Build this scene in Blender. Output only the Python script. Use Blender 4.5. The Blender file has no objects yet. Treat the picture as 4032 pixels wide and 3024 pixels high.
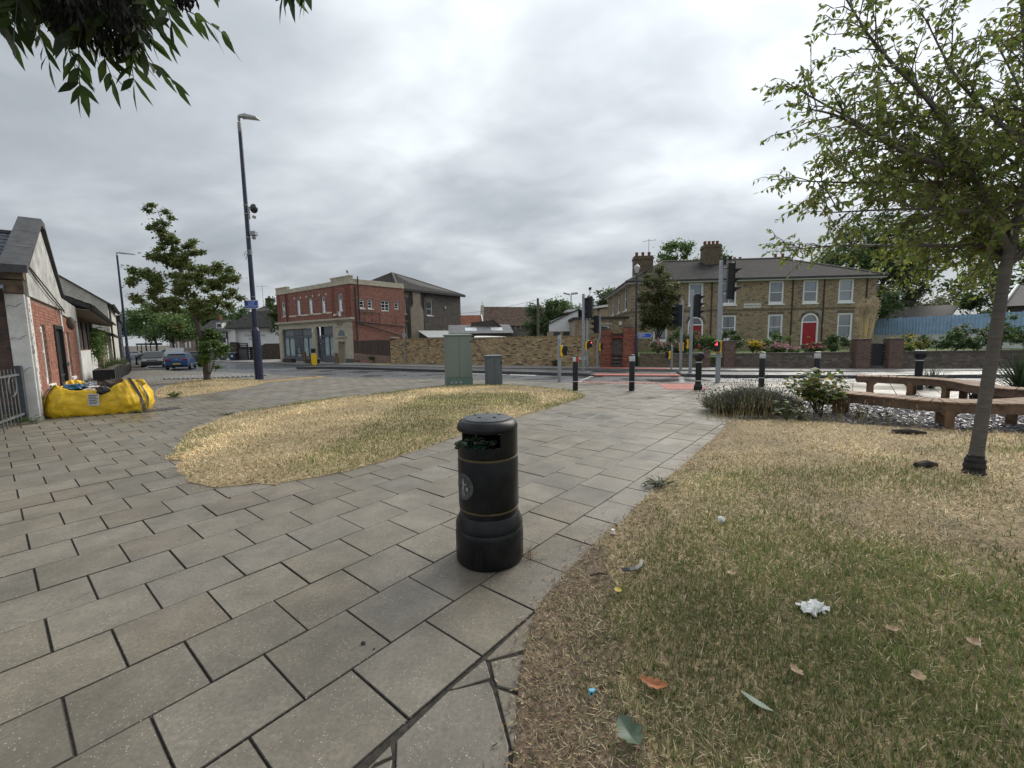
import bpy, bmesh, math, random
import numpy as np
from mathutils import Vector, Matrix
R = math.radians
rnd = random.Random(7)
rng = np.random.default_rng(11)
S = bpy.context.scene
COL = S.collection

# ------------------------------------------------------------------ camera
cd = bpy.data.cameras.new('camera'); cam = bpy.data.objects.new('camera', cd); COL.objects.link(cam)
cam.location = (0, 0, 1.58)
cam.rotation_euler = (Matrix.Rotation(R(90 - 6.09), 3, 'X') @ Matrix.Rotation(R(-0.885), 3, 'Z')).to_euler()
cd.sensor_width = 36; cd.lens = 36 * 1673 / 4032; cd.clip_start = .05; cd.clip_end = 3000
S.camera = cam
# ------------------------------------------------------------------ sky: overcast
SUN_AZ, SUN_EL = R(43), R(37)          # azimuth clockwise from +Y
w = bpy.data.worlds.new('World'); S.world = w; w.use_nodes = True
def build_sky():
    nt = w.node_tree; N = nt.nodes; L = nt.links
    for n in list(N): N.remove(n)
    out = N.new('ShaderNodeOutputWorld')
    sky = N.new('ShaderNodeTexSky'); sky.sky_type = 'NISHITA'; sky.sun_disc = False
    sky.sun_elevation = SUN_EL; sky.sun_rotation = SUN_AZ
    b1 = N.new('ShaderNodeBackground'); b1.inputs[1].default_value = .06; L.new(sky.outputs[0], b1.inputs[0])
    tc = N.new('ShaderNodeTexCoord'); sep = N.new('ShaderNodeSeparateXYZ'); L.new(tc.outputs['Generated'], sep.inputs[0])
    def mth(op, a, b=None, c=False):
        n = N.new('ShaderNodeMath'); n.operation = op; n.use_clamp = c
        for i, v in enumerate((a, b)):
            if v is None: continue
            if isinstance(v, (int, float)): n.inputs[i].default_value = v
            else: L.new(v, n.inputs[i])
        return n.outputs[0]
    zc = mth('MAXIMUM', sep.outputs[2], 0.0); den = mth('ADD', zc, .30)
    cx = mth('DIVIDE', sep.outputs[0], den); cy = mth('DIVIDE', sep.outputs[1], den)
    cmb = N.new('ShaderNodeCombineXYZ'); L.new(cx, cmb.inputs[0]); L.new(cy, cmb.inputs[1])
    def noise(scale, det, rough, dist, loc):
        mp = N.new('ShaderNodeMapping'); mp.inputs['Location'].default_value = loc; mp.inputs['Rotation'].default_value = (0, 0, .5)
        mp.inputs['Scale'].default_value = (1, 1.35, 1); L.new(cmb.outputs[0], mp.inputs[0])
        n = N.new('ShaderNodeTexNoise'); n.inputs['Scale'].default_value = scale; n.inputs['Detail'].default_value = det
        n.inputs['Roughness'].default_value = rough; n.inputs['Distortion'].default_value = dist; L.new(mp.outputs[0], n.inputs[0]); return n.outputs[0]
    n1 = noise(1.5, 4, .48, .3, (3.1, 1.7, 0)); n2 = noise(4.2, 6, .5, .4, (.4, 5.2, 2)); n3 = noise(.6, 2, .5, 0, (7, 2, 1))
    s = mth('ADD', mth('ADD', mth('MULTIPLY', n1, .5), mth('MULTIPLY', n2, .18)), mth('MULTIPLY', n3, .32))
    cr = N.new('ShaderNodeValToRGB'); L.new(s, cr.inputs[0]); e = cr.color_ramp.elements
    e[0].position = .36; e[0].color = (.198, .214, .232, 1); e[1].position = .66; e[1].color = (.465, .49, .508, 1)
    e2 = e.new(.45); e2.color = (.245, .263, .282, 1); e3 = e.new(.54); e3.color = (.325, .345, .362, 1)
    # thin cloud in front of the sun
    sd = N.new('ShaderNodeVectorMath'); sd.operation = 'DOT_PRODUCT'; L.new(tc.outputs['Generated'], sd.inputs[0])
    sd.inputs[1].default_value = (math.sin(SUN_AZ) * math.cos(SUN_EL), math.cos(SUN_AZ) * math.cos(SUN_EL), math.sin(SUN_EL))
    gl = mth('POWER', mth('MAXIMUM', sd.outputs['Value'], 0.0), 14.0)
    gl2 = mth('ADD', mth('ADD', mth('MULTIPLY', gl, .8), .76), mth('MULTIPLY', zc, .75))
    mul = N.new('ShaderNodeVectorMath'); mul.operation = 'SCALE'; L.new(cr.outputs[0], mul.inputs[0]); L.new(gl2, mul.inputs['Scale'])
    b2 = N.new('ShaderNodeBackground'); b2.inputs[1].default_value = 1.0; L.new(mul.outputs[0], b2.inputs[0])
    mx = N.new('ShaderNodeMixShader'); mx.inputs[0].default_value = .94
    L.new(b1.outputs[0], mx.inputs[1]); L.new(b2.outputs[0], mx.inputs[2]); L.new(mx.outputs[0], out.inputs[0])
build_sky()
sl = bpy.data.lights.new('sun', 'SUN'); sl.energy = 1.5; sl.angle = R(35); sl.color = (1, .95, .86)
so = bpy.data.objects.new('sun', sl); COL.objects.link(so)
so.rotation_euler = Vector((-math.sin(SUN_AZ) * math.cos(SUN_EL), -math.cos(SUN_AZ) * math.cos(SUN_EL), -math.sin(SUN_EL))).to_track_quat('-Z', 'Y').to_euler()
so.location = (30, 30, 40)
S.view_settings.view_transform = 'Standard'; S.view_settings.look = 'None'
S.view_settings.exposure = 1.12; S.view_settings.gamma = 1

# ------------------------------------------------------------------ helpers
def sm(a, b, x):
    t = min(max((x - a) / (b - a), 0), 1); return t * t * (3 - 2 * t)
def tz(x, y):
    s = .7 * (y - x); return -.6 * sm(24, 46, s) - .5 * sm(46, 95, s)
MATS = {}
def mat(name, col=(.5, .5, .5), rough=.7, var=.12, scale=8.0, bump=0.0, bscale=None, metal=0.0, attr=False, dirt=None, spec=.5,
        col2=None, stretch=(1, 1, 1), emit=0, detail=6.0, dirt_scale=1.3, coords='Object', transl=0.0, rvar=0.0, pos=(.35, .65)):
    """procedural surface: base colour broken up by noise, optional stains, optional relief"""
    if name in MATS: return MATS[name]
    m = bpy.data.materials.new(name); m.use_nodes = True; nt = m.node_tree; N = nt.nodes; L = nt.links
    b = N['Principled BSDF']; b.inputs['Roughness'].default_value = rough; b.inputs['Metallic'].default_value = metal
    b.inputs['Specular IOR Level'].default_value = spec
    tc = N.new('ShaderNodeTexCoord'); mp = N.new('ShaderNodeMapping'); mp.inputs['Scale'].default_value = stretch
    L.new(tc.outputs[coords], mp.inputs[0])
    no = N.new('ShaderNodeTexNoise'); no.inputs['Scale'].default_value = scale; no.inputs['Detail'].default_value = detail
    no.inputs['Roughness'].default_value = .62; L.new(mp.outputs[0], no.inputs[0])
    cr = N.new('ShaderNodeMapRange'); cr.inputs[1].default_value = pos[0]; cr.inputs[2].default_value = pos[1]; L.new(no.outputs[0], cr.inputs[0])
    if attr:
        at = N.new('ShaderNodeAttribute'); at.attribute_name = 'Col'; src = at.outputs['Color']
        if var > 0:
            mr = N.new('ShaderNodeMapRange'); mr.inputs[1].default_value = .3; mr.inputs[2].default_value = .7
            mr.inputs[3].default_value = 1 - var; mr.inputs[4].default_value = 1 + var; L.new(no.outputs[0], mr.inputs[0])
            sc = N.new('ShaderNodeVectorMath'); sc.operation = 'SCALE'; L.new(src, sc.inputs[0]); L.new(mr.outputs[0], sc.inputs['Scale']); src = sc.outputs[0]
    else:
        mx = N.new('ShaderNodeMix'); mx.data_type = 'RGBA'
        c2 = col2 or tuple(c * (1 - 1.6 * var) for c in col); c1 = col if col2 else tuple(min(1, c * (1 + var)) for c in col)
        mx.inputs[6].default_value = (*c2, 1); mx.inputs[7].default_value = (*c1, 1); L.new(cr.outputs[0], mx.inputs[0]); src = mx.outputs[2]
    if dirt:
        n2 = N.new('ShaderNodeTexNoise'); n2.inputs['Scale'].default_value = dirt_scale; n2.inputs['Detail'].default_value = 8; n2.inputs['Roughness'].default_value = .7
        L.new(tc.outputs[coords], n2.inputs[0])
        r2 = N.new('ShaderNodeMapRange'); r2.inputs[1].default_value = .48; r2.inputs[2].default_value = .72; r2.inputs[4].default_value = dirt[3] if len(dirt) > 3 else .7
        L.new(n2.outputs[0], r2.inputs[0])
        m2 = N.new('ShaderNodeMix'); m2.data_type = 'RGBA'; m2.inputs[7].default_value = (*dirt[:3], 1)
        L.new(r2.outputs[0], m2.inputs[0]); L.new(src, m2.inputs[6]); src = m2.outputs[2]
    L.new(src, b.inputs['Base Color'])
    if rvar:
        n4 = N.new('ShaderNodeTexNoise'); n4.inputs['Scale'].default_value = .7; n4.inputs['Detail'].default_value = 4; L.new(tc.outputs[coords], n4.inputs[0])
        r4 = N.new('ShaderNodeMapRange'); r4.inputs[1].default_value = .4; r4.inputs[2].default_value = .6
        r4.inputs[3].default_value = max(.04, rough - rvar); r4.inputs[4].default_value = min(1, rough + rvar)
        L.new(n4.outputs[0], r4.inputs[0]); L.new(r4.outputs[0], b.inputs['Roughness'])
    if bump:
        n3 = N.new('ShaderNodeTexNoise'); n3.inputs['Scale'].default_value = bscale or scale * 4; n3.inputs['Detail'].default_value = 5
        L.new(mp.outputs[0], n3.inputs[0]); bp = N.new('ShaderNodeBump'); bp.inputs['Strength'].default_value = bump; bp.inputs['Distance'].default_value = .02
        L.new(n3.outputs[0], bp.inputs['Height']); L.new(bp.outputs[0], b.inputs['Normal'])
    if emit:
        b.inputs['Emission Color'].default_value = (*col, 1); b.inputs['Emission Strength'].default_value = emit
    if transl:
        tr = N.new('ShaderNodeBsdfTranslucent'); ms = N.new('ShaderNodeMixShader'); ms.inputs[0].default_value = transl
        L.new(src, tr.inputs[0]); L.new(b.outputs[0], ms.inputs[1]); L.new(tr.outputs[0], ms.inputs[2]); L.new(ms.outputs[0], N['Material Output'].inputs[0])
    MATS[name] = m; return m
def glass(name, tint=(.72, .77, .8), refl=.13):
    if name in MATS: return MATS[name]
    m = bpy.data.materials.new(name); m.use_nodes = True; nt = m.node_tree; N = nt.nodes; L = nt.links
    N.remove(N['Principled BSDF']); t = N.new('ShaderNodeBsdfTransparent'); t.inputs[0].default_value = (*tint, 1)
    g = N.new('ShaderNodeBsdfGlossy'); g.inputs['Roughness'].default_value = .04; g.inputs[0].default_value = (.9, .95, 1, 1)
    f = N.new('ShaderNodeFresnel'); f.inputs[0].default_value = 1.5; a = N.new('ShaderNodeMath'); a.operation = 'ADD'; a.use_clamp = True; a.inputs[1].default_value = refl
    L.new(f.outputs[0], a.inputs[0]); x = N.new('ShaderNodeMixShader'); L.new(a.outputs[0], x.inputs[0]); L.new(t.outputs[0], x.inputs[1]); L.new(g.outputs[0], x.inputs[2])
    L.new(x.outputs[0], N['Material Output'].inputs[0]); MATS[name] = m; return m

class MB:
    def __init__(s): s.v = []; s.f = []; s.c = []
    def add(s, vs, fs, col=None):
        o = len(s.v); s.v += [tuple(v) for v in vs]
        for f in fs: s.f.append(tuple(i + o for i in f)); s.c.append(col)
        return s
    def quad(s, a, b, c, d, col=None): return s.add((a, b, c, d), ((0, 1, 2, 3),), col)
    def box(s, x0, x1, y0, y1, z0, z1, col=None):
        return s.add([(x0, y0, z0), (x1, y0, z0), (x1, y1, z0), (x0, y1, z0), (x0, y0, z1), (x1, y0, z1), (x1, y1, z1), (x0, y1, z1)],
                     [(0, 3, 2, 1), (4, 5, 6, 7), (0, 1, 5, 4), (1, 2, 6, 5), (2, 3, 7, 6), (3, 0, 4, 7)], col)
    def rbox(s, c, size, rz=0, rx=0, ry=0, col=None):
        m = Matrix.Translation(c) @ Matrix.Rotation(rz, 4, 'Z') @ Matrix.Rotation(ry, 4, 'Y') @ Matrix.Rotation(rx, 4, 'X')
        a, b, d = (q / 2 for q in size); t = MB().box(-a, a, -b, b, -d, d)
        return s.add([m @ Vector(v) for v in t.v], t.f, col)
    def prism(s, poly, z0, z1, col=None):
        """poly: xy outline counter-clockwise"""
        n = len(poly); vs = [(x, y, z0) for x, y in poly] + [(x, y, z1) for x, y in poly]
        return s.add(vs, [tuple(range(n - 1, -1, -1)), tuple(range(n, 2 * n))] + [(i, (i + 1) % n, n + (i + 1) % n, n + i) for i in range(n)], col)
    def xprism(s, poly, y0, y1, col=None):
        """poly: xz outline, extruded along y"""
        n = len(poly); vs = [(x, y0, z) for x, z in poly] + [(x, y1, z) for x, z in poly]
        return s.add(vs, [tuple(range(n)), tuple(range(2 * n - 1, n - 1, -1))] + [(i, n + i, n + (i + 1) % n, (i + 1) % n) for i in range(n)], col)
    def lathe(s, prof, n=24, c=(0, 0, 0), col=None, caps=True):
        vs = []
        for r, z in prof:
            for k in range(n):
                a = 2 * math.pi * k / n; vs.append((c[0] + r * math.cos(a), c[1] + r * math.sin(a), c[2] + z))
        fs = [(j * n + k, j * n + (k + 1) % n, (j + 1) * n + (k + 1) % n, (j + 1) * n + k) for j in range(len(prof) - 1) for k in range(n)]
        if caps: fs += [tuple(range(n - 1, -1, -1)), tuple(range((len(prof) - 1) * n, len(prof) * n))]
        return s.add(vs, fs, col)
    def tube(s, pts, rad, n=8, col=None, caps=True):
        pts = [Vector(p) for p in pts]; k = len(pts)
        if not hasattr(rad, '__len__'): rad = [rad] * k
        vs = []; up = Vector((0, 0, 1)); prev = None
        for i, p in enumerate(pts):
            d = (pts[min(i + 1, k - 1)] - pts[max(i - 1, 0)]).normalized()
            if prev is None:
                a = d.cross(up if abs(d.z) < .95 else Vector((1, 0, 0))).normalized()
            else: a = (prev - d * prev.dot(d)).normalized()
            prev = a; b = d.cross(a)
            for j in range(n):
                t = 2 * math.pi * j / n; vs.append(p + (a * math.cos(t) + b * math.sin(t)) * rad[i])
        fs = [(i * n + j, i * n + (j + 1) % n, (i + 1) * n + (j + 1) % n, (i + 1) * n + j) for i in range(k - 1) for j in range(n)]
        if caps: fs += [tuple(range(n - 1, -1, -1)), tuple(range((k - 1) * n, k * n))]
        return s.add(vs, fs, col)
    def blob(s, c, r, n=10, m=7, jit=0, col=None):
        rx, ry, rz = r if hasattr(r, '__len__') else (r, r, r); vs = []
        for i in range(m + 1):
            t = math.pi * i / m
            for j in range(n):
                a = 2 * math.pi * j / n; k = 1 + (rnd.uniform(-jit, jit) if 0 < i < m else 0)
                vs.append((c[0] + rx * k * math.sin(t) * math.cos(a), c[1] + ry * k * math.sin(t) * math.sin(a), c[2] + rz * k * math.cos(t)))
        return s.add(vs, [(i * n + j, (i + 1) * n + j, (i + 1) * n + (j + 1) % n, i * n + (j + 1) % n) for i in range(m) for j in range(n)], col)
    def build(s, name, m, parent=None, smooth=False, bevel=0, seg=2, loc=None, rz=0, sub=0):
        me = bpy.data.meshes.new(name); me.from_pydata(s.v, [], s.f); me.update()
        if any(c is not None for c in s.c):
            a = me.attributes.new('Col', 'FLOAT_COLOR', 'FACE')
            a.data.foreach_set('color', np.array([(*(c or (.5, .5, .5)), 1) for c in s.c], 'f').ravel())
        return obj(name, me, m, parent, smooth, bevel, seg, loc, rz, sub)
def obj(name, me, m, parent=None, smooth=False, bevel=0, seg=2, loc=None, rz=0, sub=0):
    for mm in (m if isinstance(m, (list, tuple)) else [m]): me.materials.append(mm)
    if smooth:
        me.polygons.foreach_set('use_smooth', [True] * len(me.polygons))
        if smooth != 'all': me.set_sharp_from_angle(angle=R(40))
    o = bpy.data.objects.new(name, me); COL.objects.link(o)
    if parent: o.parent = parent
    if loc is not None: o.location = loc
    o.rotation_euler.z = rz
    if bevel:
        b = o.modifiers.new('bevel', 'BEVEL'); b.width = bevel; b.segments = seg; b.limit_method = 'ANGLE'; b.angle_limit = R(35)
    if sub:
        b = o.modifiers.new('sub', 'SUBSURF'); b.levels = sub; b.render_levels = sub
    return o
def tag(o, label, cat, group=None):
    o['label'] = label; o['category'] = cat
    if group: o['group'] = group
    return o
def thing(name, label, cat, loc=(0, 0, 0), rz=0, group=None):
    o = bpy.data.objects.new(name, None); COL.objects.link(o); o.location = loc; o.rotation_euler.z = rz; o.empty_display_size = .2
    return tag(o, label, cat, group)
def struct(o): o['kind'] = 'structure'; return o
def stuff(o): o['kind'] = 'stuff'; return o
def dup(root, loc, rz, label=None):
    def cp(o, par):
        c = o.copy(); COL.objects.link(c); c.parent = par
        for ch in o.children: cp(ch, c)
        return c
    r = cp(root, None); r.location = loc; r.rotation_euler.z = rz
    if label: r['label'] = label
    return r
def np_mesh(name, verts, nper, cols=None, m=None, parent=None, smooth=False):
    """mesh of separate faces, nper corners each; cols: one colour per face"""
    verts = np.asarray(verts, 'f').reshape(-1, 3); n = len(verts) // nper
    me = bpy.data.meshes.new(name); me.vertices.add(len(verts)); me.vertices.foreach_set('co', verts.ravel())
    me.loops.add(n * nper); me.loops.foreach_set('vertex_index', np.arange(n * nper, dtype='i'))
    me.polygons.add(n); me.polygons.foreach_set('loop_start', np.arange(0, n * nper, nper, dtype='i')); me.update()
    if cols is not None:
        a = me.attributes.new('Col', 'FLOAT_COLOR', 'FACE'); a.data.foreach_set('color', np.concatenate([np.asarray(cols, 'f'), np.ones((n, 1), 'f')], 1).ravel())
    return obj(name, me, m, parent, smooth='all' if smooth else False)

# ---- text as flat mesh
def text(name, body, size, m, parent, loc, rot, depth=.004, align='CENTER', spacing=1.0, shear=0, sx=1.0, lines=1.0):
    cu = bpy.data.curves.new(name, 'FONT'); cu.body = body; cu.size = size; cu.extrude = depth; cu.align_x = align; cu.align_y = 'CENTER'
    cu.space_character = spacing; cu.shear = shear; cu.space_line = lines
    t = bpy.data.objects.new(name, cu); dg = bpy.context.evaluated_depsgraph_get()
    COL.objects.link(t); dg.update(); me = bpy.data.meshes.new_from_object(t.evaluated_get(dg)); bpy.data.objects.remove(t); bpy.data.curves.remove(cu)
    o = obj(name, me, m, parent); o.location = loc; o.rotation_euler = rot; o.scale = (sx, 1, 1); return o

# ---- walls in a local frame: P(s, out, z) with s along the wall seen left to right, out towards the viewer
def frame(o, d):
    """local frame of a wall: origin xy, direction xy (left to right seen from outside)"""
    l = math.hypot(*d); dx, dy = d[0] / l, d[1] / l; nx, ny = dy, -dx
    return lambda s, out, z: (o[0] + dx * s + nx * out, o[1] + dy * s + ny * out, z)
def wall_mesh(mb, P, s0, s1, z0, z1, holes=(), depth=.12, out=0):
    xs = sorted({s0, s1} | {h[0] for h in holes} | {h[1] for h in holes}); zs = sorted({z0, z1} | {h[2] for h in holes} | {h[3] for h in holes})
    xs = [x for x in xs if s0 <= x <= s1]; zs = [z for z in zs if z0 <= z <= z1]
    for a, b in zip(xs, xs[1:]):
        for c, d in zip(zs, zs[1:]):
            mx, mz = (a + b) / 2, (c + d) / 2
            if any(h[0] < mx < h[1] and h[2] < mz < h[3] for h in holes): continue
            mb.quad(P(a, out, c), P(b, out, c), P(b, out, d), P(a, out, d))
    for a, b, c, d in [h[:4] for h in holes]:
        i = -depth
        mb.quad(P(a, out, c), P(a, out, d), P(a, i, d), P(a, i, c)); mb.quad(P(b, out, d), P(b, out, c), P(b, i, c), P(b, i, d))
        mb.quad(P(a, out, d), P(b, out, d), P(b, i, d), P(a, i, d)); mb.quad(P(b, out, c), P(a, out, c), P(a, i, c), P(b, i, c))
    return mb
def brick_cells(s0, s1, z0, z1, holes, bl=.215, bh=.065, jt=.01, bond='flemish', top=None):
    out = []; row = 0; z = z0
    hl = (bl - jt) / 2
    while z + bh <= z1 + .01:
        if bond == 'flemish': pat = [bl, hl] if row % 2 == 0 else [hl, bl]
        elif bond == 'stretcher': pat = [bl]
        else: pat = [bl] if row % 2 == 0 else [hl]
        s = s0 - ((bl + jt) / 2 if (bond == 'stretcher' and row % 2) else ((hl + jt) / 2 if (bond == 'english' and row % 2) else 0)); k = 0
        while s < s1 - .02:
            l = pat[k % len(pat)]; a, b = max(s, s0), min(s + l, s1); k += 1; s += l + jt
            if b - a < .03: continue
            parts = [(a, b)]
            for h in holes:
                if h[2] - .01 < z + bh * .7 and h[3] + .01 > z + bh * .3:
                    nw = []
                    for (p, q) in parts:
                        if q <= h[0] or p >= h[1]: nw.append((p, q))
                        else:
                            if p < h[0] - .03: nw.append((p, h[0]))
                            if q > h[1] + .03: nw.append((h[1], q))
                    parts = nw
            for p, q in parts:
                if top is None or z + bh < min(top(p), top(q)) + .005: out.append((p, q, z, z + bh))
        z += bh + jt; row += 1
    return out
BRK = {}
def bricks(parent, P, cells, pal, m, key, nind=300, proud=.007, jitter=.003, budget=None):
    """bricks of one wall: the nearest ones one by one, the rest as one mesh; real depth, mortar recessed"""
    A = np.array(cells); n = len(A)
    if n == 0: return
    r = np.random.default_rng(len(A))
    ci = r.choice(len(pal), n, p=np.array([p[1] for p in pal]) / sum(p[1] for p in pal))
    mw = Matrix.Translation(parent_loc(parent)) @ Matrix.Rotation(parent_rz(parent), 4, 'Z')
    cen = [mw @ Vector(P((a + b) / 2, 0, (c + d) / 2)) for a, b, c, d in A]
    dist = np.array([v.length for v in cen]); order = np.argsort(dist)
    if budget is None: budget = [nind]
    k = min(budget[0], n); budget[0] -= k; ind = set(order[:k].tolist())
    vs = []; cs = []
    for i in range(n):
        a, b, c, d = A[i]; o = proud + r.uniform(-jitter, jitter); col = pal[ci[i]][0]; e = r.uniform(.86, 1.14)
        if i in ind:
            kk = (key, round(b - a, 3), round(d - c, 3), int(ci[i]))
            if kk not in BRK:
                q = MB(); l, h = (b - a) / 2, (d - c) / 2
                p0, p1 = Vector(P(0, 0, 0)), Vector(P(1, 0, 0)); dx = (p1 - p0); nn = Vector(P(0, 1, 0)) - p0
                F = [(-l, 0, -h), (l, 0, -h), (l, 0, h), (-l, 0, h)]; 
                f3 = [dx * x + Vector((0, 0, z)) for x, _, z in F]; bk = [v - nn * (proud + .02) for v in f3]
                q.add(f3 + bk, [(0, 1, 2, 3), (0, 4, 5, 1), (1, 5, 6, 2), (2, 6, 7, 3), (3, 7, 4, 0)], col)
                me = bpy.data.meshes.new('brick'); me.from_pydata(q.v, [], q.f); me.update()
                at = me.attributes.new('Col', 'FLOAT_COLOR', 'FACE'); at.data.foreach_set('color', [x for _ in q.f for x in (*col, 1)])
                me.materials.append(m); BRK[kk] = me
            ob = bpy.data.objects.new('brick', BRK[kk]); COL.objects.link(ob); ob.parent = parent; ob.location = P((a + b) / 2, o, (c + d) / 2)
        else:
            f = [P(a, o, c), P(b, o, c), P(b, o, d), P(a, o, d)]; bk = [P(a, -.01, c), P(b, -.01, c), P(b, -.01, d), P(a, -.01, d)]
            for fc in ((f[0], f[1], f[2], f[3]), (f[0], bk[0], bk[1], f[1]), (f[1], bk[1], bk[2], f[2]), (f[2], bk[2], bk[3], f[3]), (f[3], bk[3], bk[0], f[0])):
                vs += fc; cs.append((col[0] * e, col[1] * e, col[2] * e))
    if cs: stuff(np_mesh('brickwork', vs, 4, cs, m, parent))
def parent_loc(p):
    v = Vector((0, 0, 0)); rz = 0
    while p is not None: v = Matrix.Rotation(p.rotation_euler.z, 4, 'Z') @ v + p.location; p = p.parent
    return v
def parent_rz(p):
    a = 0
    while p is not None: a += p.rotation_euler.z; p = p.parent
    return a
# ---- window: frame part with panes, sill and curtain as its own children
def window(parent, P, s0, s1, z0, z1, fm, rails=(.5,), bars=0, arch=0, rec=.1, fw=.07, sill=True, curtain=None, gm=None, back=True, sillm=None, cols=1, shift=0):
    mb = MB(); i = -rec
    def bx(m_, a, b, c, d, o0, o1):
        v = [P(a, o0, c), P(b, o0, c), P(b, o1, c), P(a, o1, c), P(a, o0, d), P(b, o0, d), P(b, o1, d), P(a, o1, d)]
        m_.add(v, [(0, 1, 2, 3), (4, 7, 6, 5), (0, 4, 5, 1), (1, 5, 6, 2), (2, 6, 7, 3), (3, 7, 4, 0)])
    bx(mb, s0, s0 + fw, z0, z1, i - .06, i); bx(mb, s1 - fw, s1, z0, z1, i - .06, i)
    bx(mb, s0 + fw, s1 - fw, z1 - fw, z1, i - .06, i); bx(mb, s0 + fw, s1 - fw, z0, z0 + fw * 1.3, i - .06, i)
    if arch:
        n = 8; top = [(s0 + (s1 - s0) * k / n, z1 - arch * (2 * k / n - 1) ** 2) for k in range(n + 1)]
        for (a, za), (b, zb) in zip(top, top[1:]):
            mb.add([P(a, i + .004, za - fw * .2), P(b, i + .004, zb - fw * .2), P(b, i + .004, z1 + .001), P(a, i + .004, z1 + .001)], [(0, 1, 2, 3)])
    zz = [z0 + fw] + [z0 + (z1 - z0) * r_ for r_ in rails] + [z1 - fw]
    for r_ in rails: z = z0 + (z1 - z0) * r_; bx(mb, s0 + fw, s1 - fw, z - .025, z + .025, i - .055, i - .005)
    for c in range(1, cols): s = s0 + (s1 - s0) * c / cols; bx(mb, s - .03, s + .03, z0 + fw, z1 - fw, i - .055, i - .004)
    for b in range(1, bars + 1):
        s = s0 + fw + (s1 - s0 - 2 * fw) * b / (bars + 1); bx(mb, s - .012, s + .012, z0 + fw, z1 - fw, i - .05, i - .015)
    wo = mb.build('window', fm, parent)
    for k, (a, b) in enumerate(zip(zz, zz[1:])):
        q = MB(); o = i - .03 - .012 * (k % 2); q.quad(P(s0 + fw, o, a), P(s1 - fw, o, a), P(s1 - fw, o, b), P(s0 + fw, o, b)); q.build('pane', gm or glass('window_glass'), wo)
    if back:
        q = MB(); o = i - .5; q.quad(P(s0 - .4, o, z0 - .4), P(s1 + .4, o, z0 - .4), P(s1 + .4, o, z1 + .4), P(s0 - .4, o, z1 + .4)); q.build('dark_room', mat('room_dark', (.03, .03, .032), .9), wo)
    if curtain:
        q = MB(); kind, frac = curtain; n = 26; o = i - .14
        spans = {'net': [(0, 1)], 'drawn': [(0, .36), (.62, 1)], 'blind': [(0, 1)]}[kind]
        for u0, u1 in spans:
            pr = None
            for k in range(n + 1):
                u = u0 + (u1 - u0) * k / n; s = s0 + fw + (s1 - s0 - 2 * fw) * u; oo = o + (0 if kind == 'blind' else .022 * math.sin(k * 1.9 + 4 * u))
                cur = (P(s, oo, z1 - (z1 - z0) * frac), P(s, oo, z1))
                if pr: q.quad(pr[0], cur[0], cur[1], pr[1])
                pr = cur
        q.build('curtain', mat('net_curtain', (.5, .5, .47), .9, var=.1, scale=20) if kind != 'blind' else mat('blind_cloth', (.33, .36, .38), .8), wo)
    if sill:
        q = MB(); bx(q, s0 - .06, s1 + .06, z0 - .09, z0 - .002, i - .02, .07); q.build('sill', sillm or fm, wo)
    return wo
# ================================================================== ground, road, paving
def inside(poly, x, y):
    x = np.asarray(x, float); y = np.asarray(y, float); r = np.zeros(x.shape, bool); n = len(poly)
    for i in range(n):
        (x1, y1), (x2, y2) = poly[i], poly[(i + 1) % n]
        c = (y1 > y) != (y2 > y); r ^= c & (x < (x2 - x1) * (y - y1) / ((y2 - y1) if y2 != y1 else 1e-9) + x1)
    return r
def edge_dist(poly, x, y):
    x = np.asarray(x, float); y = np.asarray(y, float); d = np.full(x.shape, 1e9); n = len(poly)
    for i in range(n):
        (x1, y1), (x2, y2) = poly[i], poly[(i + 1) % n]; dx, dy = x2 - x1, y2 - y1
        t = np.clip(((x - x1) * dx + (y - y1) * dy) / (dx * dx + dy * dy + 1e-9), 0, 1); d = np.minimum(d, np.hypot(x - x1 - t * dx, y - y1 - t * dy))
    return d
def smooth_poly(p, it=2):
    for _ in range(it):
        q = []
        for i in range(len(p)):
            a, b = p[i], p[(i + 1) % len(p)]; q += [(a[0] * .75 + b[0] * .25, a[1] * .75 + b[1] * .25), (a[0] * .25 + b[0] * .75, a[1] * .25 + b[1] * .75)]
        p = q
    return p
def sheet(name, poly, off, m, step=4.0, zf=None, skirt=0, flat=False):
    bm = bmesh.new(); vs = [bm.verts.new((x, y, 0)) for x, y in poly]; f = bm.faces.new(vs)
    if f.normal.z < 0: f.normal_flip()
    xs = [p[0] for p in poly]; ys = [p[1] for p in poly]
    if not flat:
        for ax, lo, hi in ((0, min(xs), max(xs)), (1, min(ys), max(ys))):
            k = math.floor(lo / step) + 1
            while k * step < hi:
                co = [0, 0, 0]; co[ax] = k * step; no = [0, 0, 0]; no[ax] = 1
                bmesh.ops.bisect_plane(bm, geom=bm.verts[:] + bm.edges[:] + bm.faces[:], plane_co=co, plane_no=no); k += 1
    bmesh.ops.recalc_face_normals(bm, faces=bm.faces)
    if sum(fa.normal.z for fa in bm.faces) < 0: bmesh.ops.reverse_faces(bm, faces=bm.faces)
    if skirt:
        be = [e for e in bm.edges if e.is_boundary]; r = bmesh.ops.extrude_edge_only(bm, edges=be)
        sk = {v for v in r['geom'] if isinstance(v, bmesh.types.BMVert)}
    else: sk = set()
    for v in bm.verts: v.co.z = tz(v.co.x, v.co.y) + off + (zf(v.co.x, v.co.y) if zf else 0) - (skirt if v in sk else 0)
    bmesh.ops.triangulate(bm, faces=[fa for fa in bm.faces if len(fa.verts) > 4])
    me = bpy.data.meshes.new(name); bm.to_mesh(me); bm.free()
    return struct(obj(name, me, m))
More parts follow.
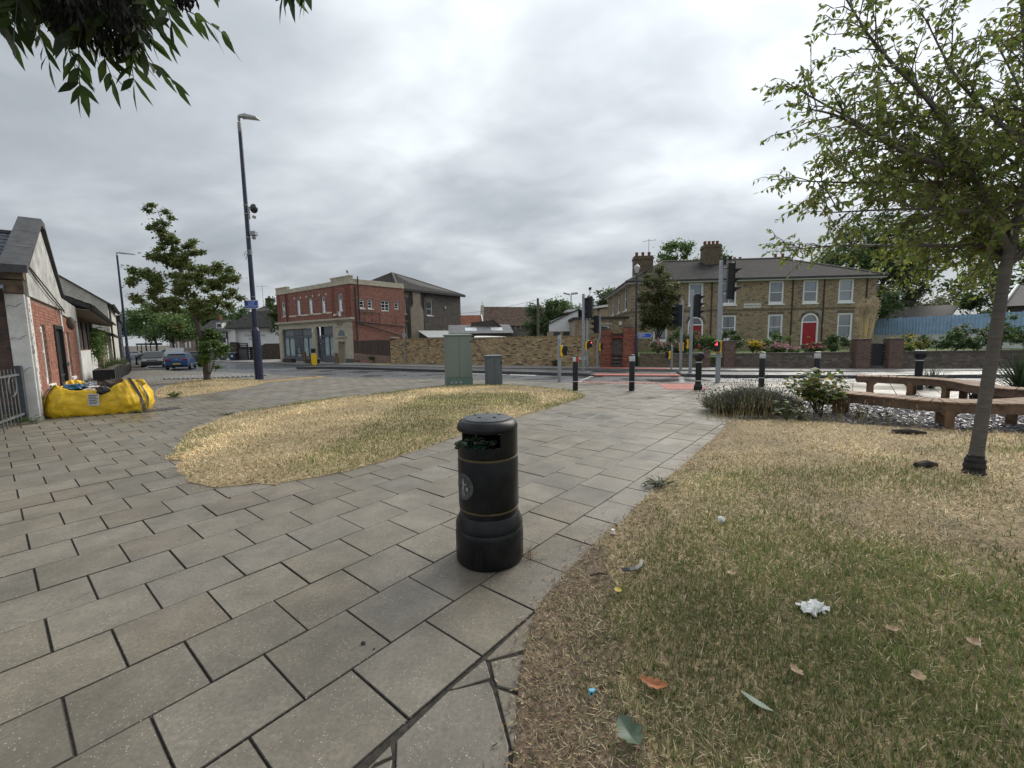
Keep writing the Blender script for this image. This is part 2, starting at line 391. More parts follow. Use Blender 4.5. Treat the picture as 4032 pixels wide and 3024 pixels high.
M_ASPH = mat('asphalt', (.055, .057, .062), .42, var=.22, scale=60, bump=.25, bscale=160, dirt=(.085, .086, .09, .8), dirt_scale=.35, rvar=.24, spec=.5)
M_ASPH2 = mat('asphalt_dark', (.04, .041, .045), .5, var=.25, scale=60, bump=.25, bscale=160, dirt=(.065, .066, .07, .7), dirt_scale=.5, rvar=.15)
M_SOIL = mat('soil', (.10, .085, .06), .95, var=.4, scale=3)
M_KERB = mat('kerb_concrete', (.20, .20, .19), .6, var=.2, scale=14, dirt=(.10, .10, .10, .7))
M_KERBD = mat('kerb_dark', (.075, .078, .083), .5, var=.25, scale=14, dirt=(.04, .04, .043, .7))
M_WLINE = mat('road_paint', (.62, .62, .60), .6, var=.15, scale=25, dirt=(.25, .25, .25, .8), dirt_scale=9)
M_PAVEF = mat('far_paving', (.27, .255, .235), .6, var=.15, scale=5, dirt=(.18, .17, .16, .7), dirt_scale=.9)
M_MORT = mat('sand_bed', (.042, .036, .029), .95, var=.4, scale=30)
KERB = [(-78, 84.5), (-52, 59.5), (-40.5, 46.3), (-33.4, 39.0), (-24.7, 32.3), (-14.68, 22.9), (-11.42, 20.82), (-8.57, 19.21), (-3.29, 17.35), (-.33, 16.44), (1.69, 15.35), (5.04, 14.3), (7.65, 14.35), (10.95, 14.1), (15.3, 13.5), (30, 11.2)]
LB_A = (-10.13, 9.02); LB_D = (-.6534, .7570); LB_N = (.7570, .6534)     # frontage of the left-hand houses
PLAZA = KERB[::-1] + [(-75.5, 84.8), (-10.2, 9.0), (-26, -5), (30, -5)]
gp = [(-700, -60), (700, -60), (700, 900), (-700, 900)]
sheet('ground', gp, -.32, M_SOIL, step=20)
sheet('road', [(-95, 70), (-24, 18), (-8, 15), (6, 12.5), (40, 8.5), (60, 10), (60, 24), (-6, 40), (-30, 62), (-60, 120), (-150, 175), (-160, 120)], -.12, M_ASPH, step=6)
LAWN_L = smooth_poly([(-5.17, 6.43), (-4.5, 5.45), (-3.6, 4.62), (-3.05, 4.55), (-2.52, 4.72), (-1.79, 5.19), (-.92, 6.76), (.12, 8.53), (1.42, 10.43), (2.02, 11.3), (1.84, 12.53), (.37, 13.96), (-.73, 14.54), (-2.45, 14.35), (-3.77, 12.89), (-5.08, 11.37), (-5.99, 9.95), (-6.29, 8.81), (-5.91, 7.65)])
LAWN_T = smooth_poly([(-10.2, 12.19), (-11.59, 13.61), (-12.77, 15.32), (-14.1, 18.28), (-13.2, 19.3), (-10.12, 17.6), (-9.43, 15.78), (-9.59, 13.97), (-9.8, 12.64)], 1)
_j = np.random.default_rng(2); LAWN_L = [(x + _j.normal(0, .05), y + _j.normal(0, .05)) for x, y in LAWN_L]
LAWN_R = [(-.12, .2), (-.02, 1.41), (.0, 1.69), (.03, 1.93), (.13, 2.36), (.3, 2.65), (.64, 3.16), (1.34, 4.11), (2.15, 5.18), (3.5, 6.97), (4.0, 7.8), (5.16, 7.86), (6.05, 7.36), (6.84, 6.91), (7.96, 6.48), (13, 5.0), (13, -4), (0, -4)]
SLATE = [(4.3, 7.95), (5.16, 7.8), (6.05, 7.3), (6.84, 6.85), (7.96, 6.42), (13, 4.9), (14, 8.2), (10.4, 9.2), (8.4, 9.7), (6.9, 9.9), (5.2, 9.2)]
pave = sheet('pavement', PLAZA, -.010, M_MORT, step=4, skirt=.2)

def slab_material():
    m = bpy.data.materials.new('concrete_slab'); m.use_nodes = True; nt = m.node_tree; N = nt.nodes; L = nt.links; b = N['Principled BSDF']
    g = N.new('ShaderNodeNewGeometry'); at = N.new('ShaderNodeAttribute'); at.attribute_name = 'Col'
    def noise(s, d=6, r=.6):
        n = N.new('ShaderNodeTexNoise'); n.inputs['Scale'].default_value = s; n.inputs['Detail'].default_value = d; n.inputs['Roughness'].default_value = r; L.new(g.outputs['Position'], n.inputs[0]); return n.outputs[0]
    def rng_(src, a, b_, c, d):
        n = N.new('ShaderNodeMapRange'); L.new(src, n.inputs[0]); n.inputs[1].default_value = a; n.inputs[2].default_value = b_; n.inputs[3].default_value = c; n.inputs[4].default_value = d; return n.outputs[0]
    def mul(v, k):
        n = N.new('ShaderNodeVectorMath'); n.operation = 'SCALE'; L.new(v, n.inputs[0]); L.new(k, n.inputs['Scale']); return n.outputs[0]
    def mixc(f, a, col):
        n = N.new('ShaderNodeMix'); n.data_type = 'RGBA'; L.new(f, n.inputs[0]); L.new(a, n.inputs[6]); n.inputs[7].default_value = (*col, 1); return n.outputs[2]
    c = mul(at.outputs['Color'], rng_(noise(3.2), .3, .7, .78, 1.2)); c = mul(c, rng_(noise(46, 3), .3, .7, .8, 1.2))
    c = mixc(rng_(noise(1.3, 8, .72), .46, .68, 0, .75), c, (.092, .083, .062))                       # damp and lichen patches
    v = N.new('ShaderNodeTexVoronoi'); v.inputs['Scale'].default_value = 62; L.new(g.outputs['Position'], v.inputs[0])
    vm = rng_(v.outputs['Distance'], .1, .2, 1, 0); pn = rng_(noise(7, 3), .42, .6, 0, .9)
    mm = N.new('ShaderNodeMath'); mm.operation = 'MULTIPLY'; L.new(vm, mm.inputs[0]); L.new(pn, mm.inputs[1]); c = mixc(mm.outputs[0], c, (.52, .49, .43))   # worn aggregate
    v2 = N.new('ShaderNodeTexVoronoi'); v2.inputs['Scale'].default_value = 70; L.new(g.outputs['Position'], v2.inputs[0])
    mm2 = N.new('ShaderNodeMath'); mm2.operation = 'MULTIPLY'; L.new(rng_(v2.outputs['Distance'], .08, .16, 1, 0), mm2.inputs[0]); L.new(rng_(noise(9, 2), .5, .6, 0, .7), mm2.inputs[1]); c = mixc(mm2.outputs[0], c, (.05, .045, .04))
    v3 = N.new('ShaderNodeTexVoronoi'); v3.inputs['Scale'].default_value = 3.4; L.new(g.outputs['Position'], v3.inputs[0]); c = mixc(rng_(v3.outputs['Distance'], .05, .065, .55, 0), c, (.075, .068, .058))   # trodden gum
    L.new(c, b.inputs['Base Color']); L.new(rng_(noise(.45, 5), .36, .6, .26, .74), b.inputs['Roughness'])
    bp = N.new('ShaderNodeBump'); bp.inputs['Strength'].default_value = .3; bp.inputs['Distance'].default_value = .006; L.new(noise(120, 3), bp.inputs['Height']); L.new(bp.outputs[0], b.inputs['Normal'])
    return m
M_SLAB = slab_material()
def clip(poly, p, n):
    out = []
    for i in range(len(poly)):
        a, b = poly[i], poly[(i + 1) % len(poly)]; da = (a[0] - p[0]) * n[0] + (a[1] - p[1]) * n[1]; db = (b[0] - p[0]) * n[0] + (b[1] - p[1]) * n[1]
        if da >= 0: out.append(a)
        if (da >= 0) != (db >= 0): t = da / (da - db); out.append((a[0] + (b[0] - a[0]) * t, a[1] + (b[1] - a[1]) * t))
    return out
SLAB_PAL = [(.168, .146, .110), (.182, .157, .120), (.152, .134, .104), (.190, .167, .130), (.160, .135, .101), (.172, .153, .122)]
CUTS = [((-.64, 1.80), (-.02, 2.06))]
def paving():
    th = R(50.92); u = (math.cos(th), math.sin(th)); jd = (math.sin(th), -math.cos(th)); L_ = .45; W_ = .445; o = (-3.093, 2.607)
    cells = []
    for j in range(-95, 60):
        off = 0 if j % 2 else .5
        for i in range(-60, 110):
            cx = o[0] + u[0] * (i + off + .5) * L_ + jd[0] * (j + .5) * W_; cy = o[1] + u[1] * (i + off + .5) * L_ + jd[1] * (j + .5) * W_
            if cy < .4 or cy > 36 or cx > 20 or cx < -34: continue
            cells.append((i + off, j, cx, cy))
    C = np.array(cells); ok = inside(PLAZA, C[:, 2], C[:, 3]) | (edge_dist(PLAZA, C[:, 2], C[:, 3]) < .32)
    for lw, mg in ((LAWN_L, .34), (LAWN_T, .34), (LAWN_R, .34), (SLATE, .34)):
        ok &= ~(inside(lw, C[:, 2], C[:, 3]) & (edge_dist(lw, C[:, 2], C[:, 3]) > mg))
    # a ragged strip of cut pieces runs along the lawn near the foreground
    ok &= ~((C[:, 3] < 2.25) & (C[:, 1] >= 6))
    C = C[ok]; d = np.hypot(C[:, 2], C[:, 3]); vis = (np.abs(C[:, 2]) < 1.2 * C[:, 3]) & (C[:, 3] > 1.1); order = np.argsort(np.where(vis, d, d + 100)); rank = np.empty(len(C), int); rank[order] = np.arange(len(C))
    meshes = {}
    kn = []
    for (x1, y1), (x2, y2) in zip(KERB, KERB[1:]):
        l = math.hypot(x2 - x1, y2 - y1); kn.append(((x1, y1), ((y2 - y1) / l, -(x2 - x1) / l), (x2, y2)))
    vs = []; cs = []; g1 = .0034; g2 = .0034; bv = .0035
    for k, (i, j, cx, cy) in enumerate(C):
        z = rnd.uniform(-.0025, .0025); col = SLAB_PAL[rnd.randrange(6)]
        hx, hy = L_ / 2 - g1, W_ / 2 - g2
        base = [(-hx, -hy), (hx, -hy), (hx, hy), (-hx, hy)]
        if rank[k] < 296 and edge_dist(PLAZA, cx, cy) > .35:
            pi = rnd.randrange(6)
            if pi not in meshes:
                q = MB(); top = [(x * (1 - bv / hx), y * (1 - bv / hy), 0) for x, y in base]; mid = [(x, y, -bv) for x, y in base]; bot = [(x, y, -.05) for x, y in base]
                q.add(top + mid + bot, [(0, 1, 2, 3)] + [(4 + a, 4 + (a + 1) % 4, (a + 1) % 4, a) for a in range(4)] + [(8 + a, 8 + (a + 1) % 4, 4 + (a + 1) % 4, 4 + a) for a in range(4)], SLAB_PAL[pi])
                me = bpy.data.meshes.new('paving_slab'); me.from_pydata(q.v, [], q.f); me.update(); at = me.attributes.new('Col', 'FLOAT_COLOR', 'FACE'); at.data.foreach_set('color', [x for i_ in range(len(q.f)) for x in ((*SLAB_PAL[pi], 1) if i_ == 0 else (.045, .038, .03, 1))])
                me.materials.append(M_SLAB); meshes[pi] = me
            ob = bpy.data.objects.new('paving_slab', meshes[pi]); COL.objects.link(ob); ob.parent = pave; ob.location = (cx, cy, z); ob.rotation_euler = (rnd.gauss(0, .003), rnd.gauss(0, .003), th)
            continue
        w_ = [(cx + u[0] * x - jd[0] * y, cy + u[1] * x - jd[1] * y) for x, y in base]
        for p, n, e in kn:
            mx, my = (p[0] + e[0]) / 2, (p[1] + e[1]) / 2
            if math.hypot(mx - cx, my - cy) < math.hypot(e[0] - p[0], e[1] - p[1]) / 2 + .4: w_ = clip(w_, (p[0] + n[0] * .13, p[1] + n[1] * .13), n)
            if len(w_) < 3: break
        if len(w_) < 3: continue
        zz = lambda p: tz(p[0], p[1]) + z
        if len(w_) == 4:
            c0 = (sum(p[0] for p in w_) / 4, sum(p[1] for p in w_) / 4); inn = [(p[0] + (c0[0] - p[0]) * .02, p[1] + (c0[1] - p[1]) * .02) for p in w_]
            vs += [(*p, zz(p)) for p in inn]; cs.append(col)
            for a in range(4): b = (a + 1) % 4; vs += [(*w_[a], zz(w_[a]) - .012), (*w_[b], zz(w_[b]) - .012), (*inn[b], zz(inn[b])), (*inn[a], zz(inn[a]))]; cs.append((.055, .047, .037))
        else:
            for a in range(1, len(w_) - 1): vs += [(*w_[0], zz(w_[0])), (*w_[a], zz(w_[a])), (*w_[a + 1], zz(w_[a + 1])), (*w_[a + 1], zz(w_[a + 1]))]; cs.append(col)
    o_ = np_mesh('paving_slabs', vs, 4, cs, M_SLAB, pave); stuff(o_)
    # cut pieces by the lawn
    for pl in ([(-.15, 1.96), (.12, 2.32), (.10, 2.18), (.07, 2.1), (.05, 2.02), (-.14, 1.95)], [(-.30, 1.785), (-.16, 1.95), (-.15, 1.94), (-.122, 1.84), (-.295, 1.775)],
               [(-.125, 1.935), (.05, 1.985), (.05, 1.87), (.04, 1.75), (-.09, 1.79), (-.11, 1.86)], [(-.48, 1.53), (-.31, 1.765), (-.13, 1.815), (-.108, 1.77), (-.035, 1.5), (-.04, 1.3), (-.44, 1.3), (-.455, 1.43)],
               [(-.09, 1.775), (.04, 1.72), (.03, 1.45), (-.022, 1.49)], [(-.62, 1.33), (-.5, 1.51), (-.482, 1.47), (-.54, 1.44)], [(-.60, 1.30), (-.53, 1.425), (-.475, 1.455), (-.46, 1.30)]):
        a = sum(pl[i][0] * pl[(i + 1) % len(pl)][1] - pl[(i + 1) % len(pl)][0] * pl[i][1] for i in range(len(pl)))
        if a < 0: pl = pl[::-1]
        MB().prism(pl, -.05, rnd.uniform(-.002, .002), SLAB_PAL[rnd.randrange(6)]).build('cut_slab', M_SLAB, pave, bevel=.005)
paving()

# ---- kerb stones
def kerb(name, line, z, m, width=.13, h=.16, length=.9, inner=1):
    root = None; pts = [Vector((x, y, 0)) for x, y in line]; mb = MB().box(-length / 2 + .005, length / 2 - .005, -width / 2, width / 2, -h, 0)
    me = None; run = 0
    base = MB()
    for a, b in zip(pts, pts[1:]):
        d = (b - a); n = Vector((-d.y, d.x, 0)).normalized() * (width / 2 - .01)
        base.add([(*(p + s * n).xy, tz(p.x, p.y) + z - q) for q in (.02, h + .1) for p, s in ((a, -1), (b, -1), (b, 1), (a, 1))], [(0, 1, 2, 3), (0, 4, 5, 1), (2, 6, 7, 3), (1, 5, 6, 2), (3, 7, 4, 0)])
    root = struct(base.build(name, M_MORT))
    for a, b in zip(pts, pts[1:]):
        d = b - a; L_ = d.length; n = max(1, round(L_ / length)); st = L_ / n
        for k in range(n):
            c = a + d * ((k + .5) / n)
            if c.length > 60: continue
            if me is None:
                o = mb.build('kerb_stone', m, root); me = o.data
            else: o = bpy.data.objects.new('kerb_stone', me); COL.objects.link(o); o.parent = root
            s0, s1 = tz(*(a + d * (k / n)).xy), tz(*(a + d * ((k + 1) / n)).xy)
            o.location = (c.x, c.y, tz(c.x, c.y) + z + rnd.uniform(-.002, .003)); o.rotation_euler = (0, -math.atan2(s1 - s0, st), math.atan2(d.y, d.x)); o.scale = (st / length, 1, 1)
    return root
kerb('kerb', KERB[2:], .006, M_KERB)
# central island (dark kerb) in two lengths with the crossing between them
ISL1 = [(-14.6, 28.9), (-12.6, 27.9), (-3.71, 22.5), (-.19, 20.65), (2.12, 19.45), (3.46, 18.75)]
ISL2 = [(7.15, 17.85), (9.0, 17.0), (13.0, 16.1), (19, 15.4), (32, 13.5)]
def band(line, wdt): return [(x, y) for x, y in line] + [(x + .25 * wdt, y + wdt) for x, y in reversed(line)]
sheet('traffic_island', band(ISL1[:1] + ISL1[1:], 1.5), 0, M_ASPH2, step=3, skirt=.15)
sheet('traffic_island', band(ISL2, 1.5), 0, M_ASPH2, step=3, skirt=.15)
sheet('traffic_island', [(3.46, 18.75), (7.15, 17.85), (7.52, 19.35), (3.83, 20.25)], -.075, M_ASPH2, step=3, skirt=.06)
kerb('island_kerb', ISL1, .004, M_KERBD); kerb('island_kerb', ISL2, .004, M_KERBD)
# far pavement along the walls
FARK = [(-26.5, 46.8), (-21, 42.0), (-15.2, 36.8), (-12.5, 31.6), (-8.3, 27.3), (-4.04, 24.9), (-.21, 23.4), (2.46, 22.5), (4.3, 21.75), (8.07, 20.3), (10.1, 19.2), (14.5, 18.0), (21.14, 17.0), (33, 15.2)]
FARP = FARK + [(33, 18.6), (20.6, 18.4), (15.6, 19.3), (11.05, 21.05), (4.8, 23.3), (-8.25, 29.4), (-15.0, 40.3), (-27.2, 49.3)]
pf = sheet('far_pavement', FARP[::-1], 0, M_PAVEF, step=4, skirt=.16)
kerb('far_kerb', FARK, .005, M_KERB, length=.95)
sheet('inn_forecourt', [(-50, 65), (-36, 54.5), (-27, 47.5), (-28, 50), (-31, 58), (-43, 71)], -.03, M_PAVEF, step=6, skirt=.1)
# ---- road markings
def mark(poly, z=-.114, m=None, name='road_marking'): sheet(name, poly, z, m or M_WLINE, flat=True)
def stripe(a, b, w_, z=-.1145):
    d = Vector((b[0] - a[0], b[1] - a[1])); n = Vector((-d.y, d.x)).normalized() * w_ / 2
    mark([(a[0] - n.x, a[1] - n.y), (b[0] - n.x, b[1] - n.y), (b[0] + n.x, b[1] + n.y), (a[0] + n.x, a[1] + n.y)], z)
stripe((-2.6, 21.35), (-.2, 20.1), .15); stripe((-.1, 20.05), (1.1, 19.45), .28)
stripe((9.3, 16.5), (13.1, 15.55), .12); stripe((13.6, 15.45), (24, 14.0), .12)
stripe((-18.5, 30.8), (-14.9, 28.9), .15); stripe((-26, 36.2), (-20.5, 32.6), .15); stripe((-34, 47), (-27, 41.5), .15)
stripe((-6.2, 19.5), (-4.4, 18.8), .1); stripe((-3.4, 18.5), (-1.6, 17.9), .1)
for k in range(7):
    t = k / 6
    for a, b in (((2.25, 15.6), (3.45, 18.45)), ((5.95, 14.75), (7.05, 17.6))):
        x, y = a[0] + (b[0] - a[0]) * t, a[1] + (b[1] - a[1]) * t; mark([(x - .1, y - .1), (x + .1, y - .1), (x + .1, y + .1), (x - .1, y + .1)], -.1145)
# ---- tactile paving, one slab at a time
M_TACT = mat('red_tactile', (.47, .16, .125), .65, var=.16, scale=20, dirt=(.30, .12, .10, .6), dirt_scale=4)
M_BUFF = mat('buff_tactile', (.55, .36, .12), .65, var=.14, scale=18, dirt=(.30, .24, .14, .6), dirt_scale=3)
TM = {}
def tactile(name, corner, ang, nx, ny, z, m, par, sz=.4, ribs=False):
    if (name, ribs) not in TM:
        q = MB(); h = sz / 2 - .004; q.box(-h, h, -h, h, -.04, 0)
        if ribs:
            for k in range(4): y = -h + (k + .5) * 2 * h / 4; q.box(-h + .01, h - .01, y - .02, y + .02, -.001, .006)
        else:
            for a in range(6):
                for b in range(6):
                    q.lathe([(.0125, -.001), (.010, .005)], 6, (-h + (a + .5) * 2 * h / 6, -h + (b + .5) * 2 * h / 6, 0))
        me = bpy.data.meshes.new('tactile_slab'); me.from_pydata(q.v, [], q.f); me.update(); me.materials.append(m); TM[(name, ribs)] = me
    c, s = math.cos(ang), math.sin(ang)
    for i in range(nx):
        for j in range(ny):
            o = bpy.data.objects.new('tactile_slab', TM[(name, ribs)]); COL.objects.link(o); o.parent = par
            x, y = (i + .5) * sz, (j + .5) * sz; X, Y = corner[0] + c * x - s * y, corner[1] + s * x + c * y
            o.location = (X, Y, tz(X, Y) + z + rnd.uniform(0, .003)); o.rotation_euler.z = ang
tactile('red', (4.62, 12.60), R(-9), 3, 4, .006, M_TACT, pave); 
tactile('red', (2.2, 15.02), R(-17), 9, 1, .004, M_TACT, pave, sz=.3)
tactile('red', (3.62, 18.62), R(-13.6), 9, 2, -.066, M_TACT, bpy.data.objects['traffic_island.002'])
tactile('red', (4.55, 21.62), R(-21), 8, 2, .008, M_TACT, pf); tactile('red', (4.7, 22.42), R(-21), 3, 1, .008, M_TACT, pf)
tactile('buff', (-9.95, 16.7), R(56), 7, 1, .006, M_BUFF, pave, ribs=True)
tactile('buff', (-10.05, 30.25), R(-38), 5, 1, .008, M_BUFF, pf, ribs=True)
# ---- cobbles by the far lawn
def cobbles():
    c = [(-15.8, 18.9), (-13.9, 18.9), (-12.2, 19.6), (-11.4, 20.2), (-13.6, 21.2), (-15.6, 20.6)]; q = MB(); n = 0
    bed = sheet('cobble_bed', c, .002, mat('cobble_mortar', (.16, .15, .14), .9, var=.3), flat=True)
    sh = []
    for k in range(5):
        me_ = MB().blob((0, 0, 0), (.105, .075, .055), 8, 5, .12); me = bpy.data.meshes.new('cobble'); me.from_pydata(me_.v, [], me_.f); me.update(); me.materials.append(mat('cobble_stone', (.30, .29, .28), .6, var=.35, scale=9)); me.polygons.foreach_set('use_smooth', [True] * len(me.polygons)); sh.append(me)
    for a in np.arange(-16, -11, .215):
        for b in np.arange(18.7, 21.4, .165):
            x, y = a + rnd.uniform(-.03, .03), b + rnd.uniform(-.02, .02)
            if inside(c, x, y) and edge_dist(c, x, y) > .06 and n < 290:
                n += 1; o = bpy.data.objects.new('cobble', rnd.choice(sh)); COL.objects.link(o); o.parent = bed; o.location = (x, y, tz(x, y) + .02); o.rotation_euler.z = rnd.uniform(-.3, .3)
cobbles()

# ================================================================== grass
def vnoise(x, y, s, seed=0):
    r = np.random.default_rng(seed); G = r.random((64, 64)); x = np.asarray(x) * s + 100; y = np.asarray(y) * s + 100
    xi = np.floor(x).astype(int); yi = np.floor(y).astype(int); fx = x - xi; fy = y - yi; fx = fx * fx * (3 - 2 * fx); fy = fy * fy * (3 - 2 * fy)
    g = lambda a, b: G[a % 64, b % 64]
    return (g(xi, yi) * (1 - fx) + g(xi + 1, yi) * fx) * (1 - fy) + (g(xi, yi + 1) * (1 - fx) + g(xi + 1, yi + 1) * fx) * fy
def lawn_z(poly, k=.10):
    def f(x, y):
        d = edge_dist(poly, x, y); return k * (1 - np.exp(-d / .7)) + .012 * (vnoise(x, y, 1.5, 3) - .5)
    return f
M_TURF = mat('turf', (.46, .36, .21), .95, var=.3, scale=22, col2=(.20, .15, .075), dirt=(.17, .155, .06, .6), dirt_scale=1.6, bump=.6, bscale=60)
M_TURF2 = mat('worn_turf', (.42, .32, .18), .95, var=.3, scale=26, col2=(.13, .10, .055), dirt=(.085, .065, .04, .8), dirt_scale=2.1, bump=.6, bscale=70)
M_BLADE = mat('grass_blade', attr=True, rough=.75, var=0, transl=.25)
def lawn(name, poly, m, green, label_, zk, dens, step=.5, edge_litter=False, view=True):
    zf = lawn_z(poly, zk); o = sheet(name, poly, .004, m, step=step, zf=lambda x, y: float(zf(x, y)), skirt=.05)
    xs = [p[0] for p in poly]; ys = [p[1] for p in poly]; pts = []
    for y0 in np.arange(min(ys), max(ys), .5):
        for x0 in np.arange(min(xs), max(xs), .5):
            cx, cy = x0 + .25, y0 + .25; d = math.hypot(cx, cy)
            if cy < -.5 or abs(cx) > 2.2 * max(cy, 0) + 2.5: continue
            n = int(.25 * dens(max(d, 1)) * (1 if cy > .7 and abs(cx) < 1.32 * cy + .6 else .3))
            if n: pts.append(np.stack([x0 + rng.random(n) * .5, y0 + rng.random(n) * .5], 1))
    p = np.concatenate(pts); k = inside([(x, y) for x, y in poly], p[:, 0], p[:, 1]); p = p[k]; x, y = p.T; n = len(p); d = np.hypot(x, y)
    ed = edge_dist(poly, x, y)
    z = zf(x, y) + np.array([tz(a, b) for a, b in zip(x, y)]) + .002
    gr = green(x, y); isg = rng.random(n) < gr
    pc = vnoise(x, y, 1.1, 9); pc2 = vnoise(x, y, 4.1, 5)
    keep = rng.random(n) < np.where(isg, .55, .2) + 1.1 * pc2 * (.4 + 1.0 * vnoise(x, y, 1.9, 14))
    if edge_litter: keep &= rng.random(n) < np.clip(.35 + ed * 1.1, 0, 1)
    az = rng.random(n) * 2 * np.pi; lean = np.where(isg, rng.uniform(.1, 1.1, n), rng.uniform(.85, 1.52, n))
    ln = np.where(isg, rng.uniform(.02, .07, n), rng.uniform(.02, .08, n) * rng.uniform(.6, 1.2, n)) * (1 + .3 * (pc - .5)); ln *= np.clip(.8 + d * .03, .8, 1.15)
    wd = rng.uniform(.0011, .0027, n) * np.clip(.7 + d * .17, .9, 2.8)
    dx, dy = np.cos(az) * np.sin(lean) * ln, np.sin(az) * np.sin(lean) * ln; dz = np.cos(lean) * ln
    px_, py_ = -np.sin(az + rng.normal(0, .6, n)) * wd, np.cos(az) * wd
    A = np.stack([x - px_, y - py_, z], 1); B = np.stack([x + px_, y + py_, z], 1)
    m1 = np.stack([x + dx * .5, y + dy * .5, z + dz * .62], 1); pw = np.stack([px_, py_, 0 * px_], 1) * .75
    T = np.stack([x + dx, y + dy, z + dz], 1)
    V = np.stack([A, B, m1 + pw, m1 - pw, m1 - pw, m1 + pw, T, T], 1)
    straw = np.array([(.66, .52, .31), (.76, .65, .43), (.50, .37, .20), (.33, .23, .125), (.70, .58, .38)]); grn = np.array([(.15, .195, .05), (.20, .23, .075), (.105, .15, .042), (.26, .25, .10)])
    c = np.where(isg[:, None], grn[rng.integers(0, 4, n)], straw[rng.integers(0, 5, n)]) * rng.uniform(.75, 1.2, (n, 1))
    c *= (.70 + .75 * pc * (.5 + vnoise(x, y, 2.7, 33)))[:, None]
    if edge_litter: f = np.clip(1 - ed / .35, 0, 1)[:, None] * .45 * (~isg)[:, None]; c = c * (1 - f) + np.array((.13, .085, .05)) * f
    V = V[keep].reshape(-1, 3); c = np.repeat(c[keep], 2, 0)
    g = np_mesh('grass', V, 4, c, M_BLADE); stuff(g); g['label'] = label_; g['category'] = 'grass'
    return o, zf
def green_L(x, y): return .04 + .38 * np.clip((vnoise(x, y, .55, 21) - .55) * 4, 0, 1) + .55 * np.clip(1 - edge_dist(LAWN_L, x, y) / .35, 0, 1) * (y > 9.5)
def green_R(x, y):
    near = np.clip((2.9 - np.hypot(x - 1.8, y - .6)) / 1.9, 0, 1); ed = edge_dist(LAWN_R, x, y)
    return np.clip(.08 + .44 * near * np.clip(ed / .6, .1, 1) + .34 * np.clip((vnoise(x, y, .9, 4) - .5) * 3, 0, 1) * np.clip(ed / .4, .2, 1) - .25 * (y > 5.5), 0.02, .92)
lawnL, zL = lawn('lawn', LAWN_L, M_TURF, green_L, 'dry straw coloured grass of the rounded lawn behind the litter bin', .09, lambda d: 5200 if d < 8 else 3000)
lawnT, zT = lawn('lawn', LAWN_T, M_TURF, lambda x, y: .06 + .4 * np.clip((vnoise(x, y, .8, 2) - .6) * 4, 0, 1), 'dry straw coloured grass round the small street tree', .07, lambda d: 800)
lawnR, zR = lawn('lawn', LAWN_R, M_TURF2, green_R, 'patchy green and brown grass beside the slab path and the wooden benches', .05, lambda d: 17000 if d < 2.6 else (11000 if d < 4 else (5500 if d < 6.5 else 2800)), edge_litter=True)
SOIL = [(-.04, .9), (.0, 1.69), (.03, 1.93), (.13, 2.36), (.3, 2.65), (.62, 3.12), (.72, 3.05), (.6, 2.72), (.66, 2.45), (.5, 2.25), (.56, 1.95), (.42, 1.72), (.52, 1.45), (.36, 1.2), (.4, .9)]
sheet('bare_soil', smooth_poly(SOIL, 1), .009, mat('bare_soil', (.16, .115, .075), .95, var=.4, scale=30, bump=.7, bscale=90), step=.15, zf=lambda x, y: float(zR(x, y)))
# dry mown clippings and crumbs of bark along the lawn edge
def crumbs(poly, zf, n, x, y, wid, lab, out):
    ed = edge_dist(poly, x, y); ins = inside(poly, x, y)
    k = (ins & (rng.random(n) < np.exp(-(ed / wid) ** 2) * .8 + .05)) | (~ins & (rng.random(n) < np.exp(-ed / out) * .55)); x, y, ins = x[k], y[k], ins[k]; n = len(x)
    z = np.where(ins, zf(x, y), 0) + .006; az = rng.random(n) * 6.28; l = rng.uniform(.006, .022, n); w_ = rng.uniform(.0015, .005, n); tl = rng.normal(0, .35, n)
    ux, uy = np.cos(az), np.sin(az); V = np.stack([np.stack([x + ux * a * l - uy * b * w_, y + uy * a * l + ux * b * w_, z + a * tl * l + .004], 1) for a, b in ((-1, 0), (0, -1), (1, 0), (0, 1))], 1)
    pal = np.array([(.20, .125, .065), (.30, .20, .11), (.11, .07, .04), (.42, .32, .18), (.06, .045, .03), (.48, .40, .27)])
    g = np_mesh('lawn_litter', V.reshape(-1, 3), 4, pal[rng.integers(0, 6, n)] * rng.uniform(.7, 1.2, (n, 1)), M_BLADE); stuff(g); g['label'] = lab; g['category'] = 'litter'
_y = .9 + 7.1 * rng.random(90000) ** 1.8
crumbs(LAWN_R, zR, 90000, rng.uniform(-.15, 4.5, 90000), _y, np.where(_y < 2.9, .42, .2), 'brown bark crumbs and dry clippings along the edge of the slab path', .05)
crumbs(LAWN_L, zL, 60000, rng.uniform(-6.8, 2.4, 60000), rng.uniform(4.3, 12, 60000), .12, 'brown crumbs and dry clippings spilling round the rounded lawn', .09)
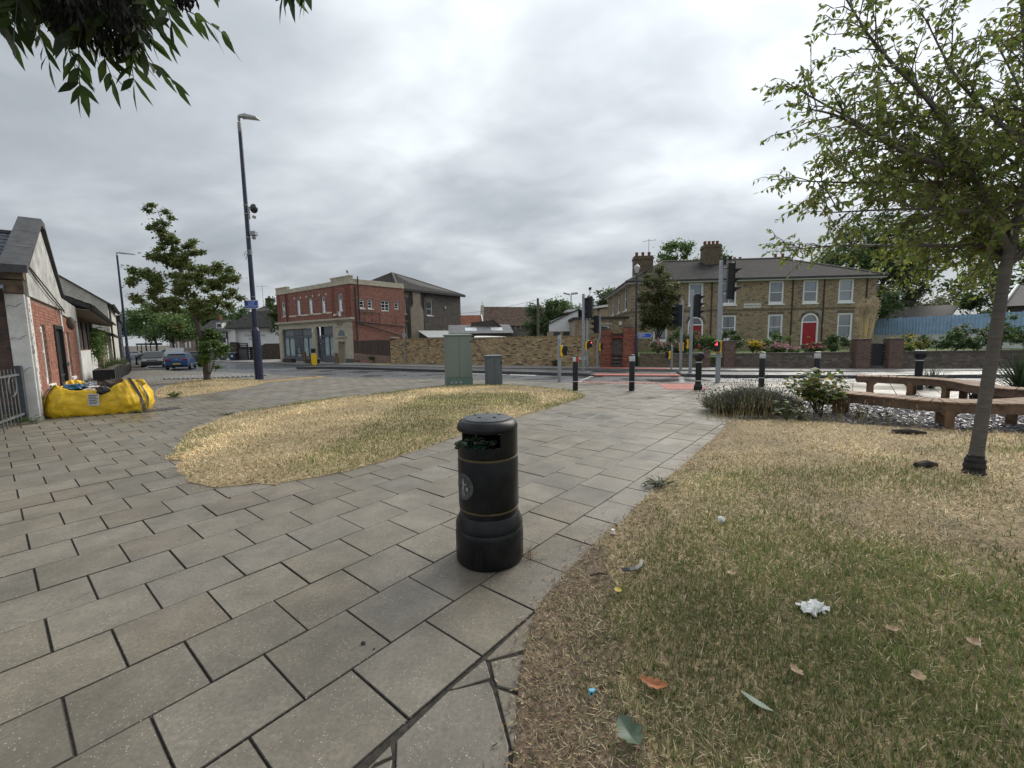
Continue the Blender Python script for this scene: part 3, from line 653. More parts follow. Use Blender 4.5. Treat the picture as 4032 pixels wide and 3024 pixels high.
# ---- slate chippings
def slate():
    bed = sheet('slate_bed', SLATE, .006, mat('slate_grit', (.075, .07, .078), .9, var=.4, scale=20), step=1)
    n = 13000; x = rng.uniform(4, 14, n); y = rng.uniform(4.5, 10, n); k = inside(SLATE, x, y) & (np.abs(x) < 1.3 * y); x, y = x[k], y[k]; n = len(x); z = .02 + rng.random(n) * .025
    az = rng.random(n) * 6.28; l = rng.uniform(.012, .036, n); w_ = l * rng.uniform(.4, .8, n); t1 = rng.normal(0, .22, n); t2 = rng.normal(0, .22, n); ux, uy = np.cos(az), np.sin(az); vs = []
    C = lambda a, b, h: np.stack([x + ux * a * l - uy * b * w_, y + uy * a * l + ux * b * w_, z + a * t1 * l + b * t2 * w_ + h], 1)
    top = [C(-1, -.6, 0), C(.5, -1, 0), C(1, .5, 0), C(-.5, 1, 0)]; bot = [C(-1, -.6, -.012), C(.5, -1, -.012), C(1, .5, -.012), C(-.5, 1, -.012)]
    V = np.stack(top + sum([[bot[a], bot[(a + 1) % 4], top[(a + 1) % 4], top[a]] for a in range(4)], []), 1)
    pal = np.array([(.20, .19, .21), (.15, .14, .165), (.27, .26, .28), (.22, .18, .20), (.11, .10, .12), (.36, .35, .37)])
    g = np_mesh('slate_chippings', V.reshape(-1, 3), 4, np.repeat(pal[rng.integers(0, 6, n)] * rng.uniform(.8, 1.15, (n, 1)), 5, 0), mat('slate_chip', attr=True, rough=.45, var=.1)); stuff(g)
    g['label'] = 'purple grey slate chippings spread under the wooden benches'; g['category'] = 'slate chippings'
slate()
# ================================================================== street furniture
M_BLK = mat('black_plastic', (.013, .014, .016), .45, spec=.35, var=.25, scale=14, dirt=(.04, .04, .04, .5), dirt_scale=6)
M_BIN = mat('bin_plastic', (.006, .0065, .0075), .40, spec=.3, var=.25, scale=10, bump=.05, bscale=300, dirt=(.022, .023, .025, .5), dirt_scale=5)
M_BINLID = mat('bin_lid_metal', (.05, .055, .06), .45, var=.3, scale=25, dirt=(.12, .125, .13, .6), dirt_scale=14)
M_GOLD = mat('gold_band', (.10, .072, .03), .5, var=.2, scale=20)
M_SILV = mat('worn_silver', (.30, .30, .29), .5, var=.3, scale=30, dirt=(.10, .10, .10, .7), dirt_scale=16)
M_GALV = mat('grey_pole_paint', (.27, .295, .32), .45, var=.1, scale=9, dirt=(.20, .21, .22, .5), dirt_scale=2.5)
M_NAVY = mat('navy_paint', (.016, .022, .055), .35, var=.2, scale=8, dirt=(.035, .038, .05, .5), dirt_scale=4)
M_WHT = mat('white_paint', (.72, .72, .70), .5, var=.06, scale=7, dirt=(.45, .44, .42, .35), dirt_scale=3)
M_RED = mat('red_reflective', (.55, .02, .02), .4, var=.1)
M_REFL = mat('white_reflective', (.62, .63, .64), .35, var=.08, scale=40, dirt=(.35, .35, .36, .6), dirt_scale=20)
M_YEL = mat('yellow_plastic', (.80, .52, .01), .45, var=.08, scale=10)
M_BLUE = mat('sign_blue', (.02, .10, .52), .4, var=.06)
M_LIT = mat('red_man_light', (1, .08, .10), .4, emit=1.6)
M_LENS = mat('dark_lens', (.02, .02, .022), .15, var=.1)

def arc_ring(q, r0, r1, z0, z1, a0, a1, n=20, col=None):
    for k in range(n):
        t0, t1 = a0 + (a1 - a0) * k / n, a0 + (a1 - a0) * (k + 1) / n
        c = lambda r, t, z: (r * math.cos(t), r * math.sin(t), z)
        q.quad(c(r1, t0, z0), c(r1, t1, z0), c(r1, t1, z1), c(r1, t0, z1)); q.quad(c(r0, t1, z0), c(r0, t0, z0), c(r0, t0, z1), c(r0, t1, z1))
        q.quad(c(r0, t0, z1), c(r1, t0, z1), c(r1, t1, z1), c(r0, t1, z1)); q.quad(c(r1, t0, z0), c(r0, t0, z0), c(r0, t1, z0), c(r1, t1, z0))
    for t in (a0, a1): q.quad((r0 * math.cos(t), r0 * math.sin(t), z0), (r1 * math.cos(t), r1 * math.sin(t), z0), (r1 * math.cos(t), r1 * math.sin(t), z1), (r0 * math.cos(t), r0 * math.sin(t), z1))
def litter_bin():
    t = thing('litter_bin', 'round black plastic litter bin with gold bands standing on the paving slabs', 'litter bin', (-.18, 2.97, 0)); t.scale = (1.03, 1.03, 1.075)
    n = 48
    MB().lathe([(.0, 0), (.225, 0), (.237, .015), (.238, .20), (.232, .225), (.225, .232), (.236, .240), (.234, .262), (.208, .318), (.202, .325)], n).build('base', M_BIN, t, smooth=True)
    MB().lathe([(.202, .325), (.204, .33), (.204, .362), (.200, .372)], n).build('lower_collar', M_BIN, t, smooth=True)
    MB().lathe([(.2035, .360), (.2065, .362), (.2065, .371), (.2035, .373)], n, caps=False).build('gold_band', M_GOLD, t, smooth=True)
    MB().lathe([(.195, .368), (.209, .378), (.209, .690), (.203, .706), (.19, .71)], n).build('body', M_BIN, t, smooth=True)
    MB().lathe([(.2035, .702), (.2068, .704), (.2068, .714), (.2035, .716)], n, caps=False).build('gold_band', M_GOLD, t, smooth=True)
    MB().lathe([(.19, .712), (.206, .718), (.207, .725), (.207, .755)], n, caps=False).build('upper_collar', M_BIN, t, smooth=True)
    q = MB()      # ring with two openings, one to the camera's left and a smaller gap through to the back
    arc_ring(q, .196, .207, .755, .885, R(-62), R(42), 26); arc_ring(q, .196, .207, .755, .885, R(120), R(155), 10)
    arc_ring(q, .196, .207, .755, .80, R(42), R(120), 18); arc_ring(q, .196, .207, .755, .79, R(155), R(298), 30)
    q.build('mouth_ring', M_BIN, t, smooth=True, bevel=.004)
    MB().lathe([(.190, .878), (.207, .884), (.210, .895), (.207, .912), (.190, .940), (.168, .950), (.158, .951)], n).build('hood', M_BIN, t, smooth=True)
    q = MB(); q.lathe([(.0, .94), (.160, .94), (.160, .956), (.150, .960), (.110, .966), (.06, .971), (.0, .973)], n); lid = q.build('ashtray_lid', M_BINLID, t, smooth=True)
    for k in range(5):
        a = R(20 + 72 * k); MB().lathe([(0, 0), (.013, 0), (.013, .003), (0, .003)], 12, (.085 * math.cos(a), .085 * math.sin(a), .9675)).build('stub_hole', mat('hole_black', (.004, .004, .004), .9), lid)
    MB().lathe([(.0, .60), (.19, .60)], 24, caps=False).build('liner', mat('liner_dark', (.01, .011, .01), .6), t)
    # round plaque with a raised figure dropping litter, on the side turned to the left
    pl = thing_disc(t, R(222), .535)
    # stain running down the base
    q = MB()
    for k, (a, w_) in enumerate(((R(252), .016), (R(259), .010))):
        q.add([(.2385 * math.cos(a + s * w_ / .24), .2385 * math.sin(a + s * w_ / .24), z) for z, s in ((.02, -1.3), (.02, 1.3), (.12, .8), (.19, .3), (.19, -.3), (.12, -.8))], [(0, 1, 2, 3, 4, 5)])
    q.build('drip_stain', mat('wet_black', (.005, .005, .006), .12), t)
    r_ = thing('rubbish', 'dark green bags and food wrappers stuffed in the mouth of the bin', 'rubbish', (-.18, 2.97, .755))
    for k in range(26):
        a = R(rnd.uniform(165, 292)); rr = rnd.uniform(.05, .19); c = (rr * math.cos(a), rr * math.sin(a), rnd.uniform(.03, .13)); s_ = rnd.uniform(.02, .04)
        colm = rnd.choice([mat('green_bag', (.006, .03, .018), .25, var=.4, scale=30), mat('dark_wrapper', (.03, .035, .02), .35, var=.4), mat('green_leafy', (.022, .04, .012), .5, var=.4), mat('dark_wrapper', (.03, .035, .02), .35)])
        MB().blob(c, (s_, s_ * .9, s_ * .7), 9, 6, .35).build('wrapper', colm, r_)
    for c in ((-.18, -.06, .09),): MB().blob(c, (.045, .03, .03), 9, 6, .4).build('leaf_scrap', mat('green_leafy', (.05, .09, .015), .5), r_)
def thing_disc(t, ang, z):
    q = MB(); q.lathe([(0, 0), (.082, 0), (.086, .004), (.080, .007), (.076, .004), (0, .004)], 28)
    me_m = Matrix.Translation((.2075 * math.cos(ang), .2075 * math.sin(ang), z)) @ Matrix.Rotation(ang, 4, 'Z') @ Matrix.Rotation(R(90), 4, 'Y')
    def bend(v):
        p = me_m @ Vector(v); u = Vector((-math.sin(ang), math.cos(ang), 0)); s = p.dot(u); r_ = .2085 + Vector(v).z; a = ang + s / .2085
        return (r_ * math.cos(a), r_ * math.sin(a), p.z)
    q.v = [bend(v) for v in q.v]; o = q.build('plaque', M_BINLID, t, smooth=True)
    g = MB()
    for (x, y, w_, h, r_) in ((.045, .0, .012, .012, 0), (.012, .0, .045, .016, 0), (-.035, .004, .05, .007, .1), (-.035, -.012, .05, .007, -.1), (.018, .02, .007, .035, .6), (-.01, .035, .022, .018, 0)):
        m = Matrix.Translation((-x, y, 0)) @ Matrix.Rotation(r_, 4, 'Z'); b = MB().box(-w_ / 2, w_ / 2, -h / 2, h / 2, .004, .0075); g.add([bend(m @ Vector(v)) for v in b.v], b.f)
    g.build('figure', M_SILV, o); return o
litter_bin()
def clump():
    q = MB()
    for k in range(90):
        a = rnd.uniform(0, 6.28); r_ = abs(rnd.gauss(0, .045)); x, y = .10 + r_ * math.cos(a), 2.90 + r_ * math.sin(a); l = rnd.uniform(.03, .09); b = rnd.uniform(0, 6.28); h = max(0, .09 - r_) * rnd.random()
        q.add([(x, y, h), (x + .004 * math.sin(b), y - .004 * math.cos(b), h), (x + l * math.cos(b) * .7, y + l * math.sin(b) * .7, h + rnd.uniform(-.01, .05))], [(0, 1, 2)], rnd.choice([(.16, .09, .045), (.28, .18, .09), (.09, .055, .03)]))
    stuff(q.build('dead_weeds', M_BLADE)); o = COL.objects[-1]; 
    s = MB(); s.tube([(.05, 2.93, .035), (.15, 2.92, .03), (.25, 2.925, .022)], .003, 5).build('straw', mat('dry_straw', (.62, .50, .26), .7)); tag(s_last(), 'long dry straw lying by the foot of the litter bin', 'straw')
def s_last(): return list(COL.objects)[-1]
clump()

# ---- bollards
def bollard():
    t = thing('bollard', '', 'bollard'); n = 24
    MB().lathe([(.0, 0), (.080, 0), (.080, .99), (.076, 1.0)], n).build('post', M_BLK, t, smooth=True)
    MB().lathe([(.0815, .87), (.083, .872), (.083, 1.02), (.0815, 1.022)], n).build('reflective_band', M_REFL, t, smooth=True)
    MB().lathe([(.0, 1.018), (.086, 1.018), (.088, 1.03), (.080, 1.05), (.05, 1.064), (0, 1.068)], n).build('cap', M_BLK, t, smooth=True)
    MB().lathe([(.0805, .265), (.082, .267), (.082, .283), (.0805, .285)], n, caps=False).build('lower_band', M_REFL, t, smooth=True)
    return t
G_B = 'slim black bollards along the crossing'
b0 = bollard(); b0['group'] = G_B
for k, (x, y, rz, lab) in enumerate([(1.91, 12.73, 0, 'black bollard with white and red band at the tip of the rounded lawn'), (3.53, 12.45, 0, 'black bollard with white band facing the red tactile crossing'),
        (7.65, 12.95, 0, 'black bollard with white band behind the lavender bush'), (9.0, 12.5, 0, 'black bollard with white band behind the green leafy shrub')]):
    o = b0 if k == 0 else dup(b0, (x, y, 0), rz); o.location = (x, y, 0); o['label'] = lab
    if k == 0:
        q = MB(); arc_ring(q, .082, .0845, .87, 1.02, R(-85), R(30), 8); RB = q
RB.build('red_reflector', M_RED, b0)
def bell_bollard(loc, rz, lab):
    t = thing('pipe_bollard', lab, 'bollard', loc, rz, 'thick black bollards with a round head'); n = 24
    MB().lathe([(.0, 0), (.118, 0), (.122, .06), (.112, .13), (.090, .165), (.085, .19)], n).build('foot', M_BLK, t, smooth=True)
    MB().lathe([(.085, .18), (.085, .93)], n).build('post', M_BLK, t, smooth=True)
    for z in (.255, .80): MB().lathe([(.0855, z), (.0885, z + .002), (.0885, z + .022), (.0855, z + .024)], n, caps=False).build('white_ring', M_REFL, t, smooth=True)
    q = MB(); q.lathe([(0, -.12), (.095, -.12), (.108, -.10), (.108, .10), (.095, .12), (0, .12)], n); m = Matrix.Translation((0, 0, .985)) @ Matrix.Rotation(R(90), 4, 'X'); q.v = [m @ Vector(v) for v in q.v]; q.build('round_head', M_BLK, t, smooth=True)
    q = MB(); q.lathe([(0, .121), (.07, .121), (.07, .124), (0, .124)], 20); q.v = [m @ Vector(v) for v in q.v]; q.build('lens', M_LENS, t)
bell_bollard((5.49, 12.45, 0), R(12), 'thick black bollard with round head standing on the red tactile slabs')
bell_bollard((11.3, 11.75, 0), R(55), 'thick black bollard with round head behind the wooden bench')

# ---- crossing signals
def push_box(par, z, ang, lit=False, side=1):
    """demand unit on a pole: black box with yellow shroud"""
    m = Matrix.Translation((0, 0, z)) @ Matrix.Rotation(ang, 4, 'Z')
    def pt(q): q.v = [m @ Vector(v) for v in q.v]; return q
    b = pt(MB().box(-.085, .085, -.29, -.10, -.17, .17)).build('push_button_unit', M_BLK, par, bevel=.012)
    q = MB(); pr = [(-.055, .19), (-.12, .19), (-.15, .13), (-.115, .03), (-.12, -.05), (-.155, -.15), (-.12, -.21), (-.055, -.19)]
    q.add([(x, y, zz) for x in (-.098, .098) for y, zz in pr], [tuple(range(8)), tuple(range(15, 7, -1))] + [(i, 8 + i, 8 + (i + 1) % 8, (i + 1) % 8) for i in range(8)]); pt(q).build('yellow_shroud', M_YEL, b)
    pt(MB().box(-.06, .06, -.296, -.291, .0, .14)).build('display', M_LENS, b)
    if lit:
        q = MB()
        for (x, zz, w_, h) in ((.03, .07, .016, .085), (.03, .122, .02, .016), (-.002, .075, .05, .014), (-.028, .055, .012, .03)): q.box(x - w_ / 2, x + w_ / 2, -.299, -.297, zz - h / 2, zz + h / 2)
        pt(q).build('red_figure', M_LIT, b)
    else: pt(MB().box(-.03, .03, -.297, -.292, -.10, -.03)).build('button', M_SILV, b)
    return b
def head3(par, z, ang, off=(0, 0), border=False, h=.95, tilt=0):
    """three lamp signal head; ang = direction its lamps face, clockwise from -Y"""
    m = Matrix.Translation((off[0], off[1], z)) @ Matrix.Rotation(ang, 4, 'Z') @ Matrix.Rotation(tilt, 4, 'Y')
    def pt(q): q.v = [m @ Vector(v) for v in q.v]; return q
    hd = pt(MB().box(-.15, .15, -.06, .16, -h / 2, h / 2)).build('signal_head', M_BLK, par, bevel=.02)
    if border: pt(MB().box(-.22, .22, -.045, -.035, -h / 2 - .07, h / 2 + .07)).build('white_border', M_WHT, hd); pt(MB().box(-.195, .195, -.055, -.046, -h / 2 - .045, h / 2 + .045)).build('backing_board', M_BLK, hd)
    else: pt(MB().box(-.19, .19, -.045, -.03, -h / 2 - .04, h / 2 + .04)).build('backing_board', M_BLK, hd)
    for k in (-1, 0, 1):
        zz = k * .30; q = MB(); n = 14
        for i in range(n):
            a0, a1 = R(-25 + 230 * i / n), R(-25 + 230 * (i + 1) / n); f = lambda a, y, r_: (r_ * math.cos(a), y, zz + r_ * math.sin(a)); dep = lambda a: -.10 - .20 * max(0, math.sin(a)) ** .7
            q.quad(f(a0, -.055, .115), f(a1, -.055, .115), f(a1, dep(a1), .112), f(a0, dep(a0), .112)); q.quad(f(a1, -.055, .108), f(a0, -.055, .108), f(a0, dep(a0), .105), f(a1, dep(a1), .105))
            q.quad(f(a0, dep(a0), .112), f(a1, dep(a1), .112), f(a1, dep(a1), .105), f(a0, dep(a0), .105))
        v = pt(q).build('visor', mat('visor_black', (.02, .021, .024), .75, var=.2, spec=.2), hd, smooth=True)
        q = MB(); q.lathe([(0, 0), (.10, 0), (.09, .018), (.05, .03), (0, .034)], 18); mm = Matrix.Translation((0, -.062, zz)) @ Matrix.Rotation(R(90), 4, 'X'); q.v = [mm @ Vector(a) for a in q.v]; pt(q).build('lens', M_LENS, v)
    return hd
def sig_pole(loc, h, lab, r_=.057, bent=False):
    t = thing('signal_pole', lab, 'signal pole', loc, 0, 'grey signal poles at the crossing')
    if bent: MB().tube([(0, 0, 0), (0, 0, .95), (.01, 0, 1.28), (.10, 0, 1.55), (.11, 0, 1.8), (.11, 0, h)], r_, 14).build('post', M_GALV, t, smooth=True)
    else:
        MB().lathe([(0, 0), (r_, 0), (r_, h), (r_ * .9, h + .01), (0, h + .015)], 18).build('post', M_GALV, t, smooth=True)
        MB().lathe([(r_ + .001, h - .22), (r_ + .004, h - .218), (r_ + .004, h - .205), (r_ + .001, h - .203)], 18, caps=False).build('collar', M_GALV, t)
    return t
def bracket(par, z, dx, dy):
    for zz in (z + .36, z - .36): MB().tube([(0, 0, zz), (dx, dy, zz + .01)], .02, 8).build('bracket', M_BLK, par)
def detector(par, x, y, z, ang):
    q = MB(); q.tube([(x, y, z - .16), (x, y, z)], .016, 8); q.rbox((x, y, z + .07), (.10, .13, .11), ang); q.rbox((x + .07 * math.sin(ang), y - .07 * math.cos(ang), z + .11), (.12, .06, .015), ang); q.build('detector', M_BLK, par)
# near side, left: short pole with a demand unit
p = sig_pole((1.72, 15.34, 0), 1.66, 'short grey pole with black push button box at the edge of the plaza', .062); push_box(p, 1.12, R(72), side=-1)
MB().rbox((-.02, -.063, 1.6), (.035, .004, .05)).build('sticker', M_WHT, p)
# near side, right: tall pole, signal head seen from behind
p = sig_pole((6.95, 14.28, 0), 4.02, 'tall grey pole with red figure push button beside the red tactile slabs', .075); push_box(p, 1.22, R(-42), lit=True, side=1)
bracket(p, 3.4, .34, -.10); head3(p, 3.35, R(72), (.34, -.06), h=1.15, tilt=0); detector(p, .26, -.02, 4.02, R(150)); MB().rbox((.04, -.09, 4.0), (.05, .12, .28), .2).build('sensor', M_BLK, p)
q = MB(); q.rbox((.22, -.10, 2.70), (.03, .012, .10)); q.build('sticker', M_WHT, p)
# island, left
p = sig_pole((3.32, 19.7, -.0), 3.55, 'grey signal pole at the left end of the traffic island', .065); push_box(p, 1.2, R(125), side=1); bracket(p, 3.0, .26, 0); head3(p, 2.95, R(-112), (.27, .05)); detector(p, .30, .0, 3.72, 0)
# far pavement, left
p = sig_pole((3.84, 21.6, .0), 2.55, 'grey signal pole with white bordered head before the yellow brick wall', .055); push_box(p, 1.25, R(30), lit=True, side=-1); head3(p, 3.05, R(62), (.05, -.05), border=True)
p = sig_pole((4.46, 22.15, .0), 2.75, 'bent grey signal pole beside the red brick gate', .055, bent=True); push_box(p, 1.1, R(115), side=1); head3(p, 2.25, R(-105), (-.10, .05), h=.9); detector(p, .05, 0, 2.9, R(80))
# far pavement and island, right
p = sig_pole((7.76, 20.6, .0), 1.10, 'short thin grey pole with yellow push button before the garden wall', .045); push_box(p, .68, R(-115), side=-1)
p = sig_pole((7.70, 19.35, .0), 3.15, 'grey signal pole with head facing left on the traffic island', .06); push_box(p, 1.1, R(150), side=1); bracket(p, 2.6, -.22, 0); head3(p, 2.5, R(-78), (-.22, -.02)); detector(p, -.13, 0, 3.3, R(60))
p = sig_pole((7.66, 18.2, .0), 3.5, 'grey signal pole with head facing right on the traffic island', .065); push_box(p, 1.25, R(-150), side=-1); bracket(p, 2.9, .25, -.03); head3(p, 2.85, R(80), (.26, -.03))

# ---- cabinets
def cabinet(name, lab, loc, rz, w_, d, h, m, plinth=None, lip=.02):
    t = thing(name, lab, 'cabinet', loc, rz, None)
    z0 = 0
    if plinth:
        b = MB().box(-w_ / 2, w_ / 2, -d / 2, d / 2, 0, plinth).build('plinth', mat('cabinet_plinth', (.13, .20, .17), .5, var=.1), t, bevel=.006); z0 = plinth
        for k in range(3): 
            for dz in (0, .035): MB().box(-w_ * .36 + k * .16, -w_ * .36 + k * .16 + .08, -d / 2 - .008, -d / 2, .07 + dz, .085 + dz).build('vent', M_WHT, b)
    MB().box(-w_ / 2 + .012, w_ / 2 - .012, -d / 2 + .012, d / 2 - .012, z0, h - .05).build('carcass', m, t, bevel=.008)
    q = MB(); q.box(-w_ / 2 + .03, -.004, -d / 2 - .004, -d / 2 + .012, z0 + .02, h - .08) if w_ > .55 else None; q.box(.004 if w_ > .55 else -w_ / 2 + .03, w_ / 2 - .03, -d / 2 - .004, -d / 2 + .012, z0 + .02, h - .08); dr = q.build('door', m, t, bevel=.004)
    q = MB(); q.lathe([(0, 0), (.03, 0), (.03, .012), (0, .012)], 14); mm = Matrix.Translation((w_ / 2 + .0 - .05, -d / 2 - .004, h - .26)) @ Matrix.Rotation(R(90), 4, 'X'); q.v = [mm @ Vector(v) for v in q.v]; q.build('lock', M_BLK, dr)
    q = MB(); o = lip; q.add([(-w_ / 2 - o, -d / 2 - o, h - .05), (w_ / 2 + o, -d / 2 - o, h - .05), (w_ / 2 + o, d / 2 + o, h - .05), (-w_ / 2 - o, d / 2 + o, h - .05), (-w_ / 2 - o, -d / 2 - o, h - .015), (w_ / 2 + o, -d / 2 - o, h - .015), (w_ / 2 + o, d / 2 + o, h - .015), (-w_ / 2 - o, d / 2 + o, h - .015), (-w_ / 2 + .05, 0, h + .012), (w_ / 2 - .05, 0, h + .012)],
        [(0, 3, 2, 1), (0, 1, 5, 4), (1, 2, 6, 5), (2, 3, 7, 6), (3, 0, 4, 7), (4, 5, 9, 8), (6, 7, 8, 9), (5, 6, 9), (7, 4, 8)]); q.build('roof', m, t, bevel=.004)
    return t
M_CABG = mat('cabinet_green', (.185, .225, .195), .5, var=.05, scale=4, dirt=(.15, .18, .16, .5), dirt_scale=2); M_CABD = mat('cabinet_grey', (.10, .12, .135), .5, var=.06, scale=5, dirt=(.08, .095, .105, .6), dirt_scale=3)
cabinet('telecom_cabinet', 'tall grey green metal cabinet at the back of the rounded lawn', (-1.88, 14.95, 0), R(18), .92, .46, 1.76, M_CABG, .25)
cabinet('utility_cabinet', 'low slate grey metal cabinet beside the taller green one', (-.62, 14.35, 0), R(17), .56, .32, 1.04, M_CABD)
# ---- lamp posts
def lamp_head(par, z, dx, L_=.75, m=None):
    q = MB(); q.tube([(0, 0, z - .02), (0, 0, z + .16)], .05, 10); q.tube([(0, 0, z + .10), (dx * .25, 0, z + .12)], .035, 10)
    a = q.build('spigot', m or M_SILV, par, smooth=True)
    q = MB(); q.xprism([(dx * .1, z + .15), (dx * .35, z + .17), (dx * L_, z + .02), (dx * L_, z - .04), (dx * .3, z + .06), (dx * .1, z + .08)], -.14, .14); q.build('lantern', mat('lantern_grey', (.42, .43, .43), .4, var=.08), par, bevel=.01)
    q = MB(); q.xprism([(dx * .32, z + .052), (dx * (L_ - .03), z - .036), (dx * (L_ - .03), z - .046), (dx * .32, z + .042)], -.11, .11); q.build('lens', mat('lantern_glass', (.6, .6, .58), .2), par)
    MB().lathe([(0, 0), (.035, 0), (.035, .07), (0, .08)], 10, (dx * .28, 0, z + .16)).build('photocell', M_GALV, par)
t = thing('lamp_post', 'tall navy lamp post with cameras and blue cyclist sign by the small lawn', 'lamp post', (-10.97, 18.4, 0), R(-8), 'tall navy lamp posts')
MB().lathe([(0, 0), (.165, 0), (.160, 2.05), (.150, 2.12), (.105, 2.2), (.10, 2.25)], 20).build('base_section', M_NAVY, t, smooth=True)
MB().tube([(0, 0, 2.2), (0, 0, 6), (0, 0, 10.5)], [.10, .085, .07], 18).build('shaft', M_NAVY, t, smooth=True)
MB().lathe([(.072, 10.15), (.075, 10.16), (.075, 10.5), (.05, 10.55)], 16).build('top_sleeve', M_SILV, t, smooth=True)
lamp_head(t, 10.62, 1, .86)
sg = MB().box(-.33, .33, -.135, -.12, 3.02, 3.37).build('sign', M_WHT, t, bevel=.01); MB().box(-.305, .305, -.139, -.1355, 3.045, 3.345).build('sign_face', M_BLUE, sg)
text('sign_lettering', 'CYCLISTS\nREJOIN\nCARRIAGEWAY', .085, M_WHT, sg, (0, -.1395, 3.2), (R(90), 0, 0), .001)
MB().lathe([(.098, 3.5), (.106, 3.5), (.106, 3.53), (.098, 3.53)], 16).build('clamp', M_SILV, t)
for z in (6.9, 7.25, 5.4, 5.95): MB().lathe([(.085, z), (.093, z), (.093, z + .04), (.085, z + .04)], 16).build('clamp', M_SILV, t)
cam1 = MB().rbox((.18, 0, 7.18), (.22, .03, .03)).rbox((.14, 0, 6.95), (.04, .04, .5)).build('camera_bracket', M_SILV, t)
MB().blob((.36, 0, 7.12), (.15, .15, .19), 16, 10).build('dome_camera', mat('dome_dark', (.02, .03, .025), .15), t, smooth='all'); MB().rbox((.34, 0, 6.78), (.10, .09, .12), ry=.4).build('infrared_lamp', M_SILV, t)
MB().rbox((.26, 0, 6.12), (.26, .2, .18)).build('camera_box', M_GALV, t, bevel=.02); MB().blob((.26, 0, 5.96), (.085, .085, .085), 14, 8).build('dome_camera', mat('dome_grey', (.25, .25, .25), .2), t, smooth='all')
q = MB(); q.tube([(-.1, -.05, 5.4), (-.22, -.05, 5.25), (-.14, -.05, 5.05), (-.08, -.05, 5.3)], .012, 6); q.build('cable_loop', mat('cable', (.12, .16, .2), .5), t); MB().rbox((.06, -.06, 5.35), (.16, .1, .22)).build('junction_box', mat('junction_grey', (.15, .17, .2), .5), t)
for x, y, h, rz, lab, nm in [(-38.6, 42.9, 11.0, R(10), 'tall navy lamp post beside the black planters', 1), ]:
    t = thing('lamp_post', lab, 'lamp post', (x, y, tz(x, y)), rz, 'tall navy lamp posts')
    MB().lathe([(0, 0), (.17, 0), (.165, 2.0), (.11, 2.15)], 16).build('base_section', M_NAVY, t, smooth=True); MB().tube([(0, 0, 2.1), (0, 0, h)], [.11, .075], 12).build('shaft', M_NAVY, t, smooth=True); lamp_head(t, h + .1, 1, 1.6, M_SILV)
def heritage_lamp(x, y, h, lab, sign=False):
    t = thing('lamp_post', lab, 'lamp post', (x, y, tz(x, y)), 0, 'short navy lamp posts')
    MB().lathe([(0, 0), (.12, 0), (.12, 1.5), (.07, 1.62), (.065, 1.7)], 14).build('base_section', M_NAVY, t, smooth=True); MB().tube([(0, 0, 1.6), (0, 0, h - .3)], [.06, .045], 12).build('shaft', M_NAVY, t, smooth=True)
    MB().lathe([(0, h - .32), (.07, h - .30), (.16, h - .02), (.16, h), (.10, h + .08), (.05, h + .12), (0, h + .16)], 14).build('lantern', mat('lantern_pale', (.5, .5, .48), .4), t, smooth=True)
    if sign:
        s = MB().add([(.08, -.03, 1.50), (.78, -.03, 1.50), (.88, -.03, 1.64), (.78, -.03, 1.78), (.08, -.03, 1.78)] + [(.08, -.01, 1.50), (.78, -.01, 1.50), (.88, -.01, 1.64), (.78, -.01, 1.78), (.08, -.01, 1.78)], [(0, 1, 2, 3, 4), (9, 8, 7, 6, 5)] + [(i, 5 + i, 5 + (i + 1) % 5, (i + 1) % 5) for i in range(5)]).build('finger_sign', M_WHT, t)
        MB().add([(.10, -.034, 1.525), (.77, -.034, 1.525), (.85, -.034, 1.64), (.77, -.034, 1.755), (.10, -.034, 1.755)], [(0, 1, 2, 3, 4)]).build('sign_face', M_BLUE, s)
        q = MB(); 
        for k in range(4): q.box(.14, .14 + (.35, .28, .38, .2)[k], -.037, -.0345, 1.71 - k * .05, 1.73 - k * .05)
        q.build('sign_lettering', M_WHT, s)
    return t
heritage_lamp(6.63, 22.75, 5.2, 'slim navy lamp post with blue arrow sign beside the red brick gate', True)

# ---- benches: curved timber seats on posts
M_TIM = mat('bench_slat', (.23, .145, .088), .85, var=.3, scale=5, stretch=(1, 1, 1), dirt=(.28, .24, .20, .7), dirt_scale=3, bump=.15, bscale=60)
M_TIMD = mat('bench_beam', (.135, .082, .052), .6, var=.3, scale=6, bump=.15, dirt=(.06, .035, .025, .6), dirt_scale=2)
M_POST = mat('bench_post', (.20, .12, .065), .75, var=.3, scale=6, dirt=(.10, .06, .035, .6), dirt_scale=3, bump=.2)
def catmull(p, n=12):
    p = [Vector(a) for a in p]; p = [p[0] * 2 - p[1]] + p + [p[-1] * 2 - p[-2]]; out = []
    for i in range(1, len(p) - 2):
        for k in range(n):
            t = k / n; a, b, c, d = p[i - 1], p[i], p[i + 1], p[i + 2]
            out.append(.5 * (2 * b + (c - a) * t + (2 * a - 5 * b + 4 * c - d) * t * t + (3 * b - a - 3 * c + d) * t ** 3))
    return out + [p[-2]]
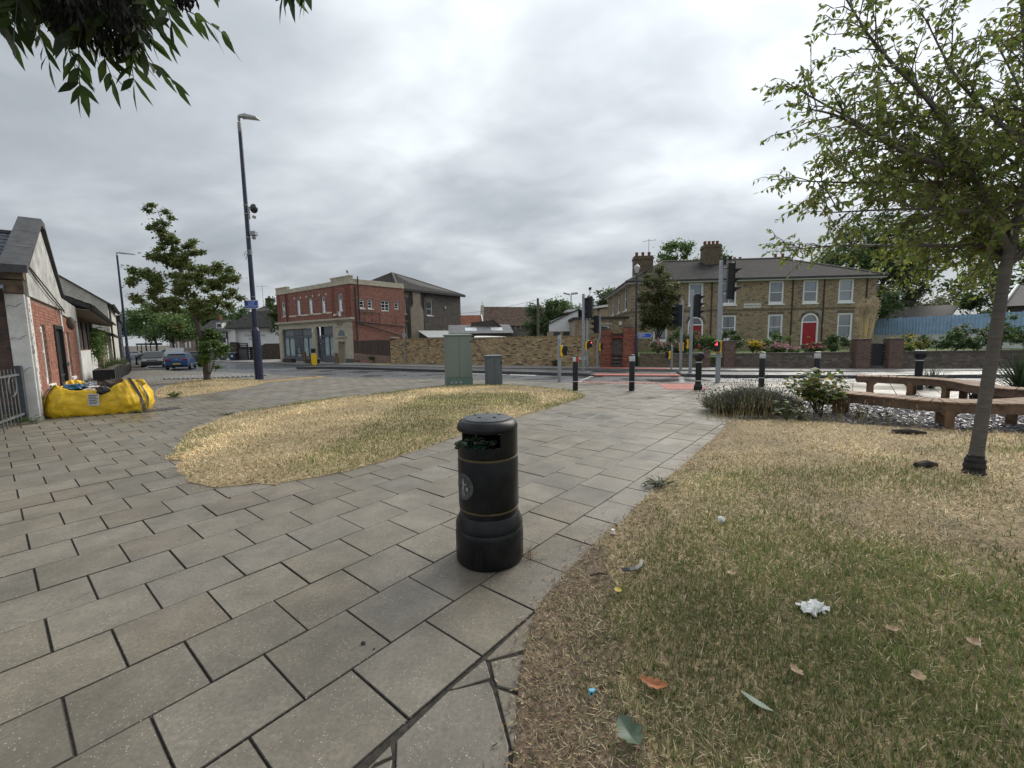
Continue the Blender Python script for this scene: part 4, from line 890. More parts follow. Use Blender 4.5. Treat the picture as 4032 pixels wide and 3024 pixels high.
def bench(lab, fr, width, legs, h=.45, side=1, lamp=None):
    t = thing('bench', lab, 'bench', (fr[0][0], fr[0][1], 0), 0, 'curved timber benches'); ox, oy = fr[0]
    c = catmull([(x - ox, y - oy, 0) for x, y in fr], 16)
    # resample by length
    L_ = [0]
    for a, b in zip(c, c[1:]): L_.append(L_[-1] + (b - a).length)
    def at(s):
        s = min(max(s, 0), L_[-1] - 1e-6)
        i = max(k for k in range(len(c) - 1) if L_[k] <= s); f = (s - L_[i]) / (L_[i + 1] - L_[i]); d = (c[i + 1] - c[i]).normalized(); return c[i] + (c[i + 1] - c[i]) * f, Vector((-d.y, d.x, 0)) * side
    sw = .145; n = int(L_[-1] / (sw + .014))
    for k in range(n):
        s0 = k * (sw + .014) + .004; s1 = s0 + sw - .002; p0, n0 = at(s0); p1, n1 = at(s1); z1 = h + rnd.uniform(-.002, .002); z0 = h - .032
        a, b, d, e = p0 - n0 * .012, p1 - n1 * .012, p1 + n1 * width, p0 + n0 * width
        q = MB(); vs = [(v.x, v.y, z) for z in (z0, z1) for v in (a, b, d, e)]
        fs = [(0, 3, 2, 1), (4, 5, 6, 7), (0, 1, 5, 4), (1, 2, 6, 5), (2, 3, 7, 6), (3, 0, 4, 7)]
        if side < 0: fs = [f[::-1] for f in fs]
        q.add(vs, fs); q.build('slat', M_TIM, t, bevel=.006)
    for o0, o1 in ((.004, .06), (width - .07, width - .014)):
        q = MB(); m_ = 40; ring = []
        for k in range(m_ + 1):
            p_, n_ = at(L_[-1] * k / m_); ring.append([(p_ + n_ * o0), (p_ + n_ * o1)])
        for k in range(m_):
            A, B = ring[k], ring[k + 1]; z0, z1 = h - .175, h - .034
            g = lambda v, z: (v.x, v.y, z)
            q.quad(g(A[0], z0), g(B[0], z0), g(B[0], z1), g(A[0], z1)); q.quad(g(B[1], z0), g(A[1], z0), g(A[1], z1), g(B[1], z1)); q.quad(g(A[1], z0), g(B[1], z0), g(B[0], z0), g(A[0], z0))
        q.build('beam', M_TIMD, t)
    for s in legs:
        p_, n_ = at(s); d = Vector((n_.y, -n_.x, 0)); ang = math.atan2(d.y, d.x)
        for o in (.05, width - .06):
            cc = p_ + n_ * o; lg = MB().rbox((cc.x, cc.y, .14), (.12, .10, .32), ang).build('leg', M_POST, t, bevel=.008)
        for sg_ in (-1, 1):
            q = MB(); 
            for o in (.05,):
                cc = p_ + n_ * o; q.add([tuple(cc + d * sg_ * a + n_ * b + Vector((0, 0, z))) for b in (-.03, .03) for a, z in ((.055, h - .18), (.12, h - .18), (.10, h - .20), (.075, h - .22), (.058, h - .26))], [(0, 1, 2, 3, 4), (9, 8, 7, 6, 5)] + [(i, 5 + i, 5 + (i + 1) % 5, (i + 1) % 5) for i in range(5)])
            q.build('brace', M_POST, t)
        cc = p_ + n_ * (width / 2); MB().rbox((cc.x, cc.y, h - .215), (.12, width - .16, .08), ang).build('cross_piece', M_POST, t)
    if lamp is not None:
        p_, n_ = at(lamp); ang = math.atan2(n_.x, -n_.y); b = MB().rbox((p_.x - n_.x * .015, p_.y - n_.y * .015, h - .10), (.15, .04, .10), ang).build('light_fitting', M_BLK, t, bevel=.006)
        q = MB(); q.lathe([(0, 0), (.03, 0), (.03, .01), (0, .01)], 14); mm = Matrix.Translation((p_.x - n_.x * .036, p_.y - n_.y * .036, h - .10)) @ Matrix.Rotation(ang, 4, 'Z') @ Matrix.Rotation(R(90), 4, 'X'); q.v = [mm @ Vector(v) for v in q.v]; q.build('lens', M_REFL, b)
    return t
bench('curved timber bench over the slate chippings with a small round light', [(6.02, 8.62), (6.2, 8.22), (6.4, 7.9), (6.6, 7.5), (6.78, 7.15), (7.0, 6.86), (7.4, 6.66), (8.1, 6.55), (9.2, 6.75)], .52, [.55, 2.15, 3.6], side=1, lamp=.42)
bench('curved timber bench standing behind the one over the slate', [(9.25, 11.33), (9.62, 11.06), (9.98, 10.72), (10.2, 10.35), (10.22, 9.9), (10.0, 9.4), (9.75, 8.9), (9.75, 8.4), (10.1, 7.9)], .5, [.3, 1.05, 1.75, 3.2], side=1)

# ---- yellow skip bag with rubbish
def skip_bag():
    t = thing('skip_bag', 'yellow woven skip bag full of rubbish slumped against the white gable corner', 'skip bag', (-9.74, 9.99, 0), R(28)); t.scale = (.84, .95, 1.16)
    # outline in local xy, rings rise and sag; long side faces the camera
    n = 72; rows = []
    def base(a):
        c, s = math.cos(a), math.sin(a); e = .45; x = 1.02 * math.copysign(abs(c) ** e, c); y = .62 * math.copysign(abs(s) ** e, s); return x, y
    prof = [(0, .97), (.03, 1.02), (.14, 1.06), (.28, 1.04), (.42, .97), (.53, .90), (.60, .86)]
    for j, (h, sc) in enumerate(prof):
        ring = []
        for k in range(n):
            a = 2 * math.pi * k / n; x, y = base(a); f = j / (len(prof) - 1)
            w_ = .03 * math.sin(7 * a + 5 * f) * (1 - abs(2 * f - 1)) + .022 * math.sin(19 * a + 9 * f) * f + rnd.uniform(-.012, .012)
            sag = 1.12 - .30 * f * (.5 + .5 * math.cos(4 * a)) * (1 if s_pos(a) else .7) - .06 * math.sin(2 * a + .6) * f
            end = 1 + (.08 if math.cos(a) > .8 else 0) * f
            ring.append((x * (sc + w_) * end, y * (sc + w_), h * sag + (0 if j == 0 else rnd.uniform(-.006, .006))))
        rows.append(ring)
    q = MB()
    for ring in rows: q.v += ring
    # inner lip
    lip = [(x * .93, y * .93, z - .04) for x, y, z in rows[-1]]; low = [(x * .85, y * .85, z - .2) for x, y, z in rows[-1]]; q.v += lip + low; m_ = len(rows) + 2
    for j in range(m_ - 1):
        for k in range(n): q.f.append((j * n + k, j * n + (k + 1) % n, (j + 1) * n + (k + 1) % n, (j + 1) * n + k)); q.c.append(None)
    M_BAG = mat('yellow_woven', (.74, .47, .012), .5, var=.1, scale=5, bump=.9, bscale=5, dirt=(.50, .30, .02, .6), dirt_scale=2.2, stretch=(1, 1, 2.5))
    sk = q.build('sack', M_BAG, t, smooth='all', sub=2); tx = bpy.data.textures.new('creases', 'CLOUDS'); tx.noise_scale = .16; tx.noise_depth = 3; dm_ = sk.modifiers.new('creases', 'DISPLACE'); dm_.texture = tx; dm_.strength = .10; dm_.mid_level = .55
    def strip(k0, k1, w_, m, nm):
        g = MB(); pr = None
        for j, ring in enumerate(rows[1:]):
            f = j / (len(rows) - 2); k = k0 + (k1 - k0) * f; a = int(k) % n; b = (a + 1) % n; fr = k - int(k)
            p_ = Vector(ring[a]).lerp(Vector(ring[b]), fr); d = (Vector(ring[b]) - Vector(ring[a])).normalized(); o = Vector((p_.x, p_.y * 1.6, 0)).normalized() * .03
            cur = (p_ + o - d * w_, p_ + o + d * w_)
            if pr: g.quad(pr[0], pr[1], cur[1], cur[0])
            pr = cur
        g.build(nm, m, t)
    M_STRAP = mat('grey_strap', (.10, .095, .09), .8, var=.2, scale=30)
    strip(41.5, 43.0, .045, M_STRAP, 'strap'); strip(44.0, 47.5, .018, mat('dark_cord', (.07, .05, .03), .8), 'tie_cord'); strip(66.5, 63.0, .04, M_STRAP, 'strap'); strip(69.5, 67.5, .03, M_STRAP, 'strap')
    # label
    lb = MB().add([(-.06, -.60, .20), (.17, -.615, .19), (.18, -.60, .42), (-.05, -.585, .43)], [(0, 1, 2, 3)]).add([(-.06, -.595, .20), (.17, -.61, .19), (.18, -.595, .42), (-.05, -.58, .43)], [(3, 2, 1, 0)]).build('paper_label', mat('paper_label', (.55, .56, .55), .6, var=.05), t, loc=(0, -.05, 0))
    g = MB()
    for k in range(6): z = .23 + k * .032; g.quad((-.035, -.6125 + z * .06 - .012, z), (.12 + .03 * (k % 2), -.622 + z * .06 - .012, z), (.12 + .03 * (k % 2), -.6205 + z * .06 - .012, z + .011), (-.035, -.611 + z * .06 - .012, z + .011))
    g.build('print_lines', mat('print_black', (.03, .03, .03), .7), lb)
    return t
def s_pos(a): return math.sin(a) < 0
skip_bag()
def bag_rubbish():
    m = Matrix.Translation((-9.74, 9.99, 0)) @ Matrix.Rotation(R(28), 4, 'Z') @ Matrix.Diagonal((.84, .95, 1.16, 1))
    def put(nm, lab, cat, mt, blobs):
        q = MB()
        for c, r_, j in blobs: q.blob(c, r_, 12, 8, j)
        q.v = [m @ Vector(v) for v in q.v]; tag(q.build(nm, mt), lab, cat)
    put('soil_heap', 'dark soil and brushwood heaped in the yellow skip bag', 'soil heap', mat('dark_rubble', (.055, .038, .028), .9, var=.5, scale=25, bump=.8), [((.28, .05, .40), (.55, .38, .24), .25), ((-.2, .1, .40), (.5, .36, .18), .25), ((.55, .1, .44), (.22, .2, .16), .3)])
    put('black_sack', 'small shiny black rubbish sack hanging over the rim of the skip bag', 'rubbish sack', mat('black_sack', (.012, .012, .014), .25, var=.3), [((.24, -.52, .47), (.15, .12, .095), .16)])
    put('blue_bag', 'crumpled blue plastic bag on top of the skip bag', 'plastic bag', mat('blue_film', (.03, .12, .24), .3, var=.4, scale=14), [((-.48, -.25, .53), (.19, .13, .08), .3), ((-.36, -.22, .55), (.11, .1, .06), .35)])
    put('grey_bag', 'crumpled grey plastic bag lying in the rubbish of the skip bag', 'plastic bag', mat('grey_film', (.30, .32, .35), .35, var=.3, scale=14), [((-.12, -.15, .58), (.13, .1, .06), .35)])
    put('newspaper', 'pale folded paper poking from the rubbish in the skip bag', 'paper', mat('pale_paper', (.60, .55, .52), .7), [((-.08, -.42, .49), (.12, .05, .035), .3), ((.0, -.3, .54), (.14, .08, .02), .3)])
    q = MB()
    for k in range(70):
        x, y = rnd.uniform(-.3, .75), rnd.uniform(-.25, .35); a = rnd.uniform(0, 6.28); l = rnd.uniform(.1, .25); p0 = m @ Vector((x, y, .58)); p1 = m @ Vector((x + l * math.cos(a), y + l * math.sin(a), .58 + rnd.uniform(-.06, .10))); q.tube([p0, p1], .005, 4)
    stuff(q.build('brushwood', mat('twig_brown', (.10, .065, .04), .9, var=.3)))
bag_rubbish()

# ---- railing, weeds, grate
t = thing('railing', 'low grey metal railing with round loop by the dark brick wall', 'railing', (-10.22, 8.8, 0), R(124.8))
q = MB().box(-.06, .06, -.05, .05, 0, 1.18).build('post', mat('post_dark', (.05, .058, .07), .6, var=.2), t, bevel=.006)
for z in (.18, 1.0): MB().box(-3.0, -.06, -.02, .02, z - .02, z + .02).build('rail', mat('rail_grey', (.12, .125, .13), .5, var=.2), t)
for k in range(16): MB().tube([(-.22 - k * .18, 0, .0), (-.22 - k * .18, 0, 1.13)], .011, 6).build('bar', mat('rail_grey', (.12, .125, .13), .5), t)
for x in (-.5, -1.4, -2.3): MB().tube([(x + .2 * math.cos(a), -.015, .79 + .2 * math.sin(a)) for a in np.linspace(0, 6.28, 19)], .01, 6).build('loop', mat('rail_grey', (.12, .125, .13), .5), t)
t = thing('drain_cover', 'rusty dark metal drain cover set in the paving by the skip bag', 'drain cover', (-8.5, 10.2, .004), R(51))
MB().box(-.35, .35, -.22, .22, -.02, .002).build('frame', mat('cover_dark', (.04, .04, .042), .55, var=.3), t)
for k in range(8): MB().box(-.32 + k * .083, -.32 + k * .083 + .05, -.19, .19, .0025, .007).build('bar', mat('cover_iron', (.07, .066, .06), .5, var=.3), t)

# ---- litter in the grass
def crumple(nm, lab, cat, loc, size, m, jit=.45, flat=.45):
    q = MB().blob((0, 0, 0), (size, size * .75, size * flat), 14, 9, jit); o = q.build(nm, m, loc=loc); o.rotation_euler.z = rnd.uniform(0, 6); return tag(o, lab, cat)
gz = lambda x, y: float(zR(x, y))
M_PAPER = mat('white_tissue', (.74, .74, .72), .8, var=.1, scale=20)
q = MB(); n = 13
for i in range(n):
    for j in range(9):
        x, y = -.075 + .15 * i / (n - 1), -.05 + .1 * j / 8; x += .012 * math.sin(5 * y * 20 + i); y += .012 * math.cos(i * 1.3); q.v.append((x, y, .012 + .02 * abs(math.sin(3.1 * i + 1.7 * j)) + .012 * rnd.random()))
for i in range(n - 1):
    for j in range(8):
        if (i in (0, n - 2) and j in (0, 1, 7)) or (i == 5 and j in (0, 7)): continue
        q.f.append((i * 9 + j, (i + 1) * 9 + j, (i + 1) * 9 + j + 1, i * 9 + j + 1)); q.c.append(None)
tag(q.build('crumpled_tissue', M_PAPER, loc=(1.65, 2.21, gz(1.65, 2.21) + .004), rz=.3), 'crumpled white tissue lying on the green grass', 'tissue')
t = MB().lathe([(0, 0), (.028, 0), (.03, .006), (.022, .012), (.02, .03), (0, .032)], 16).build('cup_lid', M_PAPER, loc=(1.71, 3.37, gz(1.71, 3.37) + .035), smooth=True); t.rotation_euler = (.9, .2, 0); tag(t, 'small round white cup lid tilted in the grass', 'lid')
t = thing('milk_pot', 'tiny white plastic milk pot at the edge of the slab path', 'plastic pot', (.79, 3.26, .02)); MB().lathe([(0, 0), (.016, 0), (.013, .028), (0, .028)], 14).build('cup', M_PAPER, t, smooth=True); MB().lathe([(.0, -.004), (.022, -.004), (.022, 0), (0, 0)], 14).build('rim', mat('pot_rim', (.5, .35, .3), .5), t)
t = thing('toy_cap', 'bright pale blue plastic cap in the brown litter', 'plastic cap', (.32, 1.68, gz(.32, 1.68) + .03)); MB().lathe([(0, 0), (.009, 0), (.009, .022), (0, .022)], 12).build('tube', mat('pale_blue', (.12, .45, .62), .35), t); MB().rbox((.008, .0, .018), (.02, .014, .009), .5).build('tab', mat('pale_blue', (.12, .45, .62), .35), t); MB().rbox((.0, -.010, .012), (.008, .004, .008)).build('mark', M_BLK, t)
def leaf(nm, lab, loc, L_, W_, m, rz, curl=.3, lobes=0):
    q = MB(); n = 12; row = []
    for k in range(n + 1):
        u = k / n; w_ = W_ * math.sin(math.pi * min(1, u * .98 + .01)) ** .8 * (1 + (.45 * abs(math.sin(lobes * math.pi * u)) - .2 if lobes else 0)); x = (u - .5) * L_; z = curl * L_ * (u - .5) ** 2 * 1.5
        row.append([(x, -w_ / 2, z + curl * w_ * .35), (x, 0, z), (x, w_ / 2, z + curl * w_ * .35)])
    for a, b in zip(row, row[1:]): q.quad(a[0], b[0], b[1], a[1]); q.quad(a[1], b[1], b[2], a[2])
    q.tube([(-L_ * .5, 0, row[0][1][2]), (-L_ * .75, 0, .004)], .0015, 4)
    o = q.build(nm, m, loc=loc, rz=rz); o.rotation_euler.x = rnd.uniform(-.2, .2); return tag(o, lab, 'leaf')
leaf('fallen_leaf', 'curled orange brown oak leaf in the litter', (.60, 1.71, gz(.6, 1.71) + .035), .12, .05, mat('leaf_orange', (.30, .10, .03), .6, var=.3, scale=30), -.4, .5, 4)
leaf('fallen_leaf', 'large dark green leaf with pale underside in the litter', (.43, 1.47, gz(.43, 1.47) + .045), .13, .085, mat('leaf_dark_green', (.035, .06, .03), .5, var=.35, scale=14, col2=(.12, .16, .11)), 1.9, .55, 3)
leaf('fallen_leaf', 'slender grey green leaf lying in the grass', (.98, 1.59, gz(.98, 1.59) + .045), .13, .035, mat('leaf_grey_green', (.20, .25, .19), .6, var=.2), 2.2, .2)
for k, (x, y) in enumerate([(1.38, 2.56), (1.9, 2.0), (1.25, 1.75), (1.75, 1.7), (2.2, 1.9)]):
    o = leaf('fallen_leaf', 'pale tan dry leaf lying in the green grass', (x, y, gz(x, y) + .04), .07, .045, mat('leaf_tan', (.36, .25, .15), .7, var=.3, scale=20), rnd.uniform(0, 6), .5, 3); o['group'] = 'pale tan dry leaves in the grass'
o = leaf('fallen_leaf', 'small yellow leaf at the lawn edge', (.62, 2.42, gz(.62, 2.42) + .04), .05, .04, mat('leaf_yellow', (.42, .32, .03), .6), .8, .4, 2)
q = MB(); pts = [(-.09, .02, 0), (-.05, -.005, .004), (0, -.01, .004), (.05, .005, .006), (.09, .04, .012)]
for a, b in zip(pts, pts[1:]): q.add([(a[0], a[1] - .012, a[2]), (b[0], b[1] - .012, b[2]), (b[0], b[1] + .012, b[2] + .01), (a[0], a[1] + .012, a[2] + .01), (a[0], a[1] - .012, a[2] - .006), (b[0], b[1] - .012, b[2] - .006), (b[0], b[1] + .012, b[2] + .004), (a[0], a[1] + .012, a[2] + .004)], [(0, 1, 2, 3), (7, 6, 5, 4), (0, 4, 5, 1), (2, 6, 7, 3)])
tag(q.build('plastic_shard', mat('shard_dark', (.03, .033, .036), .4), loc=(.80, 2.68, gz(.8, 2.68) + .03), rz=.4), 'curved black plastic shard lying near the slab path', 'plastic shard')
for k, (x, y, a, l, lab) in enumerate([(6.05, 6.36, -.3, .42, 'short dark log lying before the slate chippings'), (.55, 2.62, .1, .12, 'thin dark stick in the brown litter by the path'), (4.72, 4.72, .1, .26, 'dark flat bark piece beside the tree trunk')]):
    z = gz(x, y) + .03; tag(MB().tube([(x - l / 2 * math.cos(a), y - l / 2 * math.sin(a), z), (x, y, z + .012), (x + l / 2 * math.cos(a), y + l / 2 * math.sin(a), z)], [.035 if k != 1 else .006, .045 if k != 1 else .007, .02 if k != 1 else .004], 8).build('dead_stick', mat('dead_wood', (.05, .038, .03), .9, var=.4, scale=12)), lab, 'stick')
for k, (x, y, s_) in enumerate([(-.80, 2.07, .012), (-.73, 2.03, .006), (.30, 2.60, .011), (.86, 3.42, .010), (-2.9, 4.2, .012)]):
    o = tag(MB().blob((x, y, s_ * .6), (s_, s_ * .8, s_ * .7), 8, 6, .2).build('pebble', mat('pebble_grey' if k in (2,) else 'pebble_dark', (.12, .13, .15) if k in (2,) else (.03, .03, .033), .7), smooth='all'), 'small dark pebble lying on the paving slabs', 'pebble', 'loose dark pebbles on the slabs')
# ================================================================== buildings
M_BRK = mat('brick_face', attr=True, rough=.85, var=.16, scale=14)
M_MTR = mat('mortar', (.34, .305, .26), .95, var=.15, scale=12)
M_MTRD = mat('mortar_dark', (.13, .115, .10), .95, var=.2, scale=12)
M_MTRR = mat('mortar_red', (.24, .16, .125), .95, var=.15, scale=12)
M_STONE = mat('cream_stone', (.46, .415, .315), .85, var=.12, scale=3, dirt=(.27, .245, .19, .55), dirt_scale=1.1)
M_RENDER = mat('old_white_render', (.60, .595, .57), .85, var=.10, scale=3, dirt=(.36, .36, .35, .75), dirt_scale=1.0, bump=.25, bscale=25)
M_RENDG = mat('stained_render', (.42, .42, .40), .88, var=.22, scale=2.2, dirt=(.22, .22, .21, .75), dirt_scale=.9, bump=.25, bscale=25)
M_SLATE = mat('roof_slate', attr=True, rough=.85, var=.15, scale=6, spec=.2)
M_ROOFD = mat('roof_dark', (.035, .033, .032), .7, var=.3, scale=4)
M_PVC = mat('white_frame', (.80, .80, .78), .45, var=.04)
M_IRON = mat('black_iron_pipe', (.02, .02, .022), .5, var=.2)
M_GREYP = mat('shopfront_grey', (.10, .115, .14), .5, var=.08, scale=5)
M_DOORR = mat('red_door_paint', (.34, .012, .022), .38, var=.1, scale=6)
SLP = [(.036, .036, .038), (.045, .043, .044), (.030, .030, .033), (.053, .050, .048), (.040, .037, .036)]
def tiles(parent, c, w_, h, pal, nind=0, name='slate', thick=.012, budget=None):
    """courses of slates on a roof slope c = eave left, eave right, ridge right, ridge left"""
    el, er, rr, rl = [Vector(v) for v in c]; n = max(1, round(((rl - el).length + (rr - er).length) / 2 / h)); nrm = (er - el).cross(rl - el).normalized()
    if nrm.z < 0: nrm = -nrm
    W = [];
    for k in range(n):
        v0, v1 = k / n, (k + 1.12) / n; a0, b0 = el.lerp(rl, v0), er.lerp(rr, v0); a1, b1 = el.lerp(rl, min(1, v1)), er.lerp(rr, min(1, v1)); L_ = (b0 - a0).length
        if L_ < .05: continue
        m_ = max(1, round(L_ / w_)); st = 1 / m_; s = -.5 * st if k % 2 else 0
        while s < 1 - 1e-6:
            u0, u1 = max(0, s) + .0035 / L_, min(1, s + st) - .0035 / L_; s += st
            if (u1 - u0) * L_ < .02: continue
            p = [a0.lerp(b0, u0), a0.lerp(b0, u1), a1.lerp(b1, u1), a1.lerp(b1, u0)]; p = [p[0] + nrm * (thick * 1.6), p[1] + nrm * (thick * 1.6), p[2] + nrm * .002, p[3] + nrm * .002]; W.append((p, k))
    mw = Matrix.Translation(parent_loc(parent)) @ Matrix.Rotation(parent_rz(parent), 4, 'Z')
    if budget is None: budget = [nind]
    od = sorted(range(len(W)), key=lambda i: (mw @ W[i][0][0]).length); kk = min(budget[0], len(W)); ind = set(od[:kk]); budget[0] -= kk
    vs = []; cs = []
    for i, (p, k) in enumerate(W):
        col = rnd.choice(pal); e = rnd.uniform(.85, 1.15); q0, q1 = p[0] - nrm * thick, p[1] - nrm * thick
        if i in ind: MB().add([p[0], p[1], p[2], p[3], q0, q1], [(0, 1, 2, 3), (4, 5, 1, 0)], tuple(x * e for x in col)).build(name, M_SLATE, parent)
        else: vs += p + [q0, q1, p[1], p[0]]; cs += [tuple(x * e for x in col)] * 2
    if cs: stuff(np_mesh(name + '_courses', vs, 4, cs, M_SLATE, parent))
def slope(mb, c, th=.05):
    p = [Vector(v) for v in c]; n = (p[1] - p[0]).cross(p[-1] - p[0]).normalized()
    if n.z < 0: n = -n
    k = len(p); mb.add(p + [v - n * th for v in p], [tuple(range(k)), tuple(range(2 * k - 1, k - 1, -1))] + [(i, k + i, k + (i + 1) % k, (i + 1) % k) for i in range(k)])
def pbox(mb, P, s0, s1, o0, o1, z0, z1):
    v = [P(s0, o0, z0), P(s1, o0, z0), P(s1, o1, z0), P(s0, o1, z0), P(s0, o0, z1), P(s1, o0, z1), P(s1, o1, z1), P(s0, o1, z1)]
    mb.add(v, [(0, 1, 2, 3), (4, 7, 6, 5), (0, 4, 5, 1), (1, 5, 6, 2), (2, 6, 7, 3), (3, 7, 4, 0)]); return mb
def ppart(name, P, m, par, boxes, bevel=0):
    q = MB()
    for b in boxes: pbox(q, P, *b)
    return q.build(name, m, par, bevel=bevel)
def chimney(par, x, y, z0, z1, w_, d, m, pots=3, potm=None):
    c = MB().box(x, x + w_, y, y + d, z0, z1).box(x - .05, x + w_ + .05, y - .05, y + d + .05, z1 - .28, z1 - .14).build('chimney', m, par)
    for k in range(pots): MB().lathe([(.0, 0), (.13, 0), (.11, .25), (.13, .28), (.13, .34), (.09, .34), (.09, .2)], 12, (x + w_ * (k + .5) / pots, y + d / 2, z1)).build('chimney_pot', potm or mat('terracotta', (.22, .07, .04), .8, var=.2), c, smooth=True)
    return c
YEL_PAL = [((.33, .26, .155), 4), ((.37, .285, .17), 3), ((.27, .21, .13), 3), ((.21, .165, .11), 2), ((.30, .22, .135), 2), ((.15, .12, .09), 1)]
def terrace():
    t = thing('terraced_house', 'long brown brick terrace with white sash windows and red doors behind the garden wall', 'house', (9.22, 33.1, 0), math.atan2(-.08487, .99639))
    L_ = 17.67; D_ = 12.4; P = frame((0, 0), (1, 0)); Ps = frame((0, D_), (0, -1)); zb, ze = .35, 5.72
    up = [(s, s + 1.08, 3.87, 5.55) for s in (1.72, 4.29, 6.71, 10.1, 12.52, 15.0)]; lo = [(s, s + 1.06, 1.2, 3.1) for s in (1.72, 6.78, 10.15, 15.07)]
    doors = [(4.3, 5.42, .55, 3.02), (12.52, 13.72, .55, 3.12)]
    side = [(2.5, 4.0, 3.72, 5.6), (5.95, 7.4, 3.72, 5.6), (9.3, 10.8, 3.72, 5.6), (9.33, 10.82, 1.3, 3.1)]
    q = MB(); wall_mesh(q, P, 0, L_, zb, ze, up + lo + doors, .11); wall_mesh(q, Ps, 0, D_, zb, ze, side, .11)
    q.quad((L_, 0, zb), (L_, D_, zb), (L_, D_, ze), (L_, 0, ze)); q.quad((L_, D_, zb), (0, D_, zb), (0, D_, ze), (L_, D_, ze))
    w_ = q.build('wall', M_MTR, t); bud = [300]
    arches = [(a - .1, b + .1, d - .001, d + .22) for a, b, c, d in up + lo] + [(a - .22, b + .22, d - .6, d + .2) for a, b, c, d in doors]
    cells = brick_cells(0, L_, zb, ze - .15, [(h[0], h[1], h[2] - .01, h[3]) for h in up + lo + doors] + arches + [(8.3, 9.57, 3.57, 3.96)])
    bricks(w_, P, cells, YEL_PAL, M_BRK, 'ter', budget=bud)
    bricks(w_, Ps, brick_cells(0, D_, zb, ze - .15, side), YEL_PAL, M_BRK, 'ters', nind=0)
    # soldier arches
    g = MB()
    for a, b, c, d in up + lo:
        n = 15
        for k in range(n): s0 = a - .08 + (b - a + .16) * k / n; pbox(g, P, s0 + .004, s0 + (b - a + .16) / n - .004, -.01, .009, d + .003, d + .2)
    stuff(g.build('soldier_arches', mat('arch_brick', (.17, .125, .08), .9, var=.3, scale=9), w_))
    # plinth of the band course
    ppart('string_course', P, mat('band_brick', (.19, .15, .095), .9, var=.25, scale=8), w_, [(0, L_, 0, .035, 3.40, 3.46), (0, L_, 0, .05, 3.47, 3.55)]); ppart('string_course', Ps, mat('band_brick', (.19, .15, .095), .9), w_, [(0, D_, 0, .035, 3.40, 3.46), (0, D_, 0, .05, 3.47, 3.55)])
    cur = {0: None, 1: ('blind', .5), 2: ('drawn', 1), 3: ('blind', .45), 4: ('blind', .55), 5: ('net', 1)}
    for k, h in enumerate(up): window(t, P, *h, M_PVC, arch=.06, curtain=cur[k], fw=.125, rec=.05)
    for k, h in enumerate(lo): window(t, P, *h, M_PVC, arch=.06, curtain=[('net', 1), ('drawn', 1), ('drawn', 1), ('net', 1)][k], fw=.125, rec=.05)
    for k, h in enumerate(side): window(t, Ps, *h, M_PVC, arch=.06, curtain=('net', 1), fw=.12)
    for k, (a, b, c, d) in enumerate(doors):
        r_ = (b - a) / 2; zc = d - r_; q = MB()
        # white surround with an arch, red panelled door, fanlight
        n = 16
        for i in range(n):
            a0, a1 = math.pi * i / n, math.pi * (i + 1) / n; f = lambda an, rr, o: P((a + b) / 2 - rr * math.cos(an), o, zc + rr * math.sin(an))
            q.quad(f(a0, r_ - .1, .02), f(a1, r_ - .1, .02), f(a1, r_, .02), f(a0, r_, .02)); q.quad(f(a0, r_ - .1, .02), f(a0, r_ - .1, -.1), f(a1, r_ - .1, -.1), f(a1, r_ - .1, .02)); q.quad(f(a0, r_, .02), f(a1, r_, .02), f(a1, r_, -.02), f(a0, r_, -.02))
        pbox(q, P, a, a + .1, -.1, .02, c, zc); pbox(q, P, b - .1, b, -.1, .02, c, zc); pbox(q, P, a + .1, b - .1, -.1, -.03, zc - .09, zc)
        sr = q.build('door_surround', M_PVC, t)
        g = MB(); n = 12; an = [math.pi * i / n for i in range(n + 1)]; g.add([P((a + b) / 2 - (r_ - .1) * math.cos(x), -.06, zc + (r_ - .1) * math.sin(x)) for x in an], [tuple(range(n + 1))]); g.build('fanlight', glass('window_glass'), sr)
        # arch of bricks over
        g = MB()
        for i in range(17):
            x = math.pi * (i + .5) / 17; c0 = ((a + b) / 2 - (r_ + .11) * math.cos(x), zc + (r_ + .11) * math.sin(x))
            u = (-math.cos(x), math.sin(x)); v_ = (u[1], -u[0]); hw = .048; hl = .10
            pts = [(c0[0] + u[0] * sa * hl + v_[0] * sb * hw, c0[1] + u[1] * sa * hl + v_[1] * sb * hw) for sa, sb in ((-1, -1), (-1, 1), (1, 1), (1, -1))]
            if i and (pts[1][0] - pts[0][0]) * (pts[2][1] - pts[1][1]) - (pts[1][1] - pts[0][1]) * (pts[2][0] - pts[1][0]) < 0: pts = pts[::-1]
            g.add([P(s, .01, z) for s, z in pts] + [P(s, -.012, z) for s, z in pts], [(0, 1, 2, 3)] + [(j, 4 + j, 4 + (j + 1) % 4, (j + 1) % 4) for j in range(4)])
        stuff(g.build('arch_bricks', mat('arch_brick', (.17, .125, .08), .9), w_))
        g = MB(); pbox(g, P, a + .1, b - .1, -.12, -.07, c + .02, zc - .09); dr = g.build('door', M_DOORR, t); dw = b - a - .2
        for i in range(2):
            for z0, z1 in ((.12, .62), (.95, 1.5), (1.58, 1.78)): ppart('panel', P, M_DOORR, dr, [(a + .1 + .08 + i * dw / 2, a + .1 + dw / 2 - .05 + i * dw / 2, -.07, -.055, c + z0, c + z1)], .01)
        ppart('letter_box', P, mat('brass', (.45, .3, .1), .35, metal=.8), dr, [((a + b) / 2 - .13, (a + b) / 2 + .13, -.07, -.05, c + .78, c + .85)])
        ppart('handle', P, M_SILV, dr, [(b - .2, b - .16, -.07, -.03, c + 1.05, c + 1.1)])
        ppart('step', P, M_STONE, t, [(a - .1, b + .1, -.1, .45, .38, .535)])
